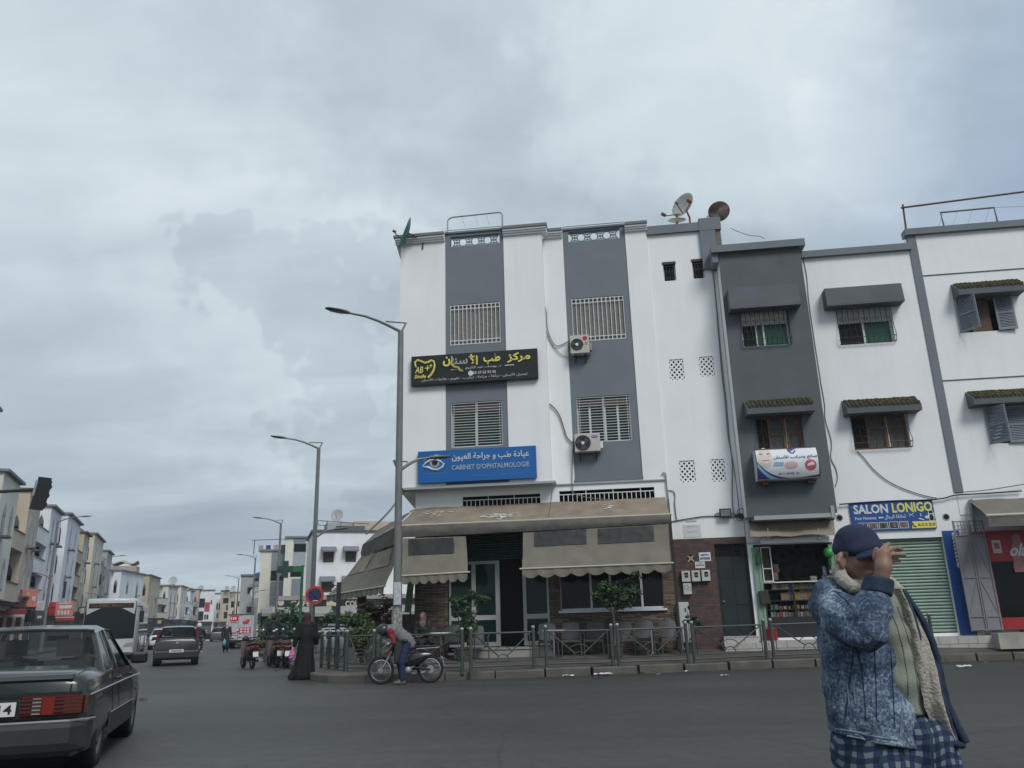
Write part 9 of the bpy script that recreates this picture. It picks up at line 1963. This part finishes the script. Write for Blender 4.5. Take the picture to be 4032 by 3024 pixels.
def figure(label,loc,rz,pose=None,skin=SK2,top=None,bottom=None,hair=None,hat=None,group=None,res=.014,s=1.0,both=None,extra=None,toptype='jacket',shoes=None,name='person'):
 J=dict(STAND);J.update(pose or{});t=thing(name,label,'person',loc,rz,group);t.scale=(s,s,s)
 def lr(k,sd):q=J.get(k+('L' if sd>0 else 'R'));return q if q else(J[k][0],J[k][1]*sd,J[k][2])
 pr=[E_(J['head'],(.088,.072,.112)),C((J['head'][0]+.03,0+J['head'][1],J['head'][2]-.05),(J['head'][0]+.055,J['head'][1],J['head'][2]-.085),.05,.03),C((J['head'][0]+.085,J['head'][1],J['head'][2]+.02),(J['head'][0]+.105,J['head'][1],J['head'][2]-.02),.010,.015),C(J['head'],J['neck'],.05,.055),C(J['neck'],J['chest'],.06,.11),C(J['chest'],J['pelvis'],.11,.12)]
 for sd in(1,-1):pr.append(E_((J['head'][0]-.01,J['head'][1]+.074*sd,J['head'][2]),(.018,.012,.028)))
 tp,bt,fg=[C(J['neck'],J['chest'],.085,.145),C(J['chest'],J['pelvis'],.145,.145)],[C((J['pelvis'][0],J['pelvis'][1],J['pelvis'][2]+.05),J['pelvis'],.14,.145)],MB()
 for sd in(1,-1):
  sh,el,wr_2,hp,kn_,an=[lr(k,sd)for k in('sh','el','wr','hip','kn','an')]
  d=(Vector(wr_2)-Vector(el)).normalized();palm=tuple(Vector(wr_2)+d*.06)
  pr+=[C(sh,el,.045,.038),C(el,wr_2,.036,.026),C(wr_2,palm,.028,.032),C(hp,kn_,.075,.05),C(kn_,an,.048,.035),C(an,(an[0]+.16,an[1],an[2]-.04),.035,.03)]
  limb_fingers(fg,wr_2,d,1.0)
  tp+=[C(J['neck'],sh,.07,.075),C(sh,el,.068,.055)]+([C(el,tuple(Vector(el).lerp(Vector(wr_2),.9)),.055,.042)]if toptype!='tee' else[])
  bt+=[C(hp,kn_,.098,.075),C(kn_,tuple(Vector(kn_).lerp(Vector(an),.95)),.072,.06)]
 bo_2=sdf_obj('body',pr,res,skin,t,k=.02,extra=fg)
 if top:sdf_obj('top',tp,res,top,t,k=.04,disp=folds(.006,24,.002,50))
 if bottom:sdf_obj('trousers',bt,res,bottom,t,k=.03,disp=folds(.005,26,.002,60,1))
 if shoes or bottom:
  for sd in(1,-1):an=lr('an',sd);sdf_obj('shoe',[C((an[0]-.03,an[1],an[2]-.03),(an[0]+.17,an[1],an[2]-.04),.045,.04)],.012,shoes or M['black'],t,k=.02)
 if hair:sdf_obj('hair',[E_((J['head'][0]-.022,J['head'][1],J['head'][2]+.025),(.092,.082,.10))],.01,hair,t,k=.02,cuts=[((J['head'][0]+.045,0,J['head'][2]),(.8,0,-.35))])
 for sd in(1,-1):b=MB();b.sphere((J['head'][0]+.079,J['head'][1]+.03*sd,J['head'][2]+.018),(.008,.013,.007),8,6);b.build('eye',mat('eye_dark',(.03,.02,.015),.3,0),bo_2)
 return t,J
hairm=mat('black_hair',(.012,.010,.009),.6,.2,30)
# woman in the long black robe with a pink bag
wq=GP('n',1420,1600);wz=math.radians(100)
t,J=figure('woman in a long black robe carrying a pink plastic bag at the kerb corner',wq,wz,dict(wrL=(-.06,.30,.80),elL=(-.06,.26,1.08)),SK2,None,None,s=1.0)
robe=cloth('black_robe',(.0045,.0045,.006),.3,6)
sdf_obj('black_robe',[C((0,0,1.40),(0,0,1.15),.12,.17),C((0,0,1.15),(0,0,.75),.17,.20),C((0,0,.75),(.0,.04,.12),.20,.30),C((-.02,.08,.3),(-.05,.30,.06),.18,.12),C((0,.18,1.36),(-.06,.26,1.08),.085,.075),C((-.06,.26,1.08),(-.06,.29,.86),.075,.06),C((0,-.18,1.36),(-.02,-.26,1.08),.085,.075),C((-.02,-.26,1.08),(.06,-.27,.90),.075,.062)],.014,robe,t,k=.06,disp=lambda X,Y,Z:(.012*np.sin(9*np.arctan2(Y,X)+3*Z)*np.clip(1.2-Z,.15,1)+.005*np.sin(14*(X+Y)+6*Z)).astype(np.float32),cuts=[((0,0,.015),(0,0,-1))])
sdf_obj('dark_red_headscarf',[E_((-.0,0,1.57),(.108,.098,.128)),C((-.02,0,1.50),(-.02,0,1.38),.085,.12)],.012,cloth('maroon_scarf',(.045,.015,.018),.3,12),t,k=.04,disp=folds(.004,34),cuts=[((.075,0,1.55),(.9,0,.1))])
bag=(-.08,.335,.60);bo=sdf_obj('plastic_bag',[E_((0,0,0),(.11,.085,.14)),C((0,0,.10),(0,0,.22),.05,.02),C((.06,.0,.0),(.12,.01,.05),.05,.03)],.012,mat('pink_plastic',(.42,.17,.33),.4,.3,9),None,k=.04,disp=folds(.012,40,.004,70));bo.location=wq+Matrix.Rotation(wz,3,'Z')@Vector(bag);bo.rotation_euler=(0,0,wz);tag(bo,'pink plastic bag hanging from the hand of the woman in black','bag')
# rider bending over the moped
mz=t_moz=bpy.data.objects['moped'].rotation_euler[2];ml=bpy.data.objects['moped'].location
def moped_pt(x,y,z):return ml+Matrix.Rotation(mz,3,'Z')@Vector((x,y,z))
rl_=moped_pt(.62,0,0)
pose=dict(head=(.48,0,1.17),neck=(.34,0,1.20),chest=(.20,0,1.16),pelvis=(-.10,0,.90),shL=(.30,.19,1.16),shR=(.30,-.19,1.16),elL=(.20,.29,.92),elR=(.26,-.26,.92),wrL=(.34,.16,.74),wrR=(.36,-.2,.86),hipL=(-.08,.10,.86),hipR=(-.08,-.10,.86),knL=(.02,.22,.48),knR=(.12,-.20,.52),anL=(-.0,.25,.08),anR=(.05,-.26,.08))
blue_j=cloth('blue_jeans',(.010,.022,.062),.3,14);vest=cloth('grey_padded_vest',(.15,.155,.17),.2,16);redt=cloth('red_shirt',(.19,.016,.02),.2,9)
t,J=figure('rider in a dark helmet and grey vest over a red shirt bending over the moped',rl_,mz,pose,SK2,redt,blue_j,toptype='tee',shoes=mat('tan_shoe',(.12,.10,.07),.7,.2,9))
sdf_obj('padded_vest',[C((.34,0,1.22),(.20,0,1.17),.105,.165),C((.20,0,1.17),(-.06,0,.95),.165,.165),C((-.06,0,.95),(-.12,0,.88),.165,.15),C((.30,.13,1.19),(.30,-.13,1.19),.09,.09)],.012,vest,t,k=.04,disp=lambda X,Y,Z:(.006*np.sin(55*(X*.8+Z*.6))+.003*np.sin(40*(Y))).astype(np.float32))
sdf_obj('waist_bag',[C((-.10,.14,.92),(-.05,-.14,.92),.03,.03),E_((-.03,.17,.94),(.08,.04,.05))],.012,M['black'],t,k=.03)
hm_=sdf_obj('helmet',[E_((.49,0,1.19),(.168,.145,.15),rotm((35,'Y')))],.01,mat('helmet_dark',(.025,.032,.032),.3,.2,6),t,k=.02,cuts=[((.52,0,1.08),(.55,0,-.83))])
b=MB();b.grid([[(.50+.13*math.cos(R(a))*.9+.02*v,.11*math.sin(R(a)),1.13-.13*v)for a in range(-80,81,20)]for v in(0,.5,1)]);b.build('visor',glass('visor_plastic',(.25,.28,.28),.1,.35),hm_,smooth=True)
# seated woman on the terrace
sp_=FW(FP('j',945,1200,-1.15)[0],-1.15,.4);sp_.z=pave_z(sp_.x,sp_.y)
fz=FANG-math.pi/2-.15
SIT=dict(head=(.06,0,1.17),neck=(.02,0,1.03),chest=(.0,0,.84),pelvis=(-.05,0,.52),sh=(.0,.17,.98),el=(.04,.23,.72),wr=(.26,.10,.66),hip=(.0,.09,.50),kn=(.42,.11,.48),an=(.40,.11,.08))
t,J=figure('woman in a dusty pink headscarf and dark jacket sitting beside the stone pier',sp_,fz,SIT,SK2,cloth('dark_green_jacket',(.022,.026,.026),.3,9),cloth('dark_skirt',(.03,.03,.035),.3,9))
sdf_obj('pink_headscarf',[E_((.035,0,1.18),(.105,.098,.125)),C((.03,0,1.10),(.05,0,.98),.09,.11),C((.06,.02,.98),(.13,.01,.82),.06,.025)],.012,cloth('dusty_pink',(.17,.115,.11),.35,14),t,k=.04,disp=folds(.005,34),cuts=[((.115,0,1.17),(.95,0,.15))])
copy_sit=copy_tree(ch);place_p=FW(FP('j',945,1200,-1.12)[0],-1.12,.4);place_p.z=pave_z(place_p.x,place_p.y);put(copy_sit,place_p,fz+math.pi/2,'grey cafe chair under the seated woman')
# riders and walkers further off
RIDE=dict(head=(.08,0,1.42),neck=(.03,0,1.28),chest=(0,0,1.08),pelvis=(-.08,0,.78),sh=(.02,.19,1.22),el=(.16,.28,1.02),wr=(.40,.30,.98),hip=(-.02,.10,.76),kn=(.34,.16,.62),an=(.28,.16,.28))
fl2=far_bike.location;dj=cloth('dark_jacket',(.018,.02,.024),.3,9)
t,J=figure('rider with a white helmet and dark jacket beside the hatchback',Vector((fl2.x,fl2.y,0))+hp*.62,STREET,RIDE,SK2,dj,cloth('dark_trousers',(.02,.02,.025),.3,9),res=.02,s=1.05)
sdf_obj('helmet',[E_((.07,0,1.45),(.13,.115,.13))],.015,mat('helmet_white',(.55,.57,.57),.35,.1,6),t,cuts=[((.1,0,1.36),(.3,0,-.95))])
bq=GP('n',1165,1490)+hp*2.2;bq.z=0
t,J=figure('man in a black jacket standing beyond the parked scooters',bq,STREET+.1,None,SK2,dj,cloth('dark_trousers',(.02,.02,.025)),hairm,res=.018,s=1.06)
b=MB();b.sphere((-.155,.0,1.14),(.01,.05,.035),10,6);b.build('back_mark',wh,t)
bq2=GP('n',1110,1450)+hp*.8;bq2.z=0
t,J=figure('person in a long grey robe standing behind the covered scooter',bq2,STREET-.3,None,SK2,None,None,hairm,res=.018)
sdf_obj('grey_robe',[C((0,0,1.38),(0,0,1.1),.12,.17),C((0,0,1.1),(0,0,.1),.17,.25),C((0,.18,1.34),(0,.25,1.0),.08,.07),C((0,-.18,1.34),(0,-.25,1.0),.08,.07)],.018,cloth('grey_robe_cloth',(.07,.07,.075),.3,7),t,k=.05,disp=folds(.008,18),cuts=[((0,0,.03),(0,0,-1))])
pq_=AT('n',682,1325,50);pq_.z=0
t,J=figure('woman in a pale headscarf walking by the box truck with a turquoise bag',pq_,STREET,None,SK2,dj,cloth('dark_trousers',(.02,.02,.025)),res=.02)
sdf_obj('pale_headscarf',[E_((.0,0,1.57),(.11,.10,.13)),C((0,0,1.5),(0,0,1.38),.09,.11)],.018,cloth('pale_pink_scarf',(.42,.34,.32),.2,9),t,k=.04,cuts=[((.08,0,1.55),(.9,0,.1))]);sdf_obj('long_coat',[C((0,0,1.15),(0,0,.35),.16,.2)],.02,dj,t,k=.04)
bo=sdf_obj('shopping_bag',[E_((0,0,0),(.10,.07,.16)),C((0,0,.12),(0,0,.25),.04,.015)],.015,mat('turquoise_plastic',(.12,.38,.42),.4,.2,9),None,k=.03,disp=folds(.01,40));bo.location=pq_+Vector((.0,-.30,.55));tag(bo,'turquoise shopping bag held by the woman near the box truck','bag')
# people inside the old saloon
DRV=dict(head=(.0,0,1.17),neck=(0,0,1.04),chest=(-.02,0,.84),pelvis=(-.06,0,.52),sh=(.0,.18,.97),el=(.14,.24,.76),wr=(.36,.18,.86),hip=(0,.09,.46),kn=(.4,.12,.42),an=(.7,.12,.2))
hdz=math.atan2(hd.y,hd.x)
for x,y,lab,tm in((2.42,.38,'driver seen from behind inside the old saloon car',cloth('driver_grey',(.10,.10,.11))),(2.42,-.40,'passenger in a pale top inside the old saloon car',cloth('passenger_cream',(.36,.29,.20)))):
 p=mloc+hd*x+lf*y;p.z=-.02;figure(lab,p,hdz,DRV,SK2,tm,cloth('dark_trousers',(.02,.02,.025)),hairm,res=.02,group='people inside the old saloon car')
# ================================================================== thin grey air over the whole place
hz=bpy.data.materials.new('thin_haze');hz.use_nodes=True;t_=hz.node_tree;t_.nodes.clear();o1=t_.nodes.new('ShaderNodeOutputMaterial');v1=t_.nodes.new('ShaderNodeVolumePrincipled')
v1.inputs['Color'].default_value=(.80,.88,.93,1);v1.inputs['Density'].default_value=.0006;v1.inputs['Anisotropy'].default_value=.1;t_.links.new(v1.outputs[0],o1.inputs['Volume'])
b=MB();b.box(-3100,3100,-700,3600,-1.06,24);tag(b.build('haze',hz),kind='stuff')
